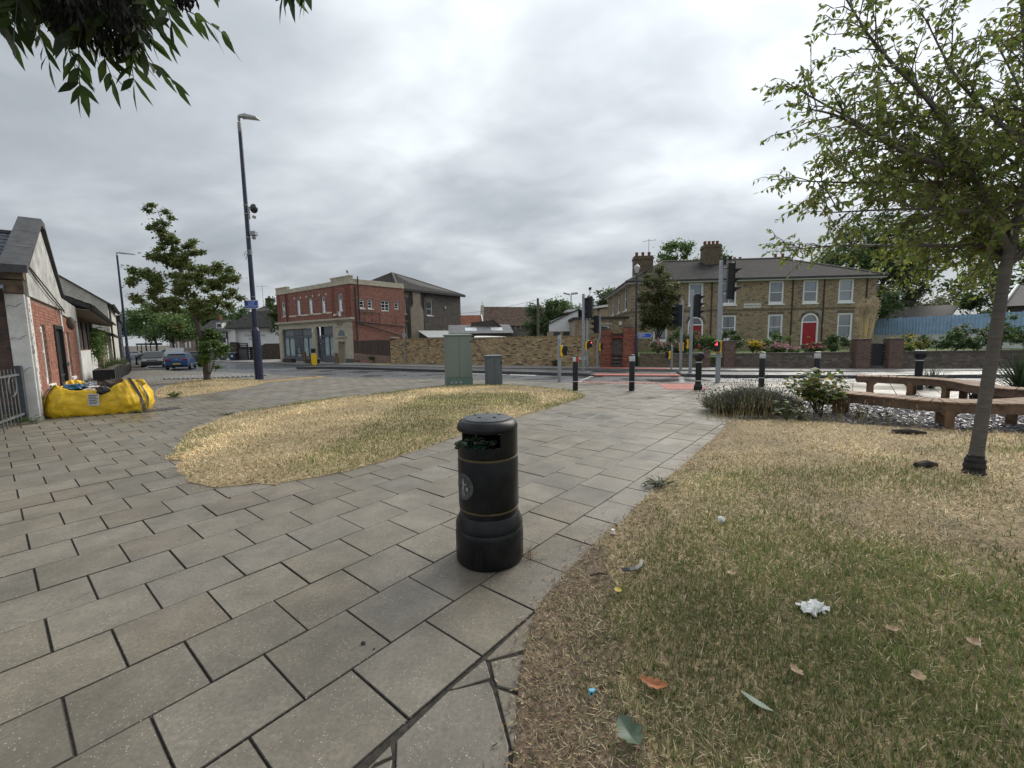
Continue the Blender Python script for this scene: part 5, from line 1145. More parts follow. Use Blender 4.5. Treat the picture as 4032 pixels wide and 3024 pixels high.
    pl = ppart('name_plaque', P, mat('plaque_white', (.62, .60, .52), .6, var=.06), t, [(8.33, 9.55, .008, .04, 3.6, 3.93)], .005)
    text('plaque_lettering', 'GRANBY PLACE', .155, mat('letter_dark', (.05, .045, .045), .6), pl, (8.94, -.043, 3.76), (R(90), 0, 0), .002)
    for s in (5.95, 11.75, 13.95, 16.9): ppart('downpipe', P, mat('pipe_brown', (.05, .035, .028), .6), t, [(s, s + .07, .01, .08, zb, ze - .1)])
    for s, z in ((8.05, 3.0), (11.6, 3.1)): ppart('air_brick', P, mat('air_brick_red', (.22, .075, .045), .8), t, [(s, s + .2, -.005, .014, z, z + .15)])
    ppart('meter_box', P, M_STONE, t, [(13.95, 14.07, .0, .08, 2.1, 2.35)])
    # roof
    o = .42; el, er, bl, br = (-o, -o, ze + .02), (L_ + o, -o, ze + .02), (-o, D_ + o, ze + .02), (L_ + o, D_ + o, ze + .02); r0, r1 = (3.9, 6.2, 8.2), (L_ - 3.9, 6.2, 8.2)
    q = MB()
    for c in ((el, er, r1, r0), (br, bl, r0, r1), (bl, el, r0), (er, br, r1)): slope(q, c)
    rf = q.build('roof', M_ROOFD, t); rb = [300]
    tiles(rf, (el, er, r1, r0), .3, .22, SLP, budget=rb); tiles(rf, (bl, el, r0, r0), .3, .22, SLP)
    q = MB(); 
    for a, b in ((el, r0), (er, r1), (bl, r0), (r0, r1)): q.tube([Vector(a) + Vector((0, 0, .03)), Vector(b) + Vector((0, 0, .03))], .075, 8)
    q.build('ridge_tiles', mat('ridge_grey', (.11, .10, .09), .8, var=.2), rf)
    ppart('soffit', P, M_PVC, t, [(-.36, L_ + .36, -.0, .36, ze - .14, ze - .02)]); ppart('soffit', Ps, M_PVC, t, [(-.3, D_ + .0, 0, .36, ze - .14, ze - .02)])
    ppart('gutter', P, M_IRON, t, [(-.45, L_ + .45, .37, .49, ze - .06, ze + .05)]); ppart('gutter', Ps, M_IRON, t, [(-.4, D_ + .36, .37, .49, ze - .06, ze + .05)])
    cm = mat('chimney_brick', (.15, .115, .075), .95, var=.4, scale=14, dirt=(.05, .045, .04, .7), dirt_scale=2.5)
    chimney(t, .75, 2.6, 5.9, 8.15, 1.5, .9, cm, 3); chimney(t, 7.0, 4.6, 7.0, 9.3, 1.35, 1.1, cm, 4); chimney(t, 11.0, 8.6, 7, 8.55, 1.0, .8, cm, 2); chimney(t, 14.6, 8.6, 6.4, 8.75, 1.3, .8, cm, 2)
    q = MB(); q.tube([(2.0, 3.2, 7.5), (2.0, 3.2, 9.6)], .02, 6); q.tube([(1.5, 3.2, 9.4), (2.6, 3.2, 9.5)], .012, 6)
    for k in range(5): q.tube([(1.6 + k * .22, 2.95, 9.41 + k * .02), (1.6 + k * .22, 3.45, 9.41 + k * .02)], .008, 5)
    q.build('aerial', M_SILV, t)
terrace()
# ---- garden: raised lawn, wall, piers and gates
M_GARD = mat('garden_turf', (.10, .14, .035), .95, var=.35, scale=6)
sheet('garden', [(7.0, 22.75), (10.9, 21.35), (15.6, 19.65), (21, 18.7), (34, 18.9), (34, 46), (9.5, 46), (9.2, 33), (7.0, 27)], .50, M_GARD, step=3, skirt=.6)
GW_PAL = [((.125, .105, .085), 4), ((.16, .13, .10), 3), ((.095, .08, .07), 3), ((.20, .18, .15), 1), ((.14, .10, .08), 2)]
GW_PAL2 = [((.16, .135, .085), 4), ((.13, .11, .075), 3), ((.19, .155, .10), 2), ((.10, .085, .065), 2)]
def gwall(lab, a, b, h0, h1, pal, key, cop=True, nind=300, mort=None, name='garden_wall', bond='flemish', grp=None, th=.22):
    L_ = math.hypot(b[0] - a[0], b[1] - a[1]); t = thing(name, lab, 'wall', (a[0], a[1], 0), math.atan2(b[1] - a[1], b[0] - a[0]), grp); P = frame((0, 0), (1, 0)); q = MB()
    f = lambda s: h0 + (h1 - h0) * s / L_
    q.add([P(0, 0, -.1), P(L_, 0, -.1), P(L_, 0, h1), P(0, 0, h0), P(0, -th, -.1), P(L_, -th, -.1), P(L_, -th, h1), P(0, -th, h0)], [(0, 1, 2, 3), (5, 4, 7, 6), (3, 2, 6, 7), (1, 5, 6, 2), (4, 0, 3, 7)])
    w_ = q.build('wall_core', mort or M_MTRD, t)
    bricks(w_, P, brick_cells(0, L_, -.06, max(h0, h1) - .07, [], bond=bond, top=lambda s: f(s) - .07), pal, M_BRK, key, nind=nind)
    if cop:
        n = int(L_ / .115); g = MB()
        for k in range(n): s0 = L_ * k / n; z = f(s0); pbox(g, P, s0 + .004, s0 + L_ / n - .004, -th - .01, .012, z - .07 + rnd.uniform(-.004, .004), z + .035 + rnd.uniform(-.006, .006))
        stuff(g.build('coping_bricks', mat('coping_' + key, tuple(c * .8 for c in pal[0][0]), .9, var=.35, scale=9), t))
    return t, P, L_
gwall('low dark brick garden wall between the red brick gate and the first gate', (6.75, 22.35), (9.35, 21.5), .68, .66, GW_PAL2, 'gw1', nind=200, grp='garden walls of the terrace')
gwall('low brown brick garden wall between the two garden gates', (10.95, 20.92), (15.55, 19.28), .66, .72, GW_PAL, 'gw2', grp='garden walls of the terrace')
gwall('low grey brick garden wall beyond the dark panelled gate', (17.3, 18.95), (27, 17.7), .72, .74, GW_PAL, 'gw3', nind=150, grp='garden walls of the terrace')
def pier(lab, x, y, w_, h, rz, pal, key, cap=True, grp=None, nind=70):
    t = thing('gate_pier', lab, 'gate pier', (x, y, 0), rz, grp); q = MB().box(-w_ / 2 + .004, w_ / 2 - .004, -w_ / 2 + .004, w_ / 2 - .004, -.1, h); core = q.build('pier_core', M_MTRR if key == 'rp' else M_MTRD, t)
    for o, d in (((-w_ / 2, -w_ / 2), (1, 0)), ((-w_ / 2, w_ / 2), (0, -1)), ((w_ / 2, -w_ / 2), (0, 1))):
        bricks(core, frame(o, d), brick_cells(0, w_, -.02, h - .02, [], bond='english'), pal, M_BRK, key, nind=nind)
    if cap: MB().box(-w_ / 2 - .03, w_ / 2 + .03, -w_ / 2 - .03, w_ / 2 + .03, h, h + .06).build('cap', mat('pier_cap_' + key, (.13, .10, .085), .9, var=.3), t, bevel=.01)
    return t
PR = [((.165, .105, .085), 3), ((.13, .085, .07), 2), ((.19, .125, .10), 2)]
pier('brown brick pier at the low open garden gate', 10.72, 21.0, .43, 1.26, R(-20), PR, 'bp', grp='brown brick gate piers'); 
pier('brown brick pier at the left of the dark panelled gate', 15.8, 19.25, .5, 1.28, R(-17), PR, 'bp', grp='brown brick gate piers'); pier('brown brick pier at the right of the dark panelled gate', 17.02, 18.98, .5, 1.28, R(-17), PR, 'bp', grp='brown brick gate piers')
# curved ramp wall by the first gate
t = thing('ramp_wall', 'short curved brown brick wall rising to the open garden gate', 'wall', (9.35, 21.5, 0), R(-19)); q = MB(); pr = [(0, .66)] + [(.05 + .6 * k / 8, .66 + .36 * math.sin(math.pi / 2 * k / 8)) for k in range(9)]
q.add([(x, 0, -.1) for x, z in pr] + [(x, 0, z) for x, z in pr] + [(x, .22, z) for x, z in pr], [(i, i + 1, 11 + i - 1 + 0, 10 + i) for i in range(9)] + [(10 + i, 11 + i, 21 + i, 20 + i) for i in range(9)]); cw = q.build('wall_core', M_MTRD, t)
bricks(cw, frame((0, 0), (1, 0)), brick_cells(0, .65, -.06, 1.0, [], top=lambda s: .66 + .36 * math.sin(math.pi / 2 * min(1, max(0, (s - .05) / .6)))), PR, M_BRK, 'rw', nind=60)
t = thing('garden_steps', 'dark stone steps inside the open garden gate', 'steps', (10.05, 21.25, 0), R(-19))
for k in range(4): MB().box(-.4, .46, .25 + k * .28, .6 + k * .28, 0, .14 * (k + 1)).build('step', mat('step_stone', (.10, .10, .095), .8, var=.25), t, bevel=.01)
t = thing('handrail', 'pale metal handrail beside the garden steps', 'handrail', (10.05, 21.25, 0), R(-19)); MB().tube([(.3, .3, .35), (.3, .3, 1.05), (.3, 1.0, 1.35), (.3, 1.4, .9)], .02, 8).build('rail', M_SILV, t)
t = thing('garden_gate', 'dark panelled metal gate between the brown brick piers', 'gate', (16.41, 19.15, 0), R(-15)); M_GATE = mat('gate_black', (.018, .018, .02), .5, var=.2)
MB().box(-.36, .36, -.02, .02, .12, 1.12).build('gate_leaf', M_GATE, t)
for z in (.12, .6, 1.06): MB().box(-.37, .37, -.035, .035, z, z + .05).build('rail', M_GATE, t)
for k in range(7): MB().box(-.34 + k * .105, -.31 + k * .105, -.03, -.02, .18, 1.05).build('bar', M_GATE, t)
MB().box(-.42, .42, -.1, .35, 0, .1).build('doorstep', mat('step_stone', (.10, .10, .095), .8), t)
# ---- red brick gateway
RP = [((.29, .105, .065), 4), ((.23, .08, .052), 3), ((.33, .13, .082), 3), ((.18, .07, .05), 2)]
pier('tall red brick pier at the left of the narrow dark gate', 5.06, 22.72, .44, 1.99, R(-22), RP, 'rp', grp='red brick gate piers', nind=100); pier('tall red brick pier at the right of the narrow dark gate', 6.13, 22.35, .44, 2.06, R(-22), RP, 'rp', grp='red brick gate piers', nind=100)
t = thing('brick_lintel', 'red brick lintel over the narrow dark gate', 'lintel', (5.6, 22.55, 0), R(-22))
for k in range(6): MB().box(-.33 + k * .11 + .005, -.33 + (k + 1) * .11 - .005, -.11, .11, 1.52, 1.62).build('brick', mat('lintel_red', (.26, .075, .042), .9, var=.25, scale=7), t)
MB().box(-.33, .33, -.10, .10, 1.62, 1.78).build('brick_course', mat('lintel_dark', (.10, .05, .035), .9, var=.3), t)
t = thing('wooden_gate', 'narrow weathered dark gate between the red brick piers', 'gate', (5.6, 22.58, 0), R(-22)); M_GW = mat('gate_weathered', (.05, .045, .04), .8, var=.4, scale=8)
for k in range(5): MB().box(-.315 + k * .126, -.315 + k * .126 + .118, .0, .02, .62, 1.5).build('board', mat('gate_board', (.12, .115, .10), .85, var=.35, scale=8, stretch=(4, 4, .6)), t)
for z in (.1, .3, .5): MB().box(-.32, .32, -.02, .0, z, z + .14).build('lower_board', M_GW, t)
for z in (.58, 1.47): MB().box(-.32, .32, -.04, .0, z, z + .05).build('rail', M_GW, t)
for x in (-.32, .28): MB().box(x, x + .04, -.035, .0, .05, 1.5).build('stile', M_GW, t)
MB().tube([(.2, -.05, 1.2), (.2, -.08, 1.2), (.2, -.08, 1.1)], .01, 6).build('handle', M_SILV, t)
MB().box(-.34, .34, -.25, .02, 0, .09).build('doorstep', M_GW, t)
# ---- long yellow stock brick wall
YW = [((.40, .29, .14), 4), ((.36, .265, .14), 4), ((.44, .34, .19), 3), ((.30, .215, .12), 3), ((.115, .085, .06), 2.2), ((.48, .41, .28), 1), ((.34, .20, .12), 1.5), ((.22, .16, .10), 2)]
yt, YP, YL = gwall('long yellow stock brick boundary wall along the far pavement', (-8.28, 29.2), (4.8, 23.05), 1.66, 1.66, YW, 'yw', mort=mat('mortar_yellow', (.33, .28, .20), .95, var=.15, scale=10), name='boundary_wall', th=.3)
MB().lathe([(0, 0), (.34, 0), (.36, .06), (.34, .1), (0, .14)], 12, (.2, .15, 1.68)).build('end_cap', mat('grey_coping', (.20, .18, .155), .9, var=.2), yt)
t = thing('street_sign', 'cream street name plate with black lettering before the yellow brick wall', 'street sign', (3.93, 23.2, 0), R(-25))
for x in (-.26, .26): MB().box(x - .02, x + .02, .0, .04, 0, .5).build('post', M_GALV, t)
MB().box(-.27, .27, -.02, .0, .38, .53).build('plate', mat('plate_cream', (.66, .63, .52), .5), t); text('lettering', 'HIGH STREET', .075, mat('letter_dark', (.05, .045, .045), .6), t, (0, -.021, .455), (R(90), 0, 0), .001)
t = thing('sign_post', 'thin grey post with round grey disc before the yellow wall', 'sign post', (-7.15, 28.5, 0), R(40)); MB().tube([(0, 0, 0), (0, 0, 2.3)], .032, 10).build('post', M_GALV, t); q = MB(); q.lathe([(0, 0), (.15, 0), (.15, .01), (0, .01)], 20); mm = Matrix.Translation((0, -.04, 1.9)) @ Matrix.Rotation(R(90), 4, 'X'); q.v = [mm @ Vector(v) for v in q.v]; q.build('disc', M_GALV, t)
# ---- timber fence on a low red wall
fa, fb = (-14.75, 39.8), (-8.5, 29.6)
t, P, L_ = gwall('low weathered red brick wall under the timber fence', fa, fb, .42, .50, [((.20, .115, .08), 3), ((.16, .09, .065), 2), ((.24, .17, .13), 2), ((.27, .21, .16), 1)], 'fw', nind=0, mort=M_MTRR, cop=False, name='fence_wall')
t = thing('timber_fence', 'dark brown timber board fence beside the red brick shop', 'fence', (fa[0], fa[1], 0), math.atan2(fb[1] - fa[1], fb[0] - fa[0]))
FM = [mat('fence_board_%d' % k, c, .85, var=.3, scale=6, stretch=(5, 5, .5)) for k, c in enumerate([(.055, .033, .022), (.07, .042, .028), (.042, .027, .02), (.09, .06, .04)])]
n = int(L_ / .155)
for k in range(n): s0 = L_ * k / n; MB().box(s0 + .006, s0 + L_ / n - .006, .05, .075, .45, 1.62 + rnd.uniform(-.02, .02)).build('board', rnd.choice(FM), t)
for z in (.7, 1.4): MB().box(0, L_, .08, .13, z, z + .08).build('rail', FM[2], t)

# ---- red brick former bank
BP = [((.27, .11, .082), 4), ((.22, .09, .07), 3), ((.31, .135, .10), 3), ((.18, .078, .06), 2)]
BP2 = [((.31, .14, .10), 4), ((.27, .12, .088), 3), ((.35, .165, .12), 3), ((.23, .105, .08), 2)]
def logo(par, P, s, z, sc, m):
    q = MB()
    for k in range(14):
        a0, a1 = R(40 + 290 * k / 14), R(40 + 290 * (k + 1) / 14); f = lambda a, r_: P(s + r_ * math.cos(a) * sc, -.075, z + r_ * math.sin(a) * sc); q.quad(f(a0, .75), f(a1, .75), f(a1, 1), f(a0, 1))
    for k in range(8):
        a0, a1 = R(180 + 180 * k / 8), R(180 + 180 * (k + 1) / 8); f = lambda a, r_: P(s + r_ * math.cos(a) * sc, -.075, z + .15 * sc + r_ * math.sin(a) * sc); q.quad(f(a0, .3), f(a1, .3), f(a1, .55), f(a0, .55))
    q.quad(P(s - 1.8 * sc, -.075, z - 1.75 * sc), P(s + 1.8 * sc, -.075, z - 1.75 * sc), P(s + 1.8 * sc, -.075, z - 1.5 * sc), P(s - 1.8 * sc, -.075, z - 1.5 * sc)); q.quad(P(s - 1.2 * sc, -.075, z - 2.2 * sc), P(s + 1.2 * sc, -.075, z - 2.2 * sc), P(s + 1.2 * sc, -.075, z - 2.05 * sc), P(s - 1.2 * sc, -.075, z - 2.05 * sc))
    q.build('logo', m, par)
def bank():
    t = thing('corner_shop_building', 'two storey red brick corner building with cream stone shopfront and grey windows', 'building', (-26.56, 49.0, 0), math.atan2(-9, 11.75))
    L_ = 14.8; D_ = 6.0; P = frame((0, 0), (1, 0)); Ps = frame((L_, 0), (.03, 1)); zb = -.5; zc = 3.78; zt = 6.85
    ups = [(1.08, 1.85, 4.42, 6.02), (4.48, 5.24, 4.42, 6.02), (7.02, 7.78, 4.42, 6.02), (9.56, 10.32, 4.42, 6.02), (12.6, 13.38, 4.45, 6.08)]
    shop = [(.8, 7.33, -.5, 3.0), (8.2, 11.4, -.5, 3.1)]; ent = [(12.2, 13.42, -.5, 1.55)]
    sw = [(.85, 1.38, 4.66, 5.58), (1.75, 2.26, 4.66, 5.56), (3.22, 4.2, 4.48, 5.54), (4.78, 5.34, 4.72, 5.56)]
    q = MB(); wall_mesh(q, P, 0, L_, zc, zt, ups, .1); w_ = q.build('upper_wall', M_MTRR, t)
    quo = [(0, .75, zc, zt), (2.35, 2.7, zc, zt), (11.5, 12.0, zc, zt), (13.9, L_, zc, zt)]
    bricks(w_, P, brick_cells(0, L_, zc + .05, zt, ups + quo), BP, M_BRK, 'bk', nind=0)
    for a, b, c, d in quo:
        for k in range(8): z = c + .08 + k * .372; ppart('quoin', P, mat('quoin_brick', (.21, .065, .045), .9, var=.3, scale=14), w_, [(a, b, -.02, .035, z, z + .335)])
    q = MB(); wall_mesh(q, Ps, 0, D_, zb, zt, sw, .1); sd = q.build('side_wall', M_MTRR, t); bricks(sd, Ps, brick_cells(0, D_, zb, zt, sw), BP2, M_BRK, 'bks', nind=0)
    q = MB(); wall_mesh(q, P, 0, L_, zb, zc - .3, shop + ent, .35); st = q.build('stone_front', M_STONE, t)
    ppart('plinth', P, mat('plinth_grey', (.085, .09, .095), .7), st, [(11.4, 12.19, 0, .03, zb, -.08), (13.43, L_ + .02, 0, .03, zb, -.08)])
    ppart('cornice', P, M_STONE, t, [(-.15, L_ + .2, -.1, .16, zc - .3, zc - .18), (-.25, L_ + .3, -.1, .30, zc - .18, zc)], .02)
    ppart('frieze_band', P, M_STONE, st, [(11.6, L_, 0, .04, 2.94, 2.99)])
    ppart('pilaster', P, M_STONE, st, [(0, .72, 0, .05, zb, 2.95)]); ppart('pilaster', P, M_STONE, st, [(7.42, 8.12, 0, .05, zb, 2.95)])
    ppart('arch_sill', P, M_STONE, st, [(12.0, 13.75, 0, .14, 1.95, 2.08)])
    g = MB(); n = 14; g.add([P(12.9 - .62 * math.cos(math.pi * i / n), .012, 2.08 + .62 * math.sin(math.pi * i / n)) for i in range(n + 1)], [tuple(range(n + 1))]); g.build('arched_fanlight', mat('dull_pane', (.16, .20, .205), .2), st)
    ppart('entrance_side', P, mat('entrance_stone', (.30, .27, .20), .9, var=.1), st, [(12.2, 13.0, -.5, -.36, zb, 1.55)]); ppart('entrance_door', P, M_GREYP, st, [(13.0, 13.42, -.5, -.36, zb, 1.55)])
    text('branch_lettering', 'NORTHFLEET\nBRANCH', .23, mat('letter_stone', (.09, .085, .06), .8), st, (12.75, -.006, 3.22), (R(90), 0, 0), .003, lines=.85)
    # parapet
    ppart('parapet', P, M_STONE, t, [(-.08, L_ + .12, -.3, .10, zt, zt + .14), (-.02, L_ + .05, -.28, .04, zt + .14, zt + .46)], .02); ppart('parapet', P, M_STONE, t, [(0, 2.6, -.28, .05, zt + .462, zt + .68), (-.05, 2.65, -.3, .1, zt + .682, zt + .78)]); ppart('parapet', P, M_STONE, t, [(11.6, L_ + .06, -.28, .05, zt + .462, zt + .68), (11.55, L_ + .1, -.3, .1, zt + .682, zt + .78)])
    ppart('parapet', Ps, M_STONE, t, [(.12, D_, -.28, .09, zt + .002, zt + .14), (.06, D_, -.26, .04, zt + .142, zt + .5)], .02)
    MB().box(0, L_, .25, D_, zt - .3, zt - .1).build('flat_roof', M_ROOFD, t)
    for k, h in enumerate(ups):
        window(t, P, *h, M_PVC, bars=1, fw=.09, sillm=M_STONE); 
        if 0 < k < 4:
            for dx in (-.35, .92): ppart('keystone', P, mat('pale_stone', (.6, .56, .45), .8), t, [(h[0] + dx, h[0] + dx + .17, 0, .05, 6.12, 6.33)])
    for a, b in ((2.75, 4.3), (5.35, 6.85), (7.9, 9.4), (10.45, 11.45)): ppart('stone_band', P, mat('pale_stone', (.6, .56, .45), .8), t, [(a, b, 0, .05, 4.30, 4.45)])
    for k, h in enumerate(sw): window(t, Ps, *h, M_PVC, rails=(.38, .7) if k != 2 else (.33, .66), cols=2 if k == 2 else 1, bars=0, fw=.1, sill=k < 2)
    # shopfronts
    fr = glass('frosted_pane', (.5, .58, .58), .12); frm = mat('frosted_film', (.30, .39, .40), .35, var=.1, scale=2); drk = mat('shop_dark', (.035, .042, .05), .25, var=.2)
    logo_m = mat('logo_white', (.62, .66, .66), .5)
    for (a, b, c, d), bays, door in ((shop[0], [('p', .86, 3.1), ('d', 3.1, 5.05), ('p', 5.05, 7.28)], None), (shop[1], [('p', 9.35, 11.35)], (8.3, 9.2))):
        s_ = ppart('shopfront', P, M_GREYP, t, [(a, b, -.34, -.12, 2.05, 2.2), (a, b, -.34, -.02, zb, .0) if door is None else (door[1], b, -.34, -.02, zb, .1), (a, a + .08, -.34, -.1, 0, 3.0), (b - .08, b, -.34, -.1, 0, 3.0)])
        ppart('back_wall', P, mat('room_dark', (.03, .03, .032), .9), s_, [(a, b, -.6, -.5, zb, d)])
        for kind, x0, x1 in bays:
            ppart('transom_panel', P, mat('transom_grey', (.13, .15, .165), .4, var=.2, scale=6) if kind == 'p' else drk, s_, [(x0 + .06, x1 - .06, -.3, -.22, 2.24, d - .06)]); 
            if kind == 'd':
                ppart('dark_pane', P, drk, s_, [(x0 + .1, x1 - .1, -.3, -.2, .02, 2.05)]); logo(s_, lambda s, o, z: P(s, o - .11, z), (x0 + x1) / 2, .62, .28, logo_m); continue
            mid = (x0 + x1) / 2
            for u0, u1 in ((x0, mid), (mid, x1)):
                ppart('pane', P, frm, s_, [(u0 + .07, u1 - .07, -.28, -.22, .04 if door is None else .14, 1.85)]); q = MB(); n = 10; r_ = (u1 - u0) / 2 - .07; q.add([P((u0 + u1) / 2 - r_ * math.cos(math.pi * i / n), -.221, 1.85 + .28 * math.sin(math.pi * i / n)) for i in range(n + 1)], [tuple(range(n + 1))]); q.build('pane_head', frm, s_)
                ppart('mullion', P, M_GREYP, s_, [(u0 - .04, u0 + .04, -.34, -.14, 0, 2.05)]); logo(s_, lambda s, o, z: P(s, o - .135, z), (u0 + u1) / 2, .72, .17, logo_m)
        if door:
            dr = ppart('door', P, M_GREYP, s_, [(door[0], door[1], -.34, -.25, zb, 1.35)]); 
            for z in (-.3, .3, .9): ppart('door_panel', P, mat('panel_grey', (.085, .10, .12), .5), dr, [(door[0] + .1, door[1] - .1, -.25, -.235, z, z + .45)])
            ppart('transom_panel', P, M_GREYP, s_, [(door[0], door[1], -.34, -.2, 1.4, 1.9)]); q = MB(); q.add([P(door[0] - .05, -.14, 1.75), P(door[1] + .05, -.14, 1.75), P((door[0] + door[1]) / 2, -.14, 2.03)] + [P(door[0] - .05, -.3, 1.75), P(door[1] + .05, -.3, 1.75), P((door[0] + door[1]) / 2, -.3, 2.03)], [(0, 1, 2), (0, 3, 4, 1), (1, 4, 5, 2), (2, 5, 3, 0)]); q.build('pediment', M_GREYP, s_)
    ppart('alarm_box', P, M_WHT, t, [(7.62, 7.8, .05, .12, 2.55, 2.85)]); ppart('floodlight', P, M_WHT, t, [(12.75, 13.1, .0, .1, 3.95, 4.35), (12.35, 12.75, .1, .2, 4.12, 4.17), (12.1, 12.35, .08, .25, 4.02, 4.2)])
    # pipes on the side wall
    q = MB(); q.tube([Ps(.42, .09, zb), Ps(.42, .09, 6.6)], .055, 8); q.tube([Ps(.85 - .1, .1, 3.4), Ps(.75, .1, 7.6)], .055, 8); q.tube([Ps(.42, .1, 3.42), Ps(6.0, .1, 3.02)], .05, 8); q.tube([Ps(.6, .1, 3.3), Ps(5.7, .1, 2.0), Ps(5.7, .1, 1.5)], .045, 8); q.tube([Ps(.85, .1, 4.35), Ps(2.9, .1, 4.3), Ps(2.9, .1, 3.35)], .035, 6)
    for s in (1.3, 2.1): q.tube([Ps(s, .1, 4.3), Ps(s, .1, 4.0)], .03, 6); q.tube([Ps(s, .1, 3.4), Ps(s, .1, 3.75)], .03, 6)
    q.tube([Ps(4.8, .1, 3.1), Ps(4.8, .1, 3.9)], .025, 6); q.build('waste_pipes', M_IRON, t)
    q = MB(); q.tube([P(2.3, .06, zc), P(2.3, .06, zt)], .05, 8); q.build('downpipe', M_IRON, t)
    q = MB(); q.tube([P(14.6, 0, zt + .7), P(14.6, 0, zt + 1.15)], .02, 6); q.blob(P(14.45, 0, zt + 1.15), (.1, .1, .16), 10, 7); q.build('camera', M_GALV, t)
bank()
# ---- grey brick house behind it
GP = [((.105, .092, .08), 4), ((.085, .075, .068), 3), ((.13, .11, .092), 3), ((.16, .14, .12), 1)]
def grey_house():
    t = thing('grey_brick_house', 'tall grey brick house with dark hipped roof beside the red corner building', 'house', (-11.95, 46.2, 0), math.atan2(8.3, 5.59)); L_ = 10.0; D_ = 10; P = frame((0, 0), (1, 0)); zb, ze = -.6, 7.1
    ws = [(.1, .95, 4.46, 6.15), (4.05, 5.0, 4.4, 6.1), (.3, 1.05, 1.2, 3.1), (3.5, 4.4, 1.9, 2.7)]
    q = MB(); wall_mesh(q, P, 0, L_, zb, ze, ws, .1); q.quad((L_, 0, zb), (L_, D_, zb), (L_, D_, ze), (L_, 0, ze)); q.quad((0, D_, zb), (0, 0, zb), (0, 0, ze), (0, D_, ze)); w_ = q.build('wall', M_MTRD, t)
    bricks(w_, P, brick_cells(0, L_, zb, ze, ws), GP, M_BRK, 'gh', nind=0)
    window(t, P, *ws[0], M_PVC, rails=(.5,)); window(t, P, *ws[1], M_PVC, curtain=('net', .9), rails=(.45,)); window(t, P, *ws[2], M_PVC); window(t, P, *ws[3], M_PVC, rails=(.35,))
    g = MB()
    for k in range(11): pbox(g, P, 3.95 + k * .105, 4.05 + k * .105, 0, .012, 6.13, 6.36)
    g.build('soldier_arch', mat('arch_buff', (.24, .19, .14), .9, var=.2), w_)
    ppart('stone_band', P, mat('weathered_stone', (.24, .215, .165), .9, var=.2), t, [(0, 1.65, 0, .06, 6.7, 6.85), (0, 1.35, 0, .05, 6.2, 6.66)]); ppart('stone_band', P, mat('weathered_stone', (.24, .215, .165), .9), t, [(0, 1.2, 0, .06, 3.6, 3.75)])
    q = MB(); pr = [(1.25, zb), (1.25, 4.9), (1.68, 5.5), (1.68, ze), (2.8, ze), (2.8, 5.5), (3.2, 4.9), (3.2, zb)]; q.add([P(s, .35, z) for s, z in pr] + [P(s, -.02, z) for s, z in pr], [tuple(reversed(range(8)))] + [(i, (i + 1) % 8, 8 + (i + 1) % 8, 8 + i) for i in range(8)]); q.build('chimney_breast', mat('cement_render', (.235, .205, .155), .9, var=.1, scale=2), t)
    o = .45; a, b, c, d = (-o, -o, ze), (L_ + o, -o, ze), (L_ + o, D_ + o, ze), (-o, D_ + o, ze); r0, r1 = (3.2, 4.6, 9.55), (L_ - 3.6, 5.0, 9.3); q = MB()
    for s in ((a, b, r1, r0), (c, d, r0, r1), (d, a, r0), (b, c, r1)): slope(q, s)
    rf = q.build('roof', M_ROOFD, t); pal = [(.045, .042, .038), (.055, .05, .044), (.035, .033, .031), (.065, .06, .05)]
    tiles(rf, (a, b, r1, r0), .3, .25, pal); tiles(rf, (d, a, r0, r0), .3, .25, pal); q = MB(); q.tube([d, r0], .1, 8); q.tube([a, r0], .09, 8); q.tube([r0, r1, b], .08, 8); q.build('ridge_tiles', mat('ridge_buff', (.15, .135, .11), .8, var=.2), rf)
    ppart('gutter', P, M_IRON, t, [(-.45, L_ + .45, .3, .5, ze - .22, ze - .02)]); q = MB(); q.tube([P(3.9, .4, ze - .15), P(3.5, .08, ze - .7), P(3.5, .08, zb)], .05, 8); q.build('downpipe', M_IRON, t)
    for s, z, w2 in ((6.6, 2.45, .3), (7.0, 5.3, .25), (8.6, 2.3, .25), (9.4, 2.2, .25), (9.2, 2.9, .2)): ppart('vent', P, mat('vent_cream', (.42, .38, .28), .8), t, [(s, s + w2, 0, .1, z, z + .3)])
grey_house()
def shed(name, lab, cat, loc, rz, w_, d, h0, h1, wm, rm, ov=.2, extra=None, group=None):
    """lean-to: eave h0 at the front, h1 at the back"""
    t = thing(name, lab, cat, loc, rz, group); q = MB(); q.add([(0, 0, -.6), (w_, 0, -.6), (w_, d, -.6), (0, d, -.6), (0, 0, h0), (w_, 0, h0), (w_, d, h1), (0, d, h1)], [(0, 1, 5, 4), (1, 2, 6, 5), (2, 3, 7, 6), (3, 0, 4, 7)]); q.build('wall', wm, t)
    q = MB(); k = (h1 - h0) / d; slope(q, [(-ov, -ov, h0 - ov * k + .04), (w_ + ov, -ov, h0 - ov * k + .04), (w_ + ov, d, h1 + .04), (-ov, d, h1 + .04)], .06); rf = q.build('roof', rm, t)
    if extra: extra(t, rf, k)
    return t
M_DKB = mat('far_dark_brick', (.095, .078, .062), .9, var=.35, scale=9)
def sky_l(t, rf, k):
    for x in (1.5, 4.2): MB().add([(x, .6, 2.2 + .6 * k + .07), (x + 1.2, .6, 2.2 + .6 * k + .07), (x + 1.2, 1.9, 2.2 + 1.9 * k + .07), (x, 1.9, 2.2 + 1.9 * k + .07)], [(0, 1, 2, 3)]).build('skylight', mat('skylight_pale', (.5, .53, .56), .25), rf)
shed('conservatory', 'pale lean-to roof against the foot of the grey brick house', 'lean-to', (-9.0, 46.5, 0), R(50), 4.2, 1.6, 1.9, 2.6, mat('lean_grey', (.12, .13, .14), .6), mat('pale_sheet_roof', (.40, .42, .42), .4, var=.15))
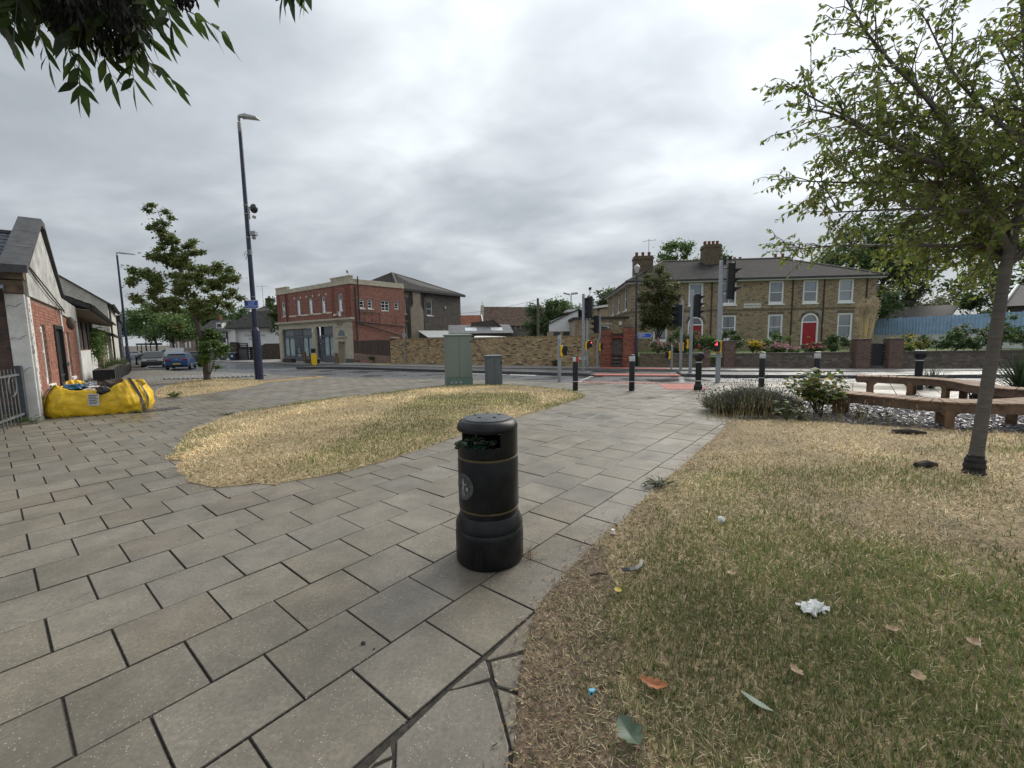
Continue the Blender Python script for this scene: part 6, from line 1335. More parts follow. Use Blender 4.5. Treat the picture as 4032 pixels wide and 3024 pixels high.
shed('slate_outbuilding', 'low outbuilding with grey roof and skylights behind the yellow wall', 'outbuilding', (-6.1, 43.0, 0), R(8), 6.2, 3.2, 2.2, 3.1, M_DKB, mat('grey_roof', (.12, .12, .125), .6, var=.25, scale=3), extra=sky_l)
t = thing('brick_outbuilding', 'dark brick gable end sloping down behind the yellow wall', 'outbuilding', (-4.3, 46.0, 0)); MB().xprism([(0, -.6), (0, 3.4), (2.45, 3.6), (4.4, 1.9), (4.4, -.6)], 0, .3).build('wall', M_DKB, t); q = MB(); slope(q, [(2.35, -.1, 3.66), (4.5, -.1, 1.86), (4.5, 5, 1.86), (2.35, 5, 3.66)], .1); q.build('roof', M_ROOFD, t); MB().box(2.6, 2.75, -.1, 0, 2.75, 2.9).build('lamp', M_WHT, t)
t = thing('white_canopy', 'white curved canopy top showing above the yellow wall', 'canopy', (-3.2, 36, 0), R(-4)); q = MB()
for k in range(10): q.quad((0 + .3 * k, 0, 1.66), (.3 * (k + 1), 0, 1.66), (.3 * (k + 1), .9, 1.86 - .0015 * k * k), (.3 * k, .9, 1.86 - .0015 * k * k))
q.build('top', M_WHT, t); MB().box(0, 3, .02, .05, 1.55, 1.66).build('front_edge', M_WHT, t)
for x in (.1, 2.9): MB().box(x - .04, x + .04, .4, .48, -.5, 1.7).build('post', M_WHT, t)
t = thing('red_roofed_house', 'low house with red tiled roof between the grey house and the church', 'house', (-9.5, 62, 0)); MB().box(0, 5.2, 0, 6, -.9, 3.5).build('wall', M_DKB, t); q = MB(); slope(q, [(-.2, -.3, 3.4), (5.5, -.3, 3.4), (5.0, 3, 5.2), (-.2, 3, 5.2)], .08); rf = q.build('roof', M_ROOFD, t); tiles(rf, ((-.2, -.3, 3.4), (5.5, -.3, 3.4), (5.0, 3, 5.2), (-.2, 3, 5.2)), .25, .2, [(.20, .075, .045), (.16, .06, .04), (.24, .095, .055)]); q = MB(); q.tube([(5.55, -.35, 3.42), (5.02, 3, 5.26)], .09, 6); q.build('barge_board', M_WHT, t)
def church():
    t = thing('church', 'old stone church with long brown tiled roof behind the yellow wall', 'church', (-5.3, 75, 0), R(0)); L_ = 12.5; st = mat('flint_stone', (.20, .18, .155), .95, var=.35, scale=5)
    MB().box(.0, L_, 0, 8, -1, 4.1).build('wall', st, t); q = MB().add([(0, 0, 4.1), (0, 8, 4.1), (0, 4, 7.5)], [(0, 2, 1)]).add([(L_, 0, 4.1), (L_, 8, 4.1), (L_, 4, 7.5)], [(0, 1, 2)]); q.build('gable', st, t)
    a = [(.3, -.35, 3.95), (L_ + .3, -.35, 3.65), (L_ + .3, 4, 7.2), (.3, 4, 7.5)]; q = MB(); slope(q, a, .1); slope(q, [(L_ + .3, 8.35, 4), (.3, 8.35, 4), a[3], a[2]], .1); rf = q.build('roof', M_ROOFD, t); tiles(rf, a, .3, .28, [(.105, .072, .055), (.125, .085, .062), (.09, .065, .052), (.14, .10, .07)])
    q = MB(); q.box(-.15, .35, -.4, 8.4, 3.7, 3.9); g = [(-.15, -.45, 3.8), (-.15, 4, 7.75)]; slope(q, [(-.2, -.5, 3.85), (.4, -.5, 3.85), (.4, 4, 7.75), (-.2, 4, 7.75)], .25); q.build('coping', mat('church_coping', (.26, .235, .20), .9), t)
    MB().box(.05, .13, 3.95, 4.05, 7.7, 8.4).box(.05, .13, 3.75, 4.25, 8.1, 8.2).build('cross', M_STONE, t)
    for k in range(9): MB().box(3.4 + k * .85, 3.65 + k * .85, -.3, 0, 3.1, 3.75).build('corbel', mat('church_coping', (.26, .235, .20), .9), t)
    for x in (5.9, 8.6):
        n = 10; q = MB(); pr = [(x - .55, 1.6)] + [(x - .55 + 1.1 * k / n, 2.2 + .75 * (1 - abs(2 * k / n - 1) ** 1.6)) for k in range(n + 1)] + [(x + .55, 1.6)]; q.add([(s, -.06, z) for s, z in pr], [tuple(range(len(pr)))]); q.build('arched_window', mat('church_window', (.10, .095, .085), .5), t)
        q = MB(); q.tube([(s, -.08, z) for s, z in pr], .06, 5); q.build('hood_mould', mat('church_coping', (.26, .235, .20), .9), t)
church()
t = thing('weatherboard_building', 'white weatherboarded gable behind the yellow wall', 'building', (3.0, 34, 0), R(-3)); q = MB(); q.add([(0, 0, -.3), (2.3, 0, -.3), (2.3, 5, -.3), (0, 5, -.3), (0, 0, 2.1), (2.3, 0, 2.1), (2.3, 5, 2.1), (0, 5, 2.1)], [(0, 1, 5, 4), (1, 2, 6, 5), (3, 0, 4, 7)]); q.build('wall', mat('cream_base', (.36, .30, .20), .9), t)
f = lambda x: 2.85 + .41 * x
for k in range(13):
    z0 = 2.1 + k * .135; z1 = z0 + .15; x0 = max(0, (z0 - 2.85) / .41)
    if x0 < 2.28: MB().add([(x0, -.03, z0), (2.3, -.03, z0), (2.3, -.01, z1), (max(0, (z1 - 2.85) / .41), -.01, z1), (x0, .0, z0), (2.3, .0, z0)], [(0, 1, 2, 3), (4, 5, 1, 0)]).build('weatherboard', M_WHT, t)
q = MB(); slope(q, [(-.35, -.15, 2.62), (2.35, -.15, 3.86), (2.35, 5, 3.86), (-.35, 5, 2.62)], .08); slope(q, [(2.34, -.15, 3.86), (3.6, -.15, 3.0), (3.6, 5, 3.0), (2.34, 5, 3.86)], .08); q.build('roof', M_ROOFD, t)
for x in (.35, 1.1, 1.85): MB().box(x, x + .5, -.02, 0, 1.7, 2.06).build('window', mat('dull_dark_pane', (.05, .055, .06), .2), t)
def outb():
    t = thing('flat_roofed_lodge', 'small flat roofed yellow brick building beside the end of the terrace', 'building', (4.45, 30.0, 0), R(-3)); P = frame((0, 0), (1, 0)); hole = [(1.75, 2.4, .6, 2.4)]
    q = MB(); wall_mesh(q, P, 0, 3.6, -.2, 2.85, hole, .1); q.quad((0, 5, -.2), (0, 0, -.2), (0, 0, 2.85), (0, 5, 2.85)); q.quad((3.6, 0, -.2), (3.6, 5, -.2), (3.6, 5, 2.85), (3.6, 0, 2.85)); w_ = q.build('wall', M_MTR, t); bricks(w_, P, brick_cells(0, 3.6, -.2, 2.8, hole), YEL_PAL, M_BRK, 'ob', nind=100)
    ppart('roof_edge', P, mat('felt_dark', (.05, .045, .042), .8), t, [(-.15, 3.75, -5, .15, 2.85, 3.0)]); window(t, P, *hole[0], M_PVC, fw=.09, rails=(.4,)); ppart('lintel', P, M_STONE, t, [(1.6, 2.6, 0, .03, 2.42, 2.58)]); ppart('alarm_box', P, M_WHT, t, [(3.05, 3.25, 0, .1, 2.4, 2.65)])
outb()
t = thing('far_annex', 'low building with white fascia behind the weatherboarded gable', 'building', (8.5, 52, 0)); MB().box(-1.5, 4, 0, 5, -.5, 5.0).build('wall', mat('annex_buff', (.36, .28, .19), .9), t); q = MB(); slope(q, [(-1.8, -.3, 4.9), (4.2, -.3, 5.6), (4.2, 5, 5.6), (-1.8, 5, 4.9)], .25); q.build('roof', M_WHT, t)
t = thing('telegraph_pole', 'bare wooden telegraph pole in front of the dark green trees', 'telegraph pole', (3.02, 48, -.3)); MB().tube([(0, 0, 0), (0, 0, 6.3)], [.17, .13], 10).build('pole', mat('pole_wood', (.15, .125, .10), .9, var=.25), t); q = MB(); q.tube([(0, 0, 6.1), (-6, 4, 5.25), (-13, 9, 5.0), (-21, 12, 5.4)], .014, 4); q.build('wire', M_IRON, t)
t = thing('floodlight_mast', 'thin grey mast with twin floodlights above the trees', 'floodlight', (8.4, 60, -.5)); MB().tube([(0, 0, 0), (0, 0, 8.0)], .07, 8).build('pole', M_GALV, t)
for x in (-.6, .45): MB().rbox((x, 0, 8.2), (.9, .5, .2), 0, .35, .25 if x < 0 else -.1).build('floodlight', M_GALV, t)
# ---- blue corrugated hoarding on a white wall
t = thing('blue_hoarding', 'long pale blue corrugated hoarding on a white wall beyond the garden', 'hoarding', (30.6, 38, 0), math.atan2(-16, .6)); L_ = 16; M_BH = mat('blue_sheet', (.30, .45, .64), .5, var=.12, scale=2, dirt=(.24, .37, .54, .5))
for k in range(16):
    q = MB(); pr = None
    for i in range(9):
        s = k + i / 8; o = .03 if (i // 1) % 2 else -.03; cur = ((s, o, 1.45), (s, o, 2.74 + (.0)))
        if pr: q.quad(pr[0], cur[0], cur[1], pr[1])
        pr = cur
    q.build('sheet', M_BH, t)
MB().box(0, L_, .06, .3, -.2, 1.45).build('white_wall', M_WHT, t); MB().box(-4.5, 0, .02, .2, .4, 2.05).build('end_panel', M_DKB, t)
for k in range(5): MB().box(k * 4 - .05, k * 4 + .05, .04, .14, 1.4, 2.8).build('post', M_BH, t)
for (x, y, w_, h, lab) in ((34, 42, 6, 3.6, 'low house with dark pitched roof beyond the blue hoarding'), (36, 31, 7, 4.6, 'brown roofed house partly hidden by the cherry tree')):
    t = thing('far_house', lab, 'house', (x, y, 0), R(-60)); MB().box(0, w_, 0, 6, 0, h - 1.2).build('wall', M_DKB, t); q = MB(); slope(q, [(-.3, -.4, h - 1.25), (w_ + .3, -.4, h - 1.25), (w_ + .3, 3, h + .4), (-.3, 3, h + .4)], .1); q.build('roof', M_ROOFD, t); q = MB(); q.tube([(-.3, -.45, h - 1.2), (-.3, 3, h + .45)], .1, 6); q.build('barge_board', M_WHT, t); MB().box(1, 1.8, -.06, 0, .8, 2).build('window', M_WHT, t)

# ---- left-hand row
def left_row():
    t = thing('gabled_building', 'small old building with white rendered gable and red brick front beside the skip bag', 'building', (LB_A[0], LB_A[1], 0)); P = frame((0, 0), LB_D); Pn = frame((-LB_N[0] * 8, -LB_N[1] * 8), LB_N)   # front, and the side turned to the camera
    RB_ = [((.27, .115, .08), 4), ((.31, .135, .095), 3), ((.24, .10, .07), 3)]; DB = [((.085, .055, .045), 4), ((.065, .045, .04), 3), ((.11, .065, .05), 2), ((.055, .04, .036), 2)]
    h1 = [(1.25, 1.95, .66, 2.08), (3.2, 4.75, .0, 2.14)]; h2 = [(5.55, 6.3, .6, 2.0)]
    q = MB(); wall_mesh(q, P, 0, 4.85, -.1, 2.62, h1, .12); wall_mesh(q, P, 4.85, 8.6, -.1, 2.5, h2, .12); w_ = q.build('front_wall', M_MTRR, t); bud = [230]
    bricks(w_, P, brick_cells(.3, 4.72, 0, 2.6, h1, bond='stretcher'), RB_, M_BRK, 'lf', budget=bud); bricks(w_, P, brick_cells(5.0, 8.5, 0, 2.48, h2, bond='stretcher'), RB_, M_BRK, 'lf', budget=bud)
    ppart('corner_strip', P, M_RENDER, t, [(0, .3, 0, .03, -.1, 2.62)]); ppart('pilaster', P, M_RENDER, t, [(4.72, 5.0, 0, .03, 2.0, 2.62)]); ppart('end_strip', P, M_RENDER, t, [(8.4, 8.75, 0, .04, -.1, 2.95)])
    # gable with thickness and dark coping
    pr = [(.0, 2.63), (5.0, 2.63), (5.0, 2.98), (2.75, 4.42), (2.55, 4.50), (.0, 3.2)]; q = MB(); n = len(pr); q.add([P(s, .06, z) for s, z in pr] + [P(s, -.24, z) for s, z in pr], [tuple(range(n)), tuple(range(2 * n - 1, n - 1, -1))] + [(i, n + i, n + (i + 1) % n, (i + 1) % n) for i in range(n)]); q.build('gable', M_RENDG, t)
    cp = [(-.3, 3.06), (2.45, 4.56), (2.95, 4.54), (5.1, 3.0)]; M_COP = mat('dark_coping', (.06, .062, .065), .7, var=.25, scale=5)
    for (a, za), (b, zb_), k in ((cp[0], cp[1], 3), (cp[1], cp[2], 1), (cp[2], cp[3], 3)):
        for i in range(k):
            u0, u1 = i / k, (i + 1) / k - .006; q = MB(); s0, s1 = a + (b - a) * u0, a + (b - a) * u1; z0, z1 = za + (zb_ - za) * u0, za + (zb_ - za) * u1
            th = .10 if b > 3 else .16
            q.add([P(s0, .12, z0), P(s1, .12, z1), P(s1, -.26, z1), P(s0, -.26, z0), P(s0, .12, z0 + th), P(s1, .12, z1 + th), P(s1, -.26, z1 + th), P(s0, -.26, z0 + th)], [(0, 3, 2, 1), (4, 5, 6, 7), (0, 1, 5, 4), (1, 2, 6, 5), (2, 3, 7, 6), (3, 0, 4, 7)]); q.build('coping_slab', M_COP, t)
    q = MB(); q.add([P(4.86, .05, 2.5), P(8.7, .05, 2.42), P(8.7, .05, 2.95), P(4.86, .05, 3.0), P(4.86, -.35, 2.5), P(8.7, -.35, 2.42), P(8.7, -.35, 2.95), P(4.86, -.35, 3.0)], [(0, 1, 2, 3), (3, 2, 6, 7), (1, 5, 6, 2)]); q.build('low_parapet', M_RENDG, t)
    q = MB(); q.tube([P(.1, .1, 3.25), P(2.4, .1, 2.95), P(4.9, .1, 2.6)], .014, 5); q.tube([P(.1, .1, 3.2), P(2.2, .1, 2.85), P(4.9, .1, 2.55)], .012, 5); q.build('cable', M_IRON, t)
    # camera-facing side: dark bricks and a white pier
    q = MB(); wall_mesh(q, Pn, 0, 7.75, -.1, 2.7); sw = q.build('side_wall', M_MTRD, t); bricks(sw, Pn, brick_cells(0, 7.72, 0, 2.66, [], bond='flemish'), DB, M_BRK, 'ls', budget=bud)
    ppart('corner_pier', Pn, M_RENDER, t, [(7.72, 8.0, -.3, .05, -.1, 2.66)], .012)
    ppart('corbel', Pn, mat('brown_stone', (.13, .095, .062), .9, var=.4, scale=4), t, [(7.7, 8.02, -.3, .10, 2.66, 2.93)], .015); ppart('corbel', Pn, mat('brown_stone', (.13, .095, .062), .9), t, [(7.68, 8.04, -.3, .14, 2.94, 3.2)], .015)
    # cracks in the pier render
    q = MB()
    for z, s0 in ((2.38, 7.73), (1.72, 7.73), (1.05, 7.73)): q.tube([Pn(s0 + i * .045, .051, z + .03 * math.sin(i * 1.7) + i * .012) for i in range(6)], .004, 4)
    q.build('crack', M_IRON, t)
    # flaking paint down the corner
    q = MB()
    for k in range(26): z = .1 + k * .097 + rnd.uniform(-.02, .02); s = rnd.uniform(.0, .27); r_ = rnd.uniform(.012, .04); n = 7; q.add([P(s + r_ * math.cos(6.28 * i / n) * rnd.uniform(.6, 1.2), .032, z + 1.4 * r_ * math.sin(6.28 * i / n)) for i in range(n)], [tuple(range(n))])
    stuff(q.build('bare_patches', mat('bare_patch', (.16, .08, .055), .95), t))
    # slate roof
    el, er, rr, rl = Pn(0, .3, 2.72), Pn(7.76, .3, 2.72), P(2.65, -.24, 4.32), None; rl = tuple(Vector(P(2.65, -.24, 4.32)) - Vector((LB_N[0], LB_N[1], 0)) * 7.76); q = MB(); slope(q, [el, er, rr, rl], .05); rf = q.build('roof', M_ROOFD, t)
    tiles(rf, (el, er, rr, rl), .5, .24, [(.135, .14, .17), (.15, .155, .185), (.12, .125, .152)], budget=[120]); q = MB(); q.tube([rl, rr], .08, 8); q.build('ridge_tiles', M_ROOFD, rf); q = MB(); q.tube([Pn(0, .36, 2.66), Pn(7.7, .36, 2.66)], .06, 8); q.build('gutter', M_IRON, t)
    window(t, P, *h1[0], M_PVC, fw=.09, rec=.05, rails=(.55, .9)); window(t, P, *h2[0], M_PVC, fw=.09, rec=.05, rails=(.55, .9))
    g = MB(); pbox(g, P, 3.2, 4.75, -.12, .04, 2.04, 2.14); pbox(g, P, 3.2, 3.32, -.12, .04, 0, 2.04); pbox(g, P, 4.63, 4.75, -.12, .04, 0, 2.04); df = g.build('door_frame', M_GATE, t); dr = ppart('door', P, M_GATE, df, [(3.32, 4.63, -.12, -.04, 0, 2.04)])
    for z in (.5, .72): ppart('door_rail', P, mat('gate_grey', (.06, .06, .065), .5), df, [(3.36, 4.6, -.04, -.02, z, z + .04)])
    ppart('padlock', P, M_SILV, df, [(4.55, 4.66, .04, .1, .98, 1.1)]); MB().blob(P(5.15, .18, 2.25), (.1, .1, .2), 10, 7).build('wall_lamp', mat('lamp_rust', (.07, .05, .04), .7), t, smooth='all')
left_row()
def bungalow():
    t = thing('bungalow', 'low brick bungalow with deep dark eaves behind the black planters', 'bungalow', (LB_A[0], LB_A[1], 0)); P = frame((0, 0), LB_D); a, b = 8.75, 24
    wm = mat('bungalow_brick', (.16, .075, .05), .9, var=.3, scale=7)
    MB().quad(P(a, -.5, -.5), P(b, -.5, -.7), P(b, -.5, 2.95), P(a, -.5, 2.95)).quad(P(b, -.5, -.7), P(b, -6, -.7), P(b, -6, 4), P(b, -.5, 2.95)).build('wall', wm, t); ppart('white_base', P, M_RENDER, t, [(a, b - 1, -.5, -.4, -.5, 1.32)])
    for k in range(6): s = a + 1.0 + k * 2.4; ppart('window', P, M_GATE, t, [(s, s + 1.3, -.5, -.44, 1.4, 2.75)]); 
    q = MB(); slope(q, [P(a - .2, .45, 3.05), P(b + 1, .45, 2.95), P(b + 1, -4, 5.0), P(a - .2, -4, 5.1)], .16); rf = q.build('roof', M_ROOFD, t)
    tiles(rf, (P(a - .2, .47, 3.06), P(b + 1, .47, 2.96), P(b + 1, -4, 5.01), P(a - .2, -4, 5.11)), .28, .25, [(.05, .042, .038), (.04, .036, .034), (.065, .05, .042)])
    q = MB(); slope(q, [P(a - .2, .4, 2.86), P(b + 1, .4, 2.76), P(b + 1, -.5, 2.92), P(a - .2, -.5, 3.0)], .02); q.build('soffit', mat('soffit_tan', (.22, .18, .14), .9), t); q = MB(); q.tube([P(a - .2, .52, 2.98), P(b + 1, .52, 2.88)], .06, 6); q.build('gutter', M_IRON, t)
    t = thing('porch', 'low porch with dark sloping roof and white door at the end of the bungalow', 'porch', (LB_A[0], LB_A[1], 0)); pbw = MB(); pbox(pbw, P, 24.2, 30.5, -3, -.2, -.8, 2.2); pbw.build('wall', mat('porch_buff', (.30, .22, .15), .9, var=.2), t); q = MB(); slope(q, [P(23.5, .5, 2.25), P(31, .5, 2.15), P(31, -3, 3.6), P(23.5, -3, 3.7)], .12); q.build('roof', M_ROOFD, t); ppart('door', P, M_WHT, t, [(28.2, 29.4, -.2, -.14, -.4, 1.7)])
    # tall white gable house
    t = thing('white_gabled_house', 'tall cream rendered house with blank gable and dark tiled roof beyond the bungalow', 'house', (LB_A[0] + 31 * LB_D[0], LB_A[1] + 31 * LB_D[1], 0)); Pg = frame((-LB_N[0] * 9, -LB_N[1] * 9), LB_N); q = MB(); pr = [(0, -.8), (9, -.8), (9, 4.75), (4.5, 8.2), (0, 4.75)]; q.add([Pg(s, 0, z) for s, z in pr], [tuple(range(5))]); Pf = frame((0, 0), LB_D); q.quad(Pf(0, 0, -.8), Pf(13, 0, -.8), Pf(13, 0, 4.75), Pf(0, 0, 4.75)); q.build('wall', mat('cream_render', (.52, .50, .43), .9, var=.12, scale=2, dirt=(.34, .32, .27, .7), dirt_scale=1.2), t)
    q = MB(); slope(q, [Pf(-.12, .3, 4.6), Pf(13, .3, 4.6), Pf(13, -4.5, 8.28), Pf(-.12, -4.5, 8.28)], .1); slope(q, [Pf(13, -9.3, 4.6), Pf(-.12, -9.3, 4.6), Pf(-.12, -4.5, 8.28), Pf(13, -4.5, 8.28)], .1); q.build('roof', mat('roof_brown', (.062, .048, .042), .8, var=.3, scale=5), t)
    q = MB(); q.tube([Pf(.1, .1, -.7), Pf(.1, .1, 4.6)], .06, 6); q.tube([Pf(-.1, .36, 4.58), Pf(13, .36, 4.58)], .07, 6); q.build('gutter', M_IRON, t); q = MB(); q.tube([Pf(1, -5, 8), Pf(1, -5, 9.6)], .02, 5); q.tube([Pf(.2, -5, 9.5), Pf(1.8, -5, 9.5)], .015, 5); q.build('aerial', M_SILV, t)
    t = thing('navy_shop', 'dark navy painted shop beyond the cream gabled house', 'shop', (LB_A[0] + 44 * LB_D[0], LB_A[1] + 44 * LB_D[1], 0)); q = MB(); pbox(q, Pf, 0, 9, -6, .1, -1.2, 4.0); q.build('wall', mat('navy_wall', (.014, .018, .045), .5), t); q = MB(); pbox(q, Pf, -.1, 9.1, -6.1, .3, 4.0, 4.4); q.build('fascia', mat('dark_fascia', (.02, .02, .025), .5), t)
    ppart('window', Pf, mat('dull_dark_pane', (.05, .055, .06), .2), t, [(1, 4, .1, .15, .2, 2.4)])
bungalow()
# ---- inn across the road
def inn():
    zb = -1.1
    t = thing('inn', 'white painted inn with big dark roof and black gothic lettering', 'inn', (-39.1, 61.3, 0), R(-3)); P = frame((0, 0), (1, 0)); dk = mat('old_dark_brick', (.085, .065, .05), .95, var=.4, scale=4)
    pr = [(0, 1.55), (1.35, 1.55), (1.35, .98), (2.9, .98), (3.3, 1.15), (3.9, 1.42), (6.3, 1.42), (6.3, 4.1), (5.3, 4.1), (5.3, 3.85), (0, 3.85)]; q = MB(); q.add([P(s, .03, z) for s, z in pr], [tuple(range(len(pr)))]); q.build('white_gable_wall', mat('fresh_white', (.74, .745, .73), .7, var=.05, scale=2), t)
    MB().box(0, 6.3, 0, 7, zb, 3.86).build('brick_wall', dk, t); MB().box(-1.0, 0, -.6, 5, 1.7, 3.75).build('white_bay', M_WHT, t); MB().box(-1.0, -.0, -.5, 5, zb, 1.7).build('bay_base', dk, t)
    q = MB(); e0, e1, e2, e3 = (-1.2, -.9, 3.72), (5.4, -.9, 3.72), (5.4, 8, 3.72), (-1.2, 8, 3.72); k0, k1 = (1.35, 1.3, 6.1), (4.2, 1.3, 6.2); r0, r1 = (2.0, 4, 7.2), (3.6, 4, 7.2)
    for c in ((e0, e1, (5.4, .2, 5.3), k1, k0), (k0, k1, r1, r0), (e3, e0, k0, r0), (e1, e2, r1, k1, (5.4, .2, 5.3)), (e2, e3, r0, r1)): q.add(list(c), [tuple(range(len(c)))])
    q.build('roof', mat('inn_roof', (.05, .045, .04), .8, var=.35, scale=3, bump=.4, bscale=6), t); MB().box(-1.2, 5.4, -.92, -.84, 3.55, 3.72).build('eave_board', M_IRON, t)
    lm = mat('gothic_black', (.05, .05, .05), .7)
    for s, z, b, sz in ((2.45, 3.22, 'Ye Olde', .42), (2.5, 2.62, 'Coach & Horses', .46), (1.85, 2.12, 'Inn', .46)): text('gothic_lettering', b, sz, lm, t, (s, -.035, z), (R(90), 0, 0), .002, spacing=1.0, shear=.0)
    for (x0, x1, z0, z1, nm) in ((.05, 1.35, .95, 1.5, 'board_sign'), (1.25, 1.75, -.75, .85, 'menu_sign'), (.05, .75, .3, .85, 'notice')):
        s_ = MB().box(x0, x1, -.1, -.04, z0, z1).build(nm, M_GATE if nm != 'notice' else M_WHT, t); q = MB()
        for k in range(int((z1 - z0) / .25)): q.box(x0 + .15, x1 - .15, -.106, -.101, z0 + .1 + k * .27, z0 + .2 + k * .27)
        q.build('sign_lettering', M_WHT if nm != 'notice' else M_GATE, s_)
    hs = MB().box(-1.6, -1.05, -.9, -.8, 2.2, 3.2).box(-1.65, -.5, -.88, -.82, 3.25, 3.33).build('hanging_sign', M_GATE, t); q = MB()
    for k in range(4): q.box(-1.5, -1.15, -.91, -.905, 2.4 + k * .18, 2.48 + k * .18)
    q.build('sign_lettering', M_WHT, hs)
    MB().box(.1, 1.3, -.3, 0, zb, .9).build('porch_pier', mat('grey_porch', (.10, .10, .10), .8), t); MB().box(0, 1.9, -.5, 0, .86, .96).build('porch_shelf', M_GATE, t)
    chimney(t, 2.1, 3.6, 6.5, 8.2, .8, .7, dk, 1, M_IRON)
    q = MB(); q.tube([(1.5, 4, 7), (1.5, 4, 10.2)], .03, 5); q.tube([(.6, 4, 10), (2.4, 4, 10)], .02, 5); q.build('aerial', M_SILV, t)
inn()
def wheelie(x, y, lab, m, lidm):
    t = thing('wheelie_bin', lab, 'wheelie bin', (x, y, tz(x, y)), R(20), 'bins outside the inn'); q = MB(); q.add([(-.34, -.36, .05), (.34, -.36, .05), (.34, .36, .05), (-.34, .36, .05), (-.44, -.5, 1.0), (.44, -.5, 1.0), (.44, .5, 1.0), (-.44, .5, 1.0)], [(0, 1, 5, 4), (1, 2, 6, 5), (2, 3, 7, 6), (3, 0, 4, 7), (3, 2, 1, 0)]); q.build('body', m, t, bevel=.02); MB().box(-.47, .47, -.55, .52, 1.0, 1.08).build('lid', lidm, t, bevel=.02); MB().box(-.12, .12, -.47, -.455, .45, .75).build('sticker', M_WHT, t)
wheelie(-39.4, 60.2, 'navy wheelie bin with pale lid outside the inn', mat('bin_navy', (.03, .05, .11), .5), mat('bin_lid_pale', (.35, .40, .33), .5)); wheelie(-41.0, 60.5, 'dark grey wheelie bin next to the navy one', mat('bin_grey2', (.06, .065, .07), .5), mat('bin_lid_grey', (.12, .12, .12), .5)); wheelie(-42.6, 61, 'slatted grey wheelie bin at the end of the inn bins', mat('bin_grey3', (.14, .15, .155), .5), M_WHT)
# ---- houses further left of the inn
t = thing('half_timbered_house', 'dark roofed house with white half timbered front beyond the inn', 'house', (-62, 85, 0), R(-10)); MB().box(0, 7, 0, 7, -1.5, 3.9).build('wall', M_WHT, t); q = MB(); slope(q, [(-.4, -.4, 3.75), (7.4, -.4, 3.75), (7.0, 3.2, 6.3), (0, 3.2, 6.3)], .1); slope(q, [(7.4, 7.4, 3.75), (-.4, 7.4, 3.75), (0, 3.2, 6.3), (7, 3.2, 6.3)], .1); q.build('roof', mat('roof_grey', (.075, .072, .07), .7, var=.25, scale=3), t)
for x in (.2, 2.2, 4.2, 6.4): MB().box(x, x + .22, -.05, 0, -1.4, 3.7).build('timber', M_GATE, t)
for x in (2.6, 4.6): MB().box(x, x + 1.4, -.06, 0, 1.7, 3.1).build('window', M_GATE, t)
dm = MB().box(3.6, 4.9, .6, 2.6, 4.5, 5.6).build('dormer', M_WHT, t); MB().box(3.75, 4.7, .56, .6, 4.7, 5.4).build('window', mat('dull_dark_pane', (.05, .055, .06), .2), dm); MB().box(0, 7, -.06, 0, -1.4, .3).build('shop_front', mat('shop_dim', (.07, .09, .085), .4), t)
chimney(t, 1.6, 3.0, 5.6, 7.2, .6, .6, mat('far_red', (.16, .06, .04), .9), 1)
t = thing('far_terrace', 'low brown terrace behind the parked cars under the trees', 'house', (-120, 150, 0), R(-38)); MB().box(0, 50, 0, 8, -2, 5.5).build('wall', mat('far_brown', (.22, .15, .10), .9, var=.2), t); q = MB(); slope(q, [(-.5, -.5, 5.4), (50.5, -.5, 5.4), (50, 4, 8.2), (0, 4, 8.2)], .1); q.build('roof', M_ROOFD, t)
for k in range(12): MB().box(1.5 + k * 4, 3 + k * 4, -.05, 0, .2, 2.2).build('window', M_WHT if k % 3 else mat('dull_dark_pane', (.05, .055, .06), .2), t)
t = thing('bus_shelter', 'dark flat roofed bus shelter under the distant trees', 'bus shelter', (-80, 91, -1.1), R(-38)); MB().box(0, 11, 0, 2, 2.5, 2.9).build('roof', M_GATE, t)
for x in (.2, 3.7, 7.2, 10.8): MB().box(x - .07, x + .07, .1, .24, 0, 2.5).build('post', M_GATE, t)
heritage_lamp(-67.5, 79.0, 6.6, 'short navy lamp post with small signs beside the distant trees')
t = thing('black_planter_row', '', 'planter'); bpy.data.objects.remove(t)
P_ = frame(LB_A, LB_D); pl = None
for k in range(9):
    c = P_(10.5 + k * 3.1, .55, 0); z = tz(c[0], c[1]); rz = math.atan2(LB_D[1], LB_D[0])
    if pl is None:
        pl = thing('planter', 'black timber planter box with feathery plants along the white wall', 'planter', (c[0], c[1], z), rz, 'black planters outside the bungalow'); pm = mat('planter_black', (.02, .02, .021), .7, var=.3)
        MB().box(-1.4, 1.4, -.3, .3, 0, .62).build('box', pm, pl, bevel=.01); MB().box(-1.36, 1.36, -.26, .26, .6, .63).build('soil', M_SOIL, pl)
        for x in (-1.4, 0, 1.4): MB().box(x - .04, x + .04, -.32, -.3, 0, .64).build('batten', pm, pl)
    else: dup(pl, (c[0], c[1], z), rz)
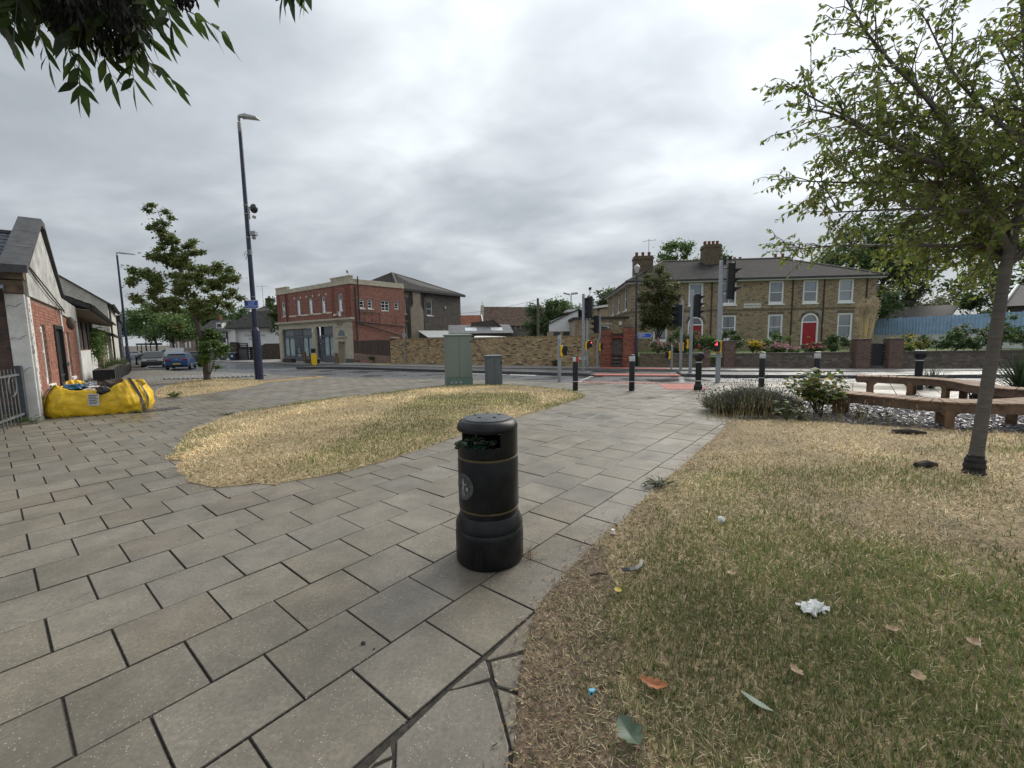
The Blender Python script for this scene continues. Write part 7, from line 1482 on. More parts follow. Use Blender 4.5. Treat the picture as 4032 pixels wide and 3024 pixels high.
# bollards far left and the yellow island bollard
def cast_bollard():
    t = thing('street_bollard', '', 'bollard', (0, 0, 0), 0, 'black cast bollards on the left pavement'); MB().lathe([(0, 0), (.15, 0), (.15, .25), (.11, .3), (.105, .85), (.13, .88), (.13, .93), (.08, 1.02), (0, 1.06)], 16).build('shaft', M_BLK, t, smooth=True); return t
cb = cast_bollard()
for k, (x, y, lab) in enumerate([(-43.5, 49.4, 'black cast bollard at the kerb near the parked dark car'), (-46.6, 52.9, 'black cast bollard paired with another by the parked dark car'), (-57.4, 63.6, 'black cast bollard alone further up the left pavement'), (-61.0, 66.4, 'black cast bollard close to the navy shop')]):
    o = cb if k == 0 else dup(cb, (x, y, tz(x, y)), 0); o.location = (x, y, tz(x, y)); o['label'] = lab
t = thing('island_bollard', 'bright yellow plastic keep left bollard on the tip of the traffic island', 'bollard', (-13.3, 28.6, 0), R(35)); q = MB(); pr = [(-.17, .12), (-.17, .62), (-.12, .76), (0, .82), (.12, .76), (.17, .62), (.17, .12), (.1, .0), (-.1, 0)]; q.xprism(pr, -.1, .1); q.build('shell', M_YEL, t, bevel=.02); q = MB(); q.xprism([(x * 1.12, z * 1.03 - .01) for x, z in pr], -.04, .04); q.build('black_edge', M_BLK, t); MB().box(-.14, .14, -.06, .06, .84, 1.12).build('black_plate', M_BLK, t)
for (x, y, lab) in ((-21.2, 43.6, 'weathered timber post outside the corner building'), (-15.7, 38.2, 'short timber post near the doorway of the corner building')):
    t = tag(MB().box(x - .13, x + .13, y - .13, y + .13, -.5, .55).build('timber_post', M_POST, bevel=.02), lab, 'post', 'timber posts before the corner building')
for (x, y, lab) in ((-24.0, 45.9, 'dark timber trough at the end of the corner building'), (-20.0, 42.7, 'dark timber trough under the dark shop window')):
    t = thing('trough', lab, 'trough', (x, y, tz(x, y)), math.atan2(-9, 11.75), 'timber troughs before the corner building'); MB().box(-1.0, 1.0, -.25, .25, 0, .42).build('box', mat('trough_wood', (.06, .045, .033), .9, var=.3), t, bevel=.02); MB().box(-.92, .92, -.18, .18, .4, .43).build('soil', M_SOIL, t)
# ================================================================== vegetation
M_LEAF = mat('leaf', attr=True, rough=.55, var=0, transl=.35)
M_LEAFN = mat('leaf_near', attr=True, rough=.45, var=0, transl=.58)
M_BARK = mat('bark', (.095, .08, .065), .9, var=.35, scale=9, stretch=(1, 1, 3), bump=.4, bscale=24, dirt=(.05, .045, .035, .6), dirt_scale=5)
M_BARKC = mat('cherry_bark', (.10, .088, .078), .7, var=.16, scale=5, stretch=(.9, .9, 7), bump=.35, bscale=14, dirt=(.16, .155, .13, .6), dirt_scale=4)
G_DARK = [(.030, .052, .016), (.040, .068, .020), (.052, .085, .026), (.024, .042, .014)]
G_MID = [(.055, .090, .022), (.070, .115, .030), (.042, .070, .018), (.090, .135, .040)]
G_BRT = [(.10, .165, .030), (.13, .20, .045), (.075, .13, .025), (.16, .22, .06)]
G_OLIVE = [(.085, .10, .030), (.065, .080, .024), (.11, .12, .040), (.05, .062, .02)]
sc_ = lambda p, k: [tuple(c * k for c in q) for q in p]
G_DARK = sc_(G_DARK, 1.9); G_MID = sc_(G_MID, 1.75); G_OLIVE = sc_(G_OLIVE, 1.15)
def rot_frames(n, upbias=.5, droop=0.0):
    d = rng.normal(size=(n, 3)); d[:, 2] = d[:, 2] * .6 - droop; d /= np.linalg.norm(d, axis=1, keepdims=True)
    u = rng.normal(size=(n, 3)); u[:, 2] += upbias * 2; s = np.cross(d, u); s /= np.linalg.norm(s, axis=1, keepdims=True) + 1e-9
    return d, s
def leaf_quads(c, L_, W_, d, s):
    """pointed leaves as 4-corner faces: stem, side, tip, side"""
    L_ = np.asarray(L_)[:, None]; W_ = np.asarray(W_)[:, None]; nn = np.cross(d, s)
    return np.stack([c, c + d * L_ * .45 + s * W_ * .5 + nn * W_ * .12, c + d * L_, c + d * L_ * .45 - s * W_ * .5 + nn * W_ * .12], 1)
def clumps_to_leaves(cl, n, size, pal, aspect=.5, droop=.2, shade=True, shell=.35):
    cl = np.array(cl, float); vol = cl[:, 3] * cl[:, 4] * cl[:, 5]; pr = vol ** .75; k = rng.choice(len(cl), n, p=pr / pr.sum()); C = cl[k]
    v = rng.normal(size=(n, 3)); v /= np.linalg.norm(v, axis=1, keepdims=True); r_ = np.abs(rng.normal(0, .62, n)) * .75 + shell * .35; c = C[:, :3] + v * C[:, 3:6] * r_[:, None]
    d, s = rot_frames(n, .6, droop); d = d + v * .55; d /= np.linalg.norm(d, axis=1, keepdims=True); s = np.cross(d, rng.normal(size=(n, 3)) + np.array((0, 0, .8))); s /= np.linalg.norm(s, axis=1, keepdims=True) + 1e-9
    L_ = size * rng.uniform(.7, 1.3, n); q = leaf_quads(c, L_, L_ * aspect, d, s); P_ = np.array(pal); tint = np.random.default_rng(3).uniform(.75, 1.25, len(cl))
    col = P_[rng.integers(0, len(P_), n)] * rng.uniform(.8, 1.2, (n, 1)) * tint[k][:, None]; return q.reshape(-1, 3), col
def crown_clumps(c, r_, n, cr, seed, flat=.0, gap=1.0):
    g = np.random.default_rng(seed); out = []
    for i in range(n):
        v = g.normal(size=3); v /= np.linalg.norm(v); k = g.random() ** .45
        if v[2] < -.55: v[2] *= .5
        e = cr * g.uniform(.6, 1.3); out.append((c[0] + v[0] * r_[0] * k, c[1] + v[1] * r_[1] * k, c[2] + v[2] * r_[2] * k, e, e, e * .75))
    return out
def far_tree(lab, base, trunk_h, c, r_, n, cr, leaves, size, pal, seed, name='tree', grp=None, tr=.25):
    """base xy z; c crown centre relative to base"""
    t = thing(name, lab, 'tree', base, 0, grp); cl = crown_clumps(c, r_, n, cr, seed); V, K = clumps_to_leaves(cl, leaves, size, pal); q = MB(); q.tube([(0, 0, -.2), (.1, .05, trunk_h * .6), (c[0] * .5, c[1] * .5, trunk_h), (c[0], c[1], c[2] + r_[2] * .4)], [tr, tr * .8, tr * .6, tr * .15], 8)
    g = np.random.default_rng(seed)
    for i in range(9): e = cl[g.integers(0, len(cl))]; q.tube([(c[0] * .5, c[1] * .5, trunk_h * g.uniform(.7, 1.0)), ((c[0] * .5 + e[0]) / 2, (c[1] * .5 + e[1]) / 2, (trunk_h + e[2]) / 2 + .2), (e[0], e[1], e[2])], [tr * .4, tr * .25, tr * .06], 6)
    q.build('trunk', M_BARK, t, smooth=True); np_mesh('crown', V, 4, K, M_LEAF, t); return t
GT = 'background trees'
far_tree('broad bright green tree beyond the far left parked cars', (-79, 95, -1.1), 4, (0, 0, 7.2), (6.5, 5, 4.0), 60, 1.6, 9000, .5, G_MID, 1, grp=GT)
far_tree('tall green tree behind the navy lamp post with small signs', (-70, 95, -1.1), 4, (0, 0, 8.0), (6.0, 5, 4.6), 60, 1.6, 9000, .5, G_MID, 2, grp=GT)
far_tree('dark green tree behind the white van', (-61, 92, -1.1), 4, (0, 0, 6.6), (5.5, 5, 4.2), 55, 1.5, 8000, .48, G_DARK, 3, grp=GT)
far_tree('green tree between the white van and the half timbered house', (-66.5, 84, -1.1), 3, (0, 0, 5.2), (4.5, 4, 3.4), 45, 1.3, 6500, .42, G_MID, 4, grp=GT)
far_tree('dark tree at the far end of the left street', (-92, 100, -1.1), 4, (0, 0, 6.5), (6, 5, 4), 50, 1.6, 7000, .5, G_DARK, 5, grp=GT)
far_tree('small tree rising behind the left end of the inn roof', (-47, 76, -1), 4, (0, 0, 6.6), (2.6, 2.4, 2.3), 28, .9, 3200, .34, G_DARK, 6, grp=GT)
far_tree('dark conifer behind the corner of the red brick building', (-30.2, 56, -.7), 3, (0, 0, 5.3), (1.3, 1.3, 3.4), 30, .6, 3600, .28, G_DARK, 7, name='conifer', grp=GT)
far_tree('dense dark tree beside the telegraph pole', (4.9, 56, -.6), 2, (0, 0, 4.4), (3.0, 2.8, 3.2), 45, 1.0, 8000, .3, G_DARK, 8, grp=GT)
far_tree('green tree beside the floodlight mast', (8.2, 68, -.8), 3, (0, 0, 5.0), (4.0, 3, 3.4), 40, 1.1, 6000, .34, G_MID, 9, grp=GT)
far_tree('dark tree hidden behind the crossing signals', (12.5, 69, -.8), 3, (0, 0, 5.2), (4.2, 3, 3.4), 40, 1.1, 6000, .34, G_DARK, 10, grp=GT)
far_tree('tree peeping past the left eave of the terrace', (13.2, 60, -.6), 4, (0, 0, 6.6), (3.0, 3, 2.4), 30, 1.0, 4000, .34, G_DARK, 11, grp=GT)
far_tree('tree top rising above the terrace ridge by the chimney', (21.5, 56, 0), 6, (0, 0, 11.2), (2.6, 2.5, 2.3), 30, .9, 4200, .34, G_MID, 12, grp=GT)
far_tree('second tree top above the terrace ridge', (26.2, 57, 0), 6, (0, 0, 11.0), (2.9, 2.5, 2.2), 30, .9, 4200, .34, G_MID, 13, grp=GT)
far_tree('large dark tree standing over the right end of the terrace', (36.2, 43, 0), 5, (0, 0, 8.4), (4.9, 4.5, 4.6), 70, 1.4, 14000, .36, G_DARK, 14, grp=GT)
far_tree('round dark bush against the right end of the terrace', (30.6, 36.5, .4), 1, (0, 0, 2.9), (1.8, 1.8, 2.2), 26, .7, 4200, .24, G_DARK, 15, grp=GT)
far_tree('pale feathery tree beyond the blue hoarding', (40.5, 44, 0), 3, (0, 0, 4.6), (4.2, 3, 2.2), 40, 1.0, 6000, .3, [(.15, .17, .10), (.11, .14, .07), (.19, .21, .13)], 16, grp=GT)
far_tree('dark tree filling the gap behind the cherry trunk', (44, 37, 0), 3, (0, 0, 5.6), (5.5, 4, 4.2), 50, 1.3, 8000, .36, G_DARK, 17, grp=GT)
far_tree('dense columnar tree in front of the terrace', (9.35, 27.2, .45), 1.0, (.0, 0, 3.0), (1.3, 1.2, 2.7), 130, .42, 21000, .13, [(.085, .095, .03), (.064, .075, .024), (.11, .118, .038), (.14, .145, .05)], 18, grp='garden trees and shrubs', tr=.12)
# ---- small street tree with suckers
def street_tree():
    t = thing('street_tree', 'wind-swept young street tree with leafy suckers on the small dry lawn', 'tree', (-12.9, 17.9, .03)); g = np.random.default_rng(5)
    top = [(-1.33, 6.94), (-1.23, 6.52), (-1.06, 6.18), (-.81, 5.85), (-.65, 5.47), (-.26, 5.41), (.08, 5.46), (-.78, 5.09), (-.4, 4.99), (-1.28, 5.0), (-1.64, 5.34), (-2.44, 4.25), (-2.07, 4.05), (-1.47, 4.14), (-.88, 4.13), (-1.42, 3.65), (-1.88, 3.47), (-.73, 3.64), (-.57, 3.25), (-1.17, 3.16), (-1.66, 3.27), (.28, 4.4), (.61, 4.25), (1.24, 4.19), (1.51, 4.38), (.87, 3.91), (.18, 3.82), (1.03, 3.42), (.52, 3.24), (.01, 3.15), (-.11, 2.85), (.18, 2.8), (-.9, 4.6), (-.2, 4.2), (-1.1, 5.5)]
    cl = [];
    for x, z in top:
        e = .27 if z > 5.2 else .36
        for k in range(4): cl.append((x + g.normal(0, .27), g.normal(0, .45 if z < 5 else .2), z + g.normal(0, .22), e * .8, e * .8, e * .45))
    V, K = clumps_to_leaves(cl, 27000, .12, [(.12, .185, .045), (.15, .22, .055), (.09, .145, .036), (.18, .22, .065), (.17, .14, .065)], .5, .15, shell=.1); np_mesh('crown', V, 4, K, M_LEAF, t)
    low = [(.11, 2.01), (.39, 1.86), (.16, 1.46), (.51, 1.51), (.03, 1.17), (.53, 1.16), (.21, .91), (.64, 1.31), (-.01, 1.77), (-.22, .67), (.48, .56)]
    cl = [(x + .05, g.normal(0, .22), z, .27, .27, .22) if z > .8 else (x, 0, z, .13, .13, .12) for x, z in low]
    V, K = clumps_to_leaves(cl, 4200, .11, G_BRT[:3] + G_MID[:2], .55, .2, shell=.1); np_mesh('sucker_leaves', V, 4, K, M_LEAF, t)
    q = MB(); q.tube([(.05, 0, -.05), (.02, 0, .3), (.0, 0, .92), (-.06, 0, 1.92), (-.27, 0, 2.76)], [.15, .12, .11, .10, .085], 12); q.tube([(-.27, 0, 2.76), (-.53, 0, 3.64), (-.64, .05, 4.61), (-.93, 0, 5.57), (-1.37, 0, 6.95)], [.075, .06, .045, .03, .008], 8); q.tube([(-.25, 0, 2.7), (.26, .1, 2.65), (.71, .1, 3.13), (1.2, .0, 4.1)], [.05, .045, .035, .012], 8)
    for (a, b) in (((-.3, 0, 2.9), (-1.2, .4, 3.5)), ((-.45, 0, 3.4), (-1.9, -.3, 4.0)), ((-.5, 0, 3.5), (.25, -.3, 4.3)), ((-.6, 0, 4.4), (-1.4, .2, 5.1)), ((-.65, 0, 4.7), (.05, .1, 5.4)), ((.4, .1, 2.8), (1.0, -.3, 3.4)), ((-.3, 0, 2.8), (-.6, -.5, 3.3))): q.tube([a, ((a[0] + b[0]) / 2, (a[1] + b[1]) / 2, (a[2] + b[2]) / 2 + .1), b], [.03, .02, .006], 6)
    for k in range(9): a = k * .7; q.tube([(.1, 0, .1), (.15 + .12 * math.cos(a), .12 * math.sin(a), .5), (.2 + .3 * math.cos(a), .3 * math.sin(a), 1.2 + .1 * k)], [.016, .012, .004], 5)
    q.build('trunk', M_BARK, t, smooth=True)
street_tree()
# ---- cherry tree on the right
def cherry():
    t = thing('cherry_tree', 'slender cherry tree with grey banded trunk leaning over the dry lawn', 'tree', (5.0, 4.48, .03)); O = Vector((5.0, 4.48, 0)); g = random.Random(4)
    q = MB(); tk = [(0, 0, -.1), (.0, 0, .10), (.01, 0, .25), (.04, 0, .8), (.08, 0, 1.5), (.13, .02, 2.1), (.16, .02, 2.4)]; q.tube(tk, [.09, .078, .060, .054, .051, .048, .047], 16); q.build('trunk', M_BARKC, t, smooth=True)
    MB().lathe([(.09, 0), (.095, .03), (.084, .07), (.094, .10), (.082, .14), (.088, .17), (.07, .20), (.072, .22), (.055, .23)], 14, (.002, 0, 0)).build('rubber_collar', mat('dark_collar', (.018, .017, .017), .7, var=.4, scale=14, bump=.6), t)
    L = []   # limbs: points relative to base
    def rel(p): return Vector(p) - O
    A = [rel((5.16, 4.5, 2.37)), rel((5.05, 4.5, 2.54)), rel((4.74, 4.5, 3.06)), rel((4.53, 4.55, 3.52)), rel((4.23, 4.6, 3.95)), rel((3.9, 4.6, 4.24)), rel((3.62, 4.6, 4.53)), rel((3.35, 4.6, 4.9))]
    L.append((A, .036)); 
    L.append(([Vector((.16, .02, 2.35)), Vector((.22, .0, 3.0)), Vector((.3, .1, 3.8)), Vector((.25, .2, 4.7)), Vector((.1, .2, 5.6))], .036))
    L.append(([Vector((.14, .02, 2.2)), Vector((.40, -.1, 2.6)), Vector((.85, -.2, 3.2)), Vector((1.3, -.3, 3.9))], .03))
    L.append(([Vector((.14, .02, 2.25)), Vector((.3, .4, 2.7)), Vector((.6, .9, 3.3)), Vector((.8, 1.4, 4.2))], .03))
    for pts, r_ in (([(4.74, 4.5, 3.06), (4.22, 4.4, 3.18), (3.66, 4.4, 3.38), (3.1, 4.4, 3.65), (2.72, 4.4, 3.74)], .024), ([(4.74, 4.5, 3.06), (4.12, 4.7, 3.48), (3.55, 4.8, 3.82), (2.93, 4.9, 4.2)], .024), ([(4.8, 4.5, 2.95), (4.3, 4.6, 3.10), (3.53, 4.7, 3.14), (2.83, 4.6, 3.13)], .022), ([(5.0, 4.5, 2.6), (4.5, 4.3, 2.70), (3.79, 4.2, 2.72), (2.85, 4.2, 2.70)], .022),
            ([(5.1, 4.6, 2.45), (4.7, 5.3, 2.6), (4.4, 6.0, 2.75), (4.0, 6.6, 2.8)], .022), ([(5.16, 4.5, 2.6), (5.0, 5.2, 3.1), (4.6, 5.9, 3.6), (4.3, 6.3, 4.3)], .022), ([(5.0, 4.5, 2.7), (4.8, 3.9, 3.0), (4.4, 3.5, 3.4), (4.0, 3.2, 4.0)], .022), ([(4.6, 4.5, 3.3), (4.5, 5.0, 3.9), (4.2, 5.3, 4.7)], .02), ([(5.2, 4.6, 2.9), (5.5, 5.4, 2.9), (5.9, 6.2, 2.75), (6.1, 6.9, 2.6)], .022), ([(5.2, 4.6, 2.6), (5.7, 5.0, 2.5), (6.2, 5.6, 2.45), (6.7, 6.2, 2.3)], .022), ([(5.2, 4.5, 3.4), (4.9, 4.9, 4.2), (4.6, 5.1, 5.0)], .02), ([(5.25, 4.6, 3.2), (5.6, 4.9, 4.0), (5.5, 5.2, 4.9)], .02)):
        L.append(([rel((5.05 + (p[0] - 5.05) * (.92 if p[0] < 5.05 else 1), p[1], p[2])) for p in pts], r_))
    br = MB(); tw = MB(); leaves = []
    def spray(p, d, length, n):
        """a twig with alternate drooping leaves"""
        e = p + d * length + Vector((0, 0, -.06 * length)); m_ = (p + e) / 2 + Vector((0, 0, .03)); tw.tube([p, m_, e], [.0045, .003, .0015], 4, caps=False)
        for i in range(n):
            u = (i + 1) / n; c = p.lerp(m_, u * 2) if u < .5 else m_.lerp(e, u * 2 - 1); leaves.append((c, d))
    for pts, r_ in L:
        c = catmull(pts, 6); n = len(c); br.tube(c, [r_ * (1 - .88 * i / (n - 1)) + .003 for i in range(n)], 8)
        tot = sum((b - a).length for a, b in zip(c, c[1:])); k = int(tot / .066)
        for i in range(k):
            u = (i + g.random()) / k
            if u < .22 and r_ > .03: continue
            j = min(n - 2, int(u * (n - 1))); p = c[j].lerp(c[j + 1], u * (n - 1) - j); d = (c[j + 1] - c[j]).normalized(); sd = Vector((g.gauss(0, 1), g.gauss(0, 1), g.gauss(.15, .7))); sd = (sd - d * sd.dot(d)).normalized(); d2 = (d * .75 + sd * .8).normalized(); ln = g.uniform(.25, .75) * (1.15 - .6 * u)
            if g.random() < .45 * u * (r_ < .03): continue
            e = p + d2 * ln; br.tube([p, (p + e) / 2 + Vector((0, 0, .04)), e], [.009 * (1.2 - u * .7), .006, .003], 5, caps=False)
            for s in range(max(2, int(ln / .085))):
                f = (s + .5) / max(2, int(ln / .085)); b_ = p.lerp(e, f); d3 = (d2 * .6 + Vector((g.gauss(0, .8), g.gauss(0, .8), g.gauss(-.05, .5)))).normalized(); spray(b_, d3, g.uniform(.12, .26), g.randint(5, 9))
            spray(e, d2, .2, 6)
        spray(c[-1], (c[-1] - c[-2]).normalized(), .25, 8)
    br.build('limbs', M_BARKC, t, smooth=True); tw.build('twigs', mat('twig_brown', (.10, .065, .04), .9), t)
    C = np.array([tuple(c) for c, _ in leaves]); D_ = np.array([tuple(d) for _, d in leaves]); n = len(C); d = D_ * .45 + rng.normal(size=(n, 3)) * .55; d[:, 2] -= .62; d /= np.linalg.norm(d, axis=1, keepdims=True); s = np.cross(d, rng.normal(size=(n, 3))); s /= np.linalg.norm(s, axis=1, keepdims=True)
    Ln = rng.uniform(.052, .088, n); q4 = leaf_quads(C, Ln, Ln * .46, d, s); P_ = np.array([(.135, .185, .04), (.17, .225, .045), (.10, .14, .034), (.22, .26, .055), (.19, .195, .06)]); np_mesh('foliage', q4.reshape(-1, 3), 4, P_[rng.integers(0, 5, n)] * rng.uniform(.8, 1.25, (n, 1)), M_LEAFN, t)
    print('cherry leaves', n)
cherry()
# ---- ash branch hanging in from the left
def ash():
    t = thing('ash_tree', 'overhanging ash branch with pinnate leaves and dark bunches of hanging keys', 'tree', (-4.2, -1.5, .15)); O = Vector((-4.2, -1.5, 0)); g = random.Random(9); q = MB()
    q.tube([(0, 0, 0), (.05, .05, 1.4), (.1, .2, 2.4), (.4, .6, 3.3), (.9, 1.4, 4.0)], [.22, .17, .14, .09, .05], 14); q.build('trunk', M_BARK, t, smooth=True)
    W = lambda p: Vector(p) - O; V = []; K = []; tw = MB(); keyV = []; keyK = []
    limbs = [[(-4.0, -1.2, 2.7), (-3.2, 0.2, 3.0), (-2.3, 1.0, 2.95), (-1.6, 1.45, 2.75), (-1.25, 1.5, 2.68)], [(-3.6, -.6, 3.1), (-2.2, .7, 3.3), (-1.2, 1.3, 3.05), (-.75, 1.45, 2.86), (-.58, 1.47, 2.76)], [(-2.6, .8, 3.0), (-1.9, 1.4, 2.8), (-1.5, 1.6, 2.62)]]
    for l in limbs: c = catmull([W(p) for p in l], 6); n = len(c); tw.tube(c, [.03 * (1 - .85 * i / (n - 1)) for i in range(n)], 7)
    def leaflet(c, d, L_, W_, roll):
        d = d.normalized(); s = d.cross(Vector((math.cos(roll), math.sin(roll), .6))).normalized(); n = d.cross(s); b = lambda u, w_: tuple(c + d * L_ * u + s * W_ * w_ + n * L_ * .10 * (u * (1 - u)) * 2 - Vector((0, 0, .12 * L_ * u * u)))
        V.extend([b(0, 0), b(.22, .33), b(.5, .5), b(.8, .24), b(1, 0), b(.8, -.24), b(.5, -.5), b(.22, -.33)]); e = g.uniform(.75, 1.2); cc = g.choice([(.035, .062, .016), (.048, .08, .020), (.026, .046, .013), (.06, .09, .022)]); K.append(tuple(x * e for x in cc))
    def pinnate(p, d, L_, pairs=5, sc=1.0):
        p = W(p); d = Vector(d).normalized(); pts = [p + d * L_ * u + Vector((0, 0, -.30 * L_ * u * u)) for u in (0, .25, .5, .75, 1)]; tw.tube(pts, [.0022, .002, .0018, .0015, .001], 5, caps=False); sd = d.cross(Vector((0, 0, 1))); sd = sd.normalized() if sd.length > .1 else Vector((1, 0, 0))
        for k in range(pairs):
            u = .25 + .68 * k / (pairs - 1); j = min(3, int(u * 4)); c = pts[j].lerp(pts[j + 1], u * 4 - j)
            for s_ in (-1, 1): leaflet(c, d * .55 + sd * s_ * .8 + Vector((g.gauss(0, .15), g.gauss(0, .15), -.55 + g.gauss(0, .2))), g.uniform(.058, .082) * sc, .023 * sc, g.uniform(0, 3))
        leaflet(pts[-1], (pts[-1] - pts[-2]) + Vector((0, 0, -.03)), .085 * sc, .026 * sc, g.uniform(0, 3))
    tips = [(-1.62, 1.45, 2.60), (-1.55, 1.5, 2.56), (-1.48, 1.42, 2.55), (-1.42, 1.5, 2.52), (-1.38, 1.45, 2.50), (-1.30, 1.45, 2.50), (-1.26, 1.48, 2.52), (-1.20, 1.45, 2.52), (-1.16, 1.5, 2.56), (-1.12, 1.45, 2.56)]
    for p in tips:
        for k in range(2): pinnate((p[0] + g.gauss(0, .03), p[1] + g.gauss(0, .08), p[2] + g.gauss(.0, .03)), (g.gauss(.15, .5), g.gauss(0, .4), g.gauss(-.55, .25)), g.uniform(.11, .19))
    for k in range(270): y_ = g.uniform(1.3, 1.9); pinnate((y_ * g.uniform(-1.28, -.97), y_, 1.58 + y_ * g.uniform(.70, .92)), (g.gauss(-.1, .5), g.gauss(0, .5), g.gauss(-.3, .4)), g.uniform(.11, .19))
    for p in ((-1.18, 1.45, 2.53), (-1.20, 1.45, 2.58), (-1.02, 1.45, 2.68)): pinnate(p, (g.uniform(.5, .9), g.gauss(0, .2), -.5), .13, 5, .85)
    for p in ((-.64, 1.45, 2.62), (-.60, 1.47, 2.61), (-.69, 1.46, 2.63), (-.62, 1.4, 2.66)): pinnate(p, (g.gauss(0, .4), g.gauss(0, .3), -.6), .10, 4, .95)
    tw.build('branches', M_BARK, t, smooth=True); np_mesh('foliage', np.array(V), 8, K, M_LEAFN, t)
    for (cx, cy, cz, rx, rz, n) in ((-1.30, 1.46, 2.52, .145, .14, 2600), (-1.13, 1.46, 2.66, .08, .085, 1100), (-1.035, 1.46, 2.60, .066, .095, 1200), (-1.45, 1.55, 2.64, .13, .1, 1300)):
        kv = []
        for k in range(n):
            a = g.uniform(0, 6.28); rr = math.sqrt(g.random()); x, y, z = cx + rx * rr * math.cos(a), cy + rx * .8 * rr * math.sin(a), cz + rz * g.uniform(-1, 1) * math.sqrt(max(0, 1 - rr * rr * .8)); L_ = g.uniform(.025, .042); dx, dy = g.gauss(0, .25), g.gauss(0, .25); c = W((x, y, z)); d = Vector((dx, dy, -1)).normalized(); s = d.cross(Vector((math.cos(a * 3), math.sin(a * 3), 0))).normalized() * .0042
            kv += [tuple(c), tuple(c + d * L_ * .6 + s), tuple(c + d * L_), tuple(c + d * L_ * .6 - s)]
        np_mesh('seed_cluster', kv, 4, [(.012, .014, .009)] * n, mat('ash_keys', attr=True, rough=.7, var=0), t)
ash()
# ---- garden shrubs
def bush(lab, x, y, z, r_, n, leaves, size, pal, seed, flowers=None, name='shrub', cat='shrub', grp='garden trees and shrubs'):
    t = thing(name, lab, cat, (x, y, z), 0, grp); cl = crown_clumps((0, 0, r_[2]), r_, n, min(r_) * .42, seed); V, K = clumps_to_leaves(cl, leaves, size, pal, .55, .1); np_mesh('foliage', V, 4, K, M_LEAF, t); q = MB(); g = random.Random(seed)
    for k in range(6): e = cl[g.randrange(len(cl))]; q.tube([(g.gauss(0, .05), g.gauss(0, .05), -.05), (e[0] * .6, e[1] * .6, e[2] * .6), e[:3]], [.025, .015, .005], 5)
    q.build('stems', M_BARK, t)
    if flowers:
        V, K = clumps_to_leaves([(c[0], c[1] - .12, c[2] + .1, c[3] * 1.1, c[4] * 1.1, c[5] * 1.1) for c in cl if c[2] > r_[2] * .75], flowers[1], flowers[2], flowers[0], .9, -.3, shell=.7); stuff(np_mesh('flowers', V, 4, K, mat('petal', attr=True, rough=.6, var=0, transl=.3), t))
    return t
PINK = [(.42, .16, .24), (.5, .26, .33), (.34, .13, .19)]
bush('dark green shrub with pink flowers beside the slim lamp post', 8.9, 22.9, .5, (.75, .6, .38), 22, 2600, .10, G_DARK, 30, (PINK, 60, .12)); bush('pink flowering shrub near the short push button pole', 8.1, 23.3, .5, (.5, .4, .5), 16, 1300, .09, G_MID, 31, (PINK, 80, .10))
bush('broad dark green bush behind the grey signal poles', 10.1, 24.5, .5, (1.15, .8, .75), 32, 4200, .11, G_DARK, 32); bush('mid green bush behind the open garden gate', 11.1, 24.0, .5, (.6, .5, .55), 18, 1800, .10, G_MID, 33)
bush('rounded dark bush between the downstairs sash windows', 12.35, 24.0, .5, (.72, .6, .72), 24, 3000, .10, G_DARK, 34); bush('bright yellow flowering shrub above the garden wall', 13.0, 22.8, .5, (.42, .36, .42), 16, 1500, .075, [(.10, .11, .03), (.07, .09, .025), (.14, .13, .03)], 35, ([(.62, .45, .02), (.55, .38, .02)], 330, .07))
bush('clipped round green bush below the middle window', 14.9, 24.2, .5, (.8, .6, .62), 24, 3200, .09, G_MID, 36); bush('low shrub covered in pink flowers above the garden wall', 14.0, 22.2, .45, (1.15, .42, .36), 26, 2400, .09, G_MID, 37, (PINK, 190, .10))
bush('small rose bush with red flowers before the red door', 15.7, 22.2, .45, (.62, .4, .36), 18, 1500, .09, G_DARK, 38, ([(.40, .06, .10), (.5, .16, .2)], 70, .10)); bush('dark spreading shrub right of the red door', 17.4, 23.0, .45, (.85, .6, .5), 22, 2600, .10, G_DARK, 39)
bush('grey green clipped ball shrub beside the brick pier', 17.6, 21.6, .45, (.5, .45, .42), 18, 1800, .08, [(.10, .125, .07), (.08, .10, .055), (.13, .15, .09)], 40)
bush('low yellow green hedge behind the panelled gate', 18.9, 20.6, .5, (.9, .5, .42), 22, 2200, .09, G_BRT, 41, ([(.5, .42, .05)], 60, .08)); bush('yellow leaved shrub right of the panelled gate', 20.3, 21.8, .5, (.95, .6, .5), 22, 2400, .09, [(.20, .20, .03), (.14, .16, .03), (.28, .24, .03)], 42)
bush('dark low shrub row before the blue hoarding', 22.2, 21.6, .5, (1.6, .7, .55), 34, 4000, .10, G_DARK, 43); bush('dark shrub with pale pink flowers before the blue hoarding', 24.4, 22.4, .5, (1.3, .7, .75), 30, 3600, .10, G_DARK, 44, ([(.5, .36, .34)], 90, .11)); bush('tall leafy climber on a post before the blue hoarding', 25.9, 22.6, .5, (.75, .6, 1.15), 26, 3200, .11, G_MID, 45); bush('dense dark bush at the end of the grey garden wall', 27.8, 22.5, .5, (1.5, .8, .75), 30, 3400, .11, G_DARK, 46)
bush('dark evergreen mass at the right edge of the garden', 22.0, 15.3, 0, (1.6, 1.2, 1.05), 40, 5000, .12, G_DARK, 47, grp='shrubs along the right pavement'); bush('mid green bush beside the cherry trunk and bench', 15.2, 10.6, 0, (1.5, 1.1, .75), 36, 4200, .12, G_MID, 48, grp='shrubs along the right pavement')
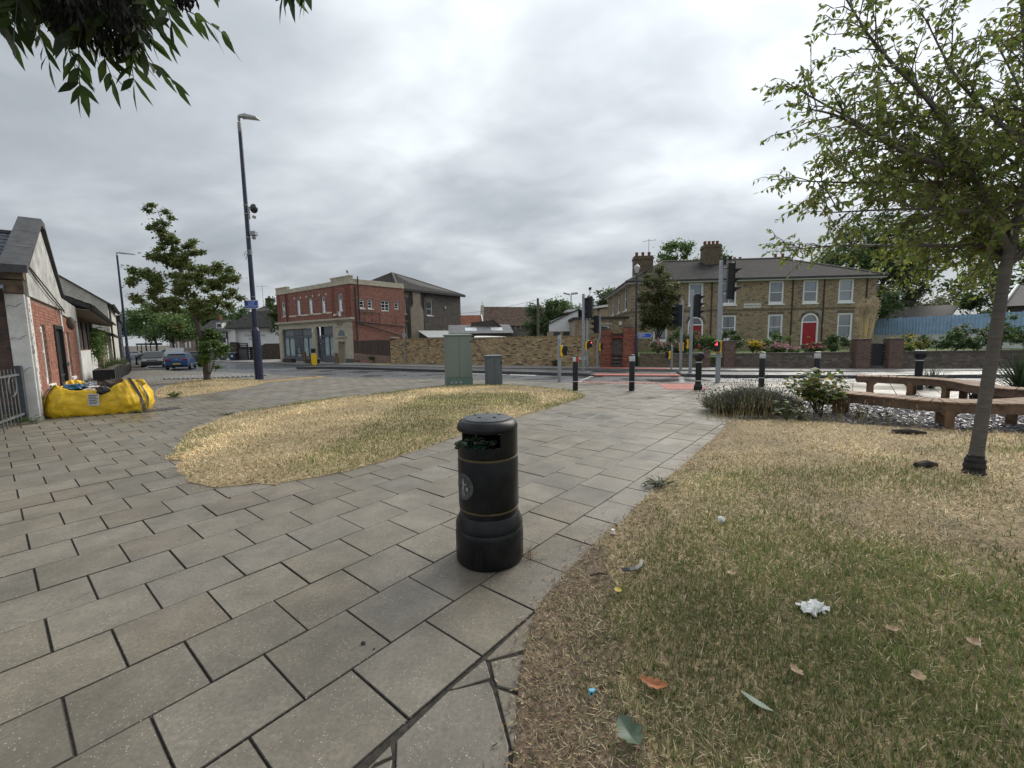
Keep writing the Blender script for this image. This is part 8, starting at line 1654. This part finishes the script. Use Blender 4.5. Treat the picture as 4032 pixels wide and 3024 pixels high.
# ---- pampas grass, cordyline
def spiky(lab, name, cat, x, y, z, n, L_, w_, pal, spread=.9, droop=.5, seed=1, plumes=0, grp=None):
    t = thing(name, lab, cat, (x, y, z), 0, grp); g = random.Random(seed); V = []; K = []
    for k in range(n):
        a = g.uniform(0, 6.28); el = g.uniform(.15, 1.45); l = L_ * g.uniform(.6, 1.1); d = Vector((math.cos(a) * math.cos(el) * spread, math.sin(a) * math.cos(el) * spread, math.sin(el))).normalized(); s = d.cross(Vector((0, 0, 1))).normalized() * w_; p = Vector((g.gauss(0, .04), g.gauss(0, .04), 0)); pr = None; c = g.choice(pal); e = g.uniform(.75, 1.2); c = tuple(q * e for q in c)
        for i in range(5):
            u = i / 4; m_ = p + d * l * u - Vector((0, 0, droop * l * u * u * (1 - .6 * el / 1.45))); ww = s * (1 - u ** 2) * (1 if i else .5); cur = (m_ - ww, m_ + ww)
            if pr: V += [tuple(pr[0]), tuple(pr[1]), tuple(cur[1]), tuple(cur[0])]; K.append(c)
            pr = cur
    np_mesh('leaves', V, 4, K, M_LEAF, t)
    if plumes:
        pv = []; pk = []; q = MB()
        for k in range(plumes):
            a = g.uniform(0, 6.28); r_ = g.uniform(.1, .55); h = g.uniform(1.5, 2.4); b = Vector((r_ * math.cos(a), r_ * math.sin(a) * .6, h)); q.tube([(b.x * .2, b.y * .2, 0), b], .008, 4)
            for i in range(60): u = g.random(); c = b + Vector((g.gauss(0, .05), g.gauss(0, .05), u * .55)); d = Vector((g.gauss(0, .03), g.gauss(0, .03), .09)); s = Vector((.012, 0, 0)); pv += [tuple(c), tuple(c + d * .5 + s), tuple(c + d), tuple(c + d * .5 - s)]; e = g.uniform(.7, 1.1); pk.append((.44 * e, .36 * e, .24 * e))
        q.build('stalks', mat('dry_straw', (.62, .50, .26), .7), t); np_mesh('plumes', pv, 4, pk, M_LEAF, t)
    return t
spiky('tall pale pampas grass against the end of the terrace', 'pampas_grass', 'pampas grass', 18.6, 22.4, .5, 420, 1.35, .010, [(.30, .25, .13), (.24, .21, .10), (.17, .17, .07)], .7, .45, 2, plumes=34)
spiky('dark spiky cordyline beside the cherry trunk', 'cordyline', 'spiky plant', 12.0, 9.9, .15, 170, 1.25, .022, [(.035, .055, .025), (.05, .075, .035), (.025, .04, .02)], 1, .25, 3); spiky('low spiky plant with arching leaves behind the wooden bench', 'spiky_plant', 'spiky plant', 11.9, 12.0, .0, 70, 1.0, .014, [(.06, .085, .045), (.09, .11, .06)], 1, .35, 4); spiky('dead spiky plant with dark dry leaves beneath the rear bench', 'dead_plant', 'spiky plant', 10.7, 9.7, 0, 60, .42, .018, [(.03, .024, .02), (.05, .04, .03)], 1.2, .5, 5)
for k in range(9):
    c = P_(10.5 + k * 3.1, .55, 0); z = tz(c[0], c[1]) + .6; spiky('feathery green plant growing in a black planter box', 'planter_plant', 'plant', c[0], c[1], z, 90, .75, .010, [(.10, .13, .05), (.07, .10, .035), (.14, .16, .08)], .9, .4, 10 + k, grp='feathery plants in the planters')
# ---- lavender bush
def lavender():
    t = thing('lavender_bush', 'grey green lavender bush with dark flower heads spilling over the path', 'lavender', (4.95, 8.7, 0)); g = random.Random(3); V = []; K = []; H = []; HK = []
    for k in range(5200):
        a = g.uniform(0, 6.28); rr = math.sqrt(g.random()); bx, by = .62 * rr * math.cos(a), .42 * rr * math.sin(a); d = Vector((math.cos(a) * rr * 1.0 + g.gauss(0, .16), math.sin(a) * rr * .9 + g.gauss(0, .16), .62 - .38 * rr + g.gauss(0, .08))).normalized(); l = g.uniform(.30, .50) * (1.05 - .1 * rr); p = Vector((bx, by, g.uniform(0, .12))); s = d.cross(Vector((g.gauss(0, 1), g.gauss(0, 1), g.gauss(0, 1)))).normalized() * .0045; m_ = p + d * l * .55; e = p + d * l + Vector((0, 0, .03))
        f = g.uniform(.7, 1.2); c = g.choice([(.12, .135, .09), (.15, .165, .115), (.09, .085, .068), (.125, .10, .09), (.085, .095, .062)]); V += [tuple(p - s), tuple(p + s), tuple(m_ + s), tuple(m_ - s), tuple(m_ - s), tuple(m_ + s), tuple(e + s * .4), tuple(e - s * .4)]; K += [tuple(q * f for q in c)] * 2
        for j in range(2):   # narrow leaves
            u = g.uniform(.2, .8); c0 = p.lerp(e, u); dd = (d + Vector((g.gauss(0, .6), g.gauss(0, .6), g.gauss(0, .5)))).normalized(); ss = dd.cross(d).normalized() * .0035; V += [tuple(c0), tuple(c0 + dd * .02 + ss), tuple(c0 + dd * .045), tuple(c0 + dd * .02 - ss)]; K.append(tuple(q * f for q in c))
        if k % 14 == 0:
            st = e + Vector((d.x * .1, d.y * .1, .10 + g.uniform(0, .09))); V += [tuple(e - s * .3), tuple(e + s * .3), tuple(st + s * .3), tuple(st - s * .3)]; K.append((.10, .10, .07))
            for an in range(3): b = Vector((math.cos(an * 1.05), math.sin(an * 1.05), 0)) * .0095; H += [tuple(st - Vector((0, 0, .018))), tuple(st + b), tuple(st + Vector((0, 0, .02))), tuple(st - b)]; HK.append(g.choice([(.035, .025, .03), (.05, .035, .045), (.07, .05, .05)]))
    np_mesh('stems', V, 4, K, M_LEAF, t); np_mesh('flower_heads', H, 4, HK, mat('lavender_head', attr=True, rough=.8, var=0), t)
lavender()
# ---- lobed-leaf shrub
def currant():
    t = thing('currant_shrub', 'leafy green shrub with lobed leaves and dark stems at the end of the bench', 'shrub', (5.92, 8.15, 0)); g = random.Random(12); V = []; K = []; q = MB()
    def lobed(c, nrm, r_, col):
        nrm = nrm.normalized(); a = nrm.cross(Vector((g.gauss(0, 1), g.gauss(0, 1), .1))).normalized(); b = nrm.cross(a); pr = [.25, .8, .62, .95, .66, 1.1, .66, .95, .62, .8]
        for i in range(10):
            t0, t1 = -math.pi / 2 + 2 * math.pi * i / 10, -math.pi / 2 + 2 * math.pi * (i + 1) / 10; f = lambda t_, rr: tuple(c + (a * math.cos(t_) + b * math.sin(t_)) * r_ * rr - nrm * .18 * r_ * rr * rr); V.extend([tuple(c), f(t0, pr[i]), f(t1, pr[(i + 1) % 10]), tuple(c)]); K.append(col)
    for k in range(15):
        a = g.uniform(0, 6.28); sp = g.uniform(.1, .55); h = g.uniform(.55, .92); e = Vector((sp * math.cos(a), sp * math.sin(a), h)); c = catmull([(g.gauss(0, .04), g.gauss(0, .04), 0), (e.x * .35, e.y * .35, h * .5), e], 5); q.tube(c, [.011 - .0008 * i for i in range(len(c))], 5)
        for i in range(40):
            u = g.uniform(.42, 1.0); j = min(len(c) - 2, int(u * (len(c) - 1))); p = c[j].lerp(c[j + 1], u * (len(c) - 1) - j) + Vector((g.gauss(0, .075), g.gauss(0, .075), g.gauss(.02, .05))); col = g.choice([(.10, .155, .03), (.075, .125, .025), (.13, .19, .045), (.17, .22, .06), (.055, .095, .02), (.26, .24, .05)] if g.random() < .93 else [(.38, .3, .06)]); e2 = g.uniform(.8, 1.2); lobed(p, Vector((g.gauss(0, .5), g.gauss(-.25, .5), 1)), g.uniform(.04, .072), tuple(x * e2 for x in col))
    q.build('stems', mat('dark_stem', (.045, .032, .024), .9, var=.3), t, smooth=True); np_mesh('foliage', V, 4, K, M_LEAFN, t)
currant()
def broad(lab, x, y, n, h, L_, pal, seed, name='broadleaf_weed', grp=None, cat='plant', z=0.02):
    t = thing(name, lab, cat, (x, y, z), 0, grp); g = random.Random(seed); V = []; K = []; q = MB()
    for k in range(n):
        a = g.uniform(0, 6.28); r_ = g.uniform(.02, .16); b = Vector((r_ * math.cos(a), r_ * math.sin(a), g.uniform(.25, 1) * h)); q.tube([(0, 0, 0), b], .003, 4); d = Vector((math.cos(a), math.sin(a), g.uniform(-.3, .6))).normalized(); s = d.cross(Vector((0, 0, 1))).normalized(); l = L_ * g.uniform(.7, 1.2); e = g.uniform(.8, 1.2); f = lambda u, w_: tuple(b + d * l * u + s * l * w_ - Vector((0, 0, .25 * l * u * u))); V += [f(0, 0), f(.25, .25), f(.55, .28), f(.85, .12), f(1, 0), f(.85, -.12), f(.55, -.28), f(.25, -.25)]; K.append(tuple(c * e for c in g.choice(pal)))
    q.build('stems', mat('green_stem', (.07, .09, .03), .8), t); np_mesh('leaves', V, 8, K, M_LEAFN, t); return t
broad('bright green broad-leaved plant in front of the lavender', 5.0, 7.62, 26, .38, .12, [(.13, .22, .05), (.10, .18, .04), (.16, .24, .07)], 3); broad('light green seedling beside the bright broad-leaved plant', 5.3, 7.72, 24, .24, .10, G_BRT, 4)
broad('small ferny weed beneath the bench light', 6.35, 7.65, 34, .24, .09, G_OLIVE, 5); broad('low dark green weed spreading over the slate', 6.85, 7.7, 22, .12, .11, G_DARK, 6)
broad('green weeds growing at the foot of the railing', -10.15, 8.25, 60, .22, .10, G_MID, 7); broad('low weeds beside the white corner pier', -9.85, 8.6, 30, .14, .09, G_MID, 8); broad('small tuft of weeds in the paving by the drain cover', -8.75, 9.75, 26, .07, .09, G_DARK, 9, z=.0)
broad('small green weeds along the edge of the small dry lawn', -10.0, 12.5, 60, .14, .11, G_MID, 10); broad('sprig of green weed in the paving left of the rounded lawn', -6.3, 9.3, 26, .06, .08, G_DARK, 11, z=0)
broad('tuft of green weeds where the lawn meets the slab path', 1.55, 4.35, 50, .07, .05, G_OLIVE, 12, z=.01); broad('green weeds at the foot of the low fence wall', -11.0, 33.2, 40, .4, .25, G_DARK, 13); broad('dark weeds at the foot of the yellow wall', 2.4, 24.0, 40, .3, .2, G_DARK, 14)
# ---- dry seed-headed grasses near the lavender, tufts on the lawn edge
def tufts():
    g = random.Random(8); V = []; K = []
    for k in range(420):
        x = g.uniform(3.7, 6.8); y = 7.95 - max(0, x - 5) * .55 + g.gauss(0, .14); h = g.uniform(.06, .26) if g.random() < .85 else g.uniform(.3, .42); a = g.uniform(0, 6.28); e = Vector((x + .25 * h * math.cos(a), y + .25 * h * math.sin(a), h)); s = Vector((.004, .002, 0)); f = g.uniform(.7, 1.15); c = tuple(q * f for q in g.choice([(.48, .40, .22), (.38, .29, .15), (.22, .22, .08)]))
        V += [(x - .003, y, 0), (x + .003, y, 0), tuple(e + s * .3), tuple(e - s * .3)]; K.append(c)
        if h > .2: V += [tuple(e), tuple(e + s * 2 + Vector((0, 0, .03))), tuple(e + Vector((0, 0, .06))), tuple(e - s * 2 + Vector((0, 0, .03)))]; K.append(c)
    o = np_mesh('dry_grass_stalks', V, 4, K, M_BLADE); stuff(o); o['label'] = 'dry grass stalks in front of the lavender and slate'; o['category'] = 'grass'
tufts()
# ---- ivy on the bungalow
V, K = clumps_to_leaves([(*P_(19.5 + k * .5, -.2, 1.2 + .5 * (k % 3)), .5, .5, .5) for k in range(9)], 2600, .12, G_MID); t = thing('ivy', 'green climber on the bungalow wall under the dark eaves', 'climber', (0, 0, 0)); np_mesh('foliage', V, 4, K, M_LEAF, t)

# ================================================================== vehicles
def paint(name, c): return mat('paint_' + name, c, .22, var=.03, scale=3, spec=.6)
M_TYRE = mat('tyre', (.015, .015, .016), .85, var=.2); M_RIM = mat('alloy', (.35, .36, .37), .3, metal=.7, var=.05); M_CGL = mat('car_glass', (.012, .014, .016), .06, spec=.8); M_TAIL = mat('tail_red', (.32, .01, .012), .15); M_HEAD = mat('head_glass', (.5, .52, .55), .1)
def car(lab, loc, rz, pm, kind='hatch', name='parked_car', cat='car', plate=None, grp='parked cars'):
    """x forward, y left; stations give the side outline, the body narrows towards the roof"""
    t = thing(name, lab, cat, loc, rz, grp)
    if kind == 'hatch': L_, W_, H_, st = 4.25, 1.79, 1.46, [(-2.12, .50, .80), (-2.08, .42, 1.02), (-1.95, .40, 1.06), (-1.2, .38, 1.00), (0, .36, .96), (1.0, .36, .94), (1.5, .38, .88), (2.0, .42, .74), (2.12, .48, .62)]; roof = [(-2.0, 1.02), (-1.72, 1.34), (-1.4, 1.43), (-.5, 1.46), (.2, 1.42), (.45, 1.36), (1.15, .94)]
    elif kind == 'mpv': L_, W_, H_, st = 4.3, 1.78, 1.62, [(-2.12, .5, .9), (-2.05, .4, 1.1), (-1.0, .38, 1.06), (1.0, .38, 1.0), (1.6, .4, .92), (2.0, .42, .80), (2.13, .5, .62)]; roof = [(-2.04, 1.08), (-1.85, 1.5), (-1.5, 1.6), (0, 1.62), (.4, 1.55), (1.35, .97)]
    else: L_, W_, H_, st = 5.0, 1.95, 1.98, [(-2.5, .5, 1.2), (-2.48, .42, 1.25), (0, .4, 1.2), (1.5, .4, 1.15), (2.0, .42, 1.05), (2.4, .45, .9), (2.5, .5, .7)]; roof = [(-2.48, 1.22), (-2.45, 1.85), (-2.3, 1.96), (.6, 1.98), (1.0, 1.92), (1.85, 1.12)]
    w_ = W_ / 2; q = MB(); rings = []
    for x, zl, zt in st:
        e = 1 - .10 * max(0, abs(x) / (L_ / 2) - .7) / .3; rings.append([(x, -w_ * .93 * e, zl * .55), (x, -w_ * e, zl + .12), (x, -w_ * .985 * e, (zl + zt) / 2 + .1), (x, -w_ * .93 * e, zt), (x, w_ * .93 * e, zt), (x, w_ * .985 * e, (zl + zt) / 2 + .1), (x, w_ * e, zl + .12), (x, w_ * .93 * e, zl * .55)])
    for a, b in zip(rings, rings[1:]): n = 8; o = len(q.v); q.v += a + b; q.f += [(o + i, o + (i + 1) % n, o + n + (i + 1) % n, o + n + i) for i in range(n)]; q.c += [None] * n
    q.add(rings[0], [tuple(reversed(range(8)))]); q.add(rings[-1], [tuple(range(8))])
    bm_ = q; body = q.build('body', pm, t, smooth=True, bevel=.03)
    # cabin
    q = MB(); hw = lambda z: w_ * (.90 - .20 * max(0, (z - .95)) / max(.3, H_ - .95)); R_ = [[(x, -hw(z), z), (x, hw(z), z)] for x, z in roof]
    base0, base1 = roof[0], roof[-1]; zb_ = lambda x: np.interp(x, [s[0] for s in st], [s[2] for s in st]) - .03
    for a, b in zip(R_, R_[1:]): q.quad(a[0], b[0], b[1], a[1])
    for s_ in (-1, 1):
        for (xa, za), (xb, zb2) in zip(roof, roof[1:]): p = [(xa, s_ * hw(.95) * 1.0, float(zb_(xa))), (xb, s_ * hw(.95) * 1.0, float(zb_(xb))), (xb, s_ * hw(zb2), zb2), (xa, s_ * hw(za), za)]; q.quad(*(p if s_ < 0 else p[::-1]))
    cab = q.build('cabin', pm, t, smooth=True)
    # windows
    def gl(nm, pts, off): v = [Vector(p) for p in pts]; n = (v[1] - v[0]).cross(v[-1] - v[0]).normalized() * off; MB().add([tuple(p + n) for p in v], [tuple(range(len(v)))]).build(nm, M_CGL, cab)
    r0, r1 = roof[0], roof[1]; rt = roof[2]; yi = .10
    def lerp(a, b, u): return (a[0] + (b[0] - a[0]) * u, a[1] + (b[1] - a[1]) * u)
    a, b = lerp(r0, r1, .12), lerp(r1, rt, .35) if kind != 'van' else lerp(r0, r1, .9); gl('rear_window', [(a[0], hw(a[1]) - yi, a[1]), (a[0], -hw(a[1]) + yi, a[1]), (r1[0], -hw(r1[1]) + yi, r1[1]), (r1[0], hw(r1[1]) - yi, r1[1])], .012)
    f0, f1 = roof[-2], roof[-1]; a = lerp(f1, f0, .08); gl('windscreen', [(a[0], -hw(a[1]) + yi, a[1]), (a[0], hw(a[1]) - yi, a[1]), (f0[0], hw(f0[1]) - yi, f0[1]), (f0[0], -hw(f0[1]) + yi, f0[1])], .012)
    spans = {'hatch': [(-1.55, -.62), (-.52, .72)], 'mpv': [(-1.75, -.75), (-.65, .9)], 'van': [(.75, 1.4)]}[kind]
    for x0, x1 in spans:
        for s_ in (-1, 1):
            zt0, zt1 = float(np.interp(x0, [p[0] for p in roof], [p[1] for p in roof])) - .1, float(np.interp(x1, [p[0] for p in roof], [p[1] for p in roof])) - .1; zl0, zl1 = float(zb_(x0)) + .06, float(zb_(x1)) + .06; yy = lambda x, z: s_ * (hw(.95) + (hw(float(np.interp(x, [p[0] for p in roof], [p[1] for p in roof]))) - hw(.95)) * min(1, max(0, (z - float(zb_(x))) / max(.05, float(np.interp(x, [p[0] for p in roof], [p[1] for p in roof])) - float(zb_(x))))) + .012)
            p = [(x0, yy(x0, zl0), zl0), (x1, yy(x1, zl1), zl1), (x1, yy(x1, zt1), zt1), (x0, yy(x0, zt0), zt0)]; MB().add(p if s_ < 0 else p[::-1], [(0, 1, 2, 3)]).build('side_window', M_CGL, cab)
    wr = .315
    for x in (-L_ * .305, L_ * .315):
        for s_ in (-1, 1):
            wv = MB(); wv.lathe([(0, -.1), (wr * .9, -.1), (wr, -.07), (wr, .07), (wr * .9, .1), (0, .1)], 20); m_ = Matrix.Translation((x, s_ * (w_ - .09), wr)) @ Matrix.Rotation(R(90), 4, 'X'); wv.v = [m_ @ Vector(v) for v in wv.v]; wh = wv.build('wheel', M_TYRE, t, smooth=True)
            rv = MB(); rv.lathe([(0, .0), (wr * .68, .0), (wr * .66, .012), (0, .02)], 16); m2 = Matrix.Translation((x, s_ * (w_ + .012), wr)) @ Matrix.Rotation(R(-90 * s_), 4, 'X'); rv.v = [m2 @ Vector(v) for v in rv.v]; rv.build('rim', M_RIM, wh)
    e = .90
    for s_ in (-1, 1):
        xb = st[0][0]; zt_ = st[0][2] + .08
        MB().rbox((xb + .05, s_ * (w_ * e - .19), zt_ + .02), (.14, .34, .15)).build('tail_light', M_TAIL, t, bevel=.02); xf = st[-1][0]; MB().rbox((xf - .10, s_ * (w_ * e - .2), st[-2][2] - .05), (.16, .34, .15)).build('headlight', M_HEAD, t, bevel=.02); MB().rbox((st[len(st) // 2][0] + .75, s_ * (w_ + .08), 1.0 if kind != 'van' else 1.2), (.12, .18, .12)).build('door_mirror', M_BLK, t, bevel=.02)
    MB().box(st[0][0] - .03, st[0][0] + .12, -w_ * .82, w_ * .82, .30, .44).build('rear_bumper', M_BLK, t, bevel=.02); MB().box(st[-1][0] - .12, st[-1][0] + .03, -w_ * .7, w_ * .7, .28, .42).build('grille', M_BLK, t, bevel=.02)
    if plate:
        x = st[0][0] - .045; p = MB().box(x, x + .03, -.26, .26, .49, .60).build('number_plate', mat('plate_yellow', (.72, .55, .06), .4), t); text('plate_lettering', plate, .095, M_BLK, p, (x - .002, 0, .545), (R(90), 0, R(-90)), .001); MB().lathe([(0, 0), (.055, 0), (.055, .01), (0, .012)], 14).build('badge', M_RIM, t)
        bd = list(COL.objects)[-1]; bd.location = (st[0][0] + .03, 0, 1.0 - .06); bd.rotation_euler = (0, R(-85), 0)
    if kind == 'hatch': MB().box(-1.78, -1.5, -.6, .6, 1.37, 1.41).build('spoiler', pm, t, bevel=.01)
    return t
HD = math.atan2(math.cos(R(29)), -math.sin(R(29)))    # heading of the street
car('blue hatchback with yellow number plate parked at the kerb', (-30.3, 39.0, tz(-29.5, 38.4) - .1), HD, paint('blue', (.02, .075, .20)), 'hatch', plate='Y15 BMU')
car('dark grey people carrier parked facing the blue hatchback', (-36.3, 43.2, tz(-33.5, 43) - .11), HD + math.pi + .12, paint('charcoal', (.028, .032, .034)), 'mpv')
car('dark hatchback parked beyond the blue hatchback', (-38.0, 51.5, tz(-36, 51) - .1), HD + .1, paint('graphite', (.04, .043, .05)), 'hatch')
car('white panel van crossing behind the parked cars', (-66.8, 84, tz(-64, 84) - .05), HD + 1.25, paint('white', (.66, .67, .67)), 'van', 'panel_van', 'van', grp=None)
car('silver car parked under the distant trees', (-76, 84.8, -1.15), HD + math.pi * .5, paint('silver', (.42, .44, .45)), 'hatch'); car('dark car with white bumper beside the distant lamp post', (-69.5, 82, -1.15), HD + math.pi * .6, paint('dark2', (.03, .033, .04)), 'hatch'); car('white car half hidden by the navy shop', (-82.5, 88, -1.15), HD + math.pi * .55, paint('white', (.66, .67, .67)), 'hatch')
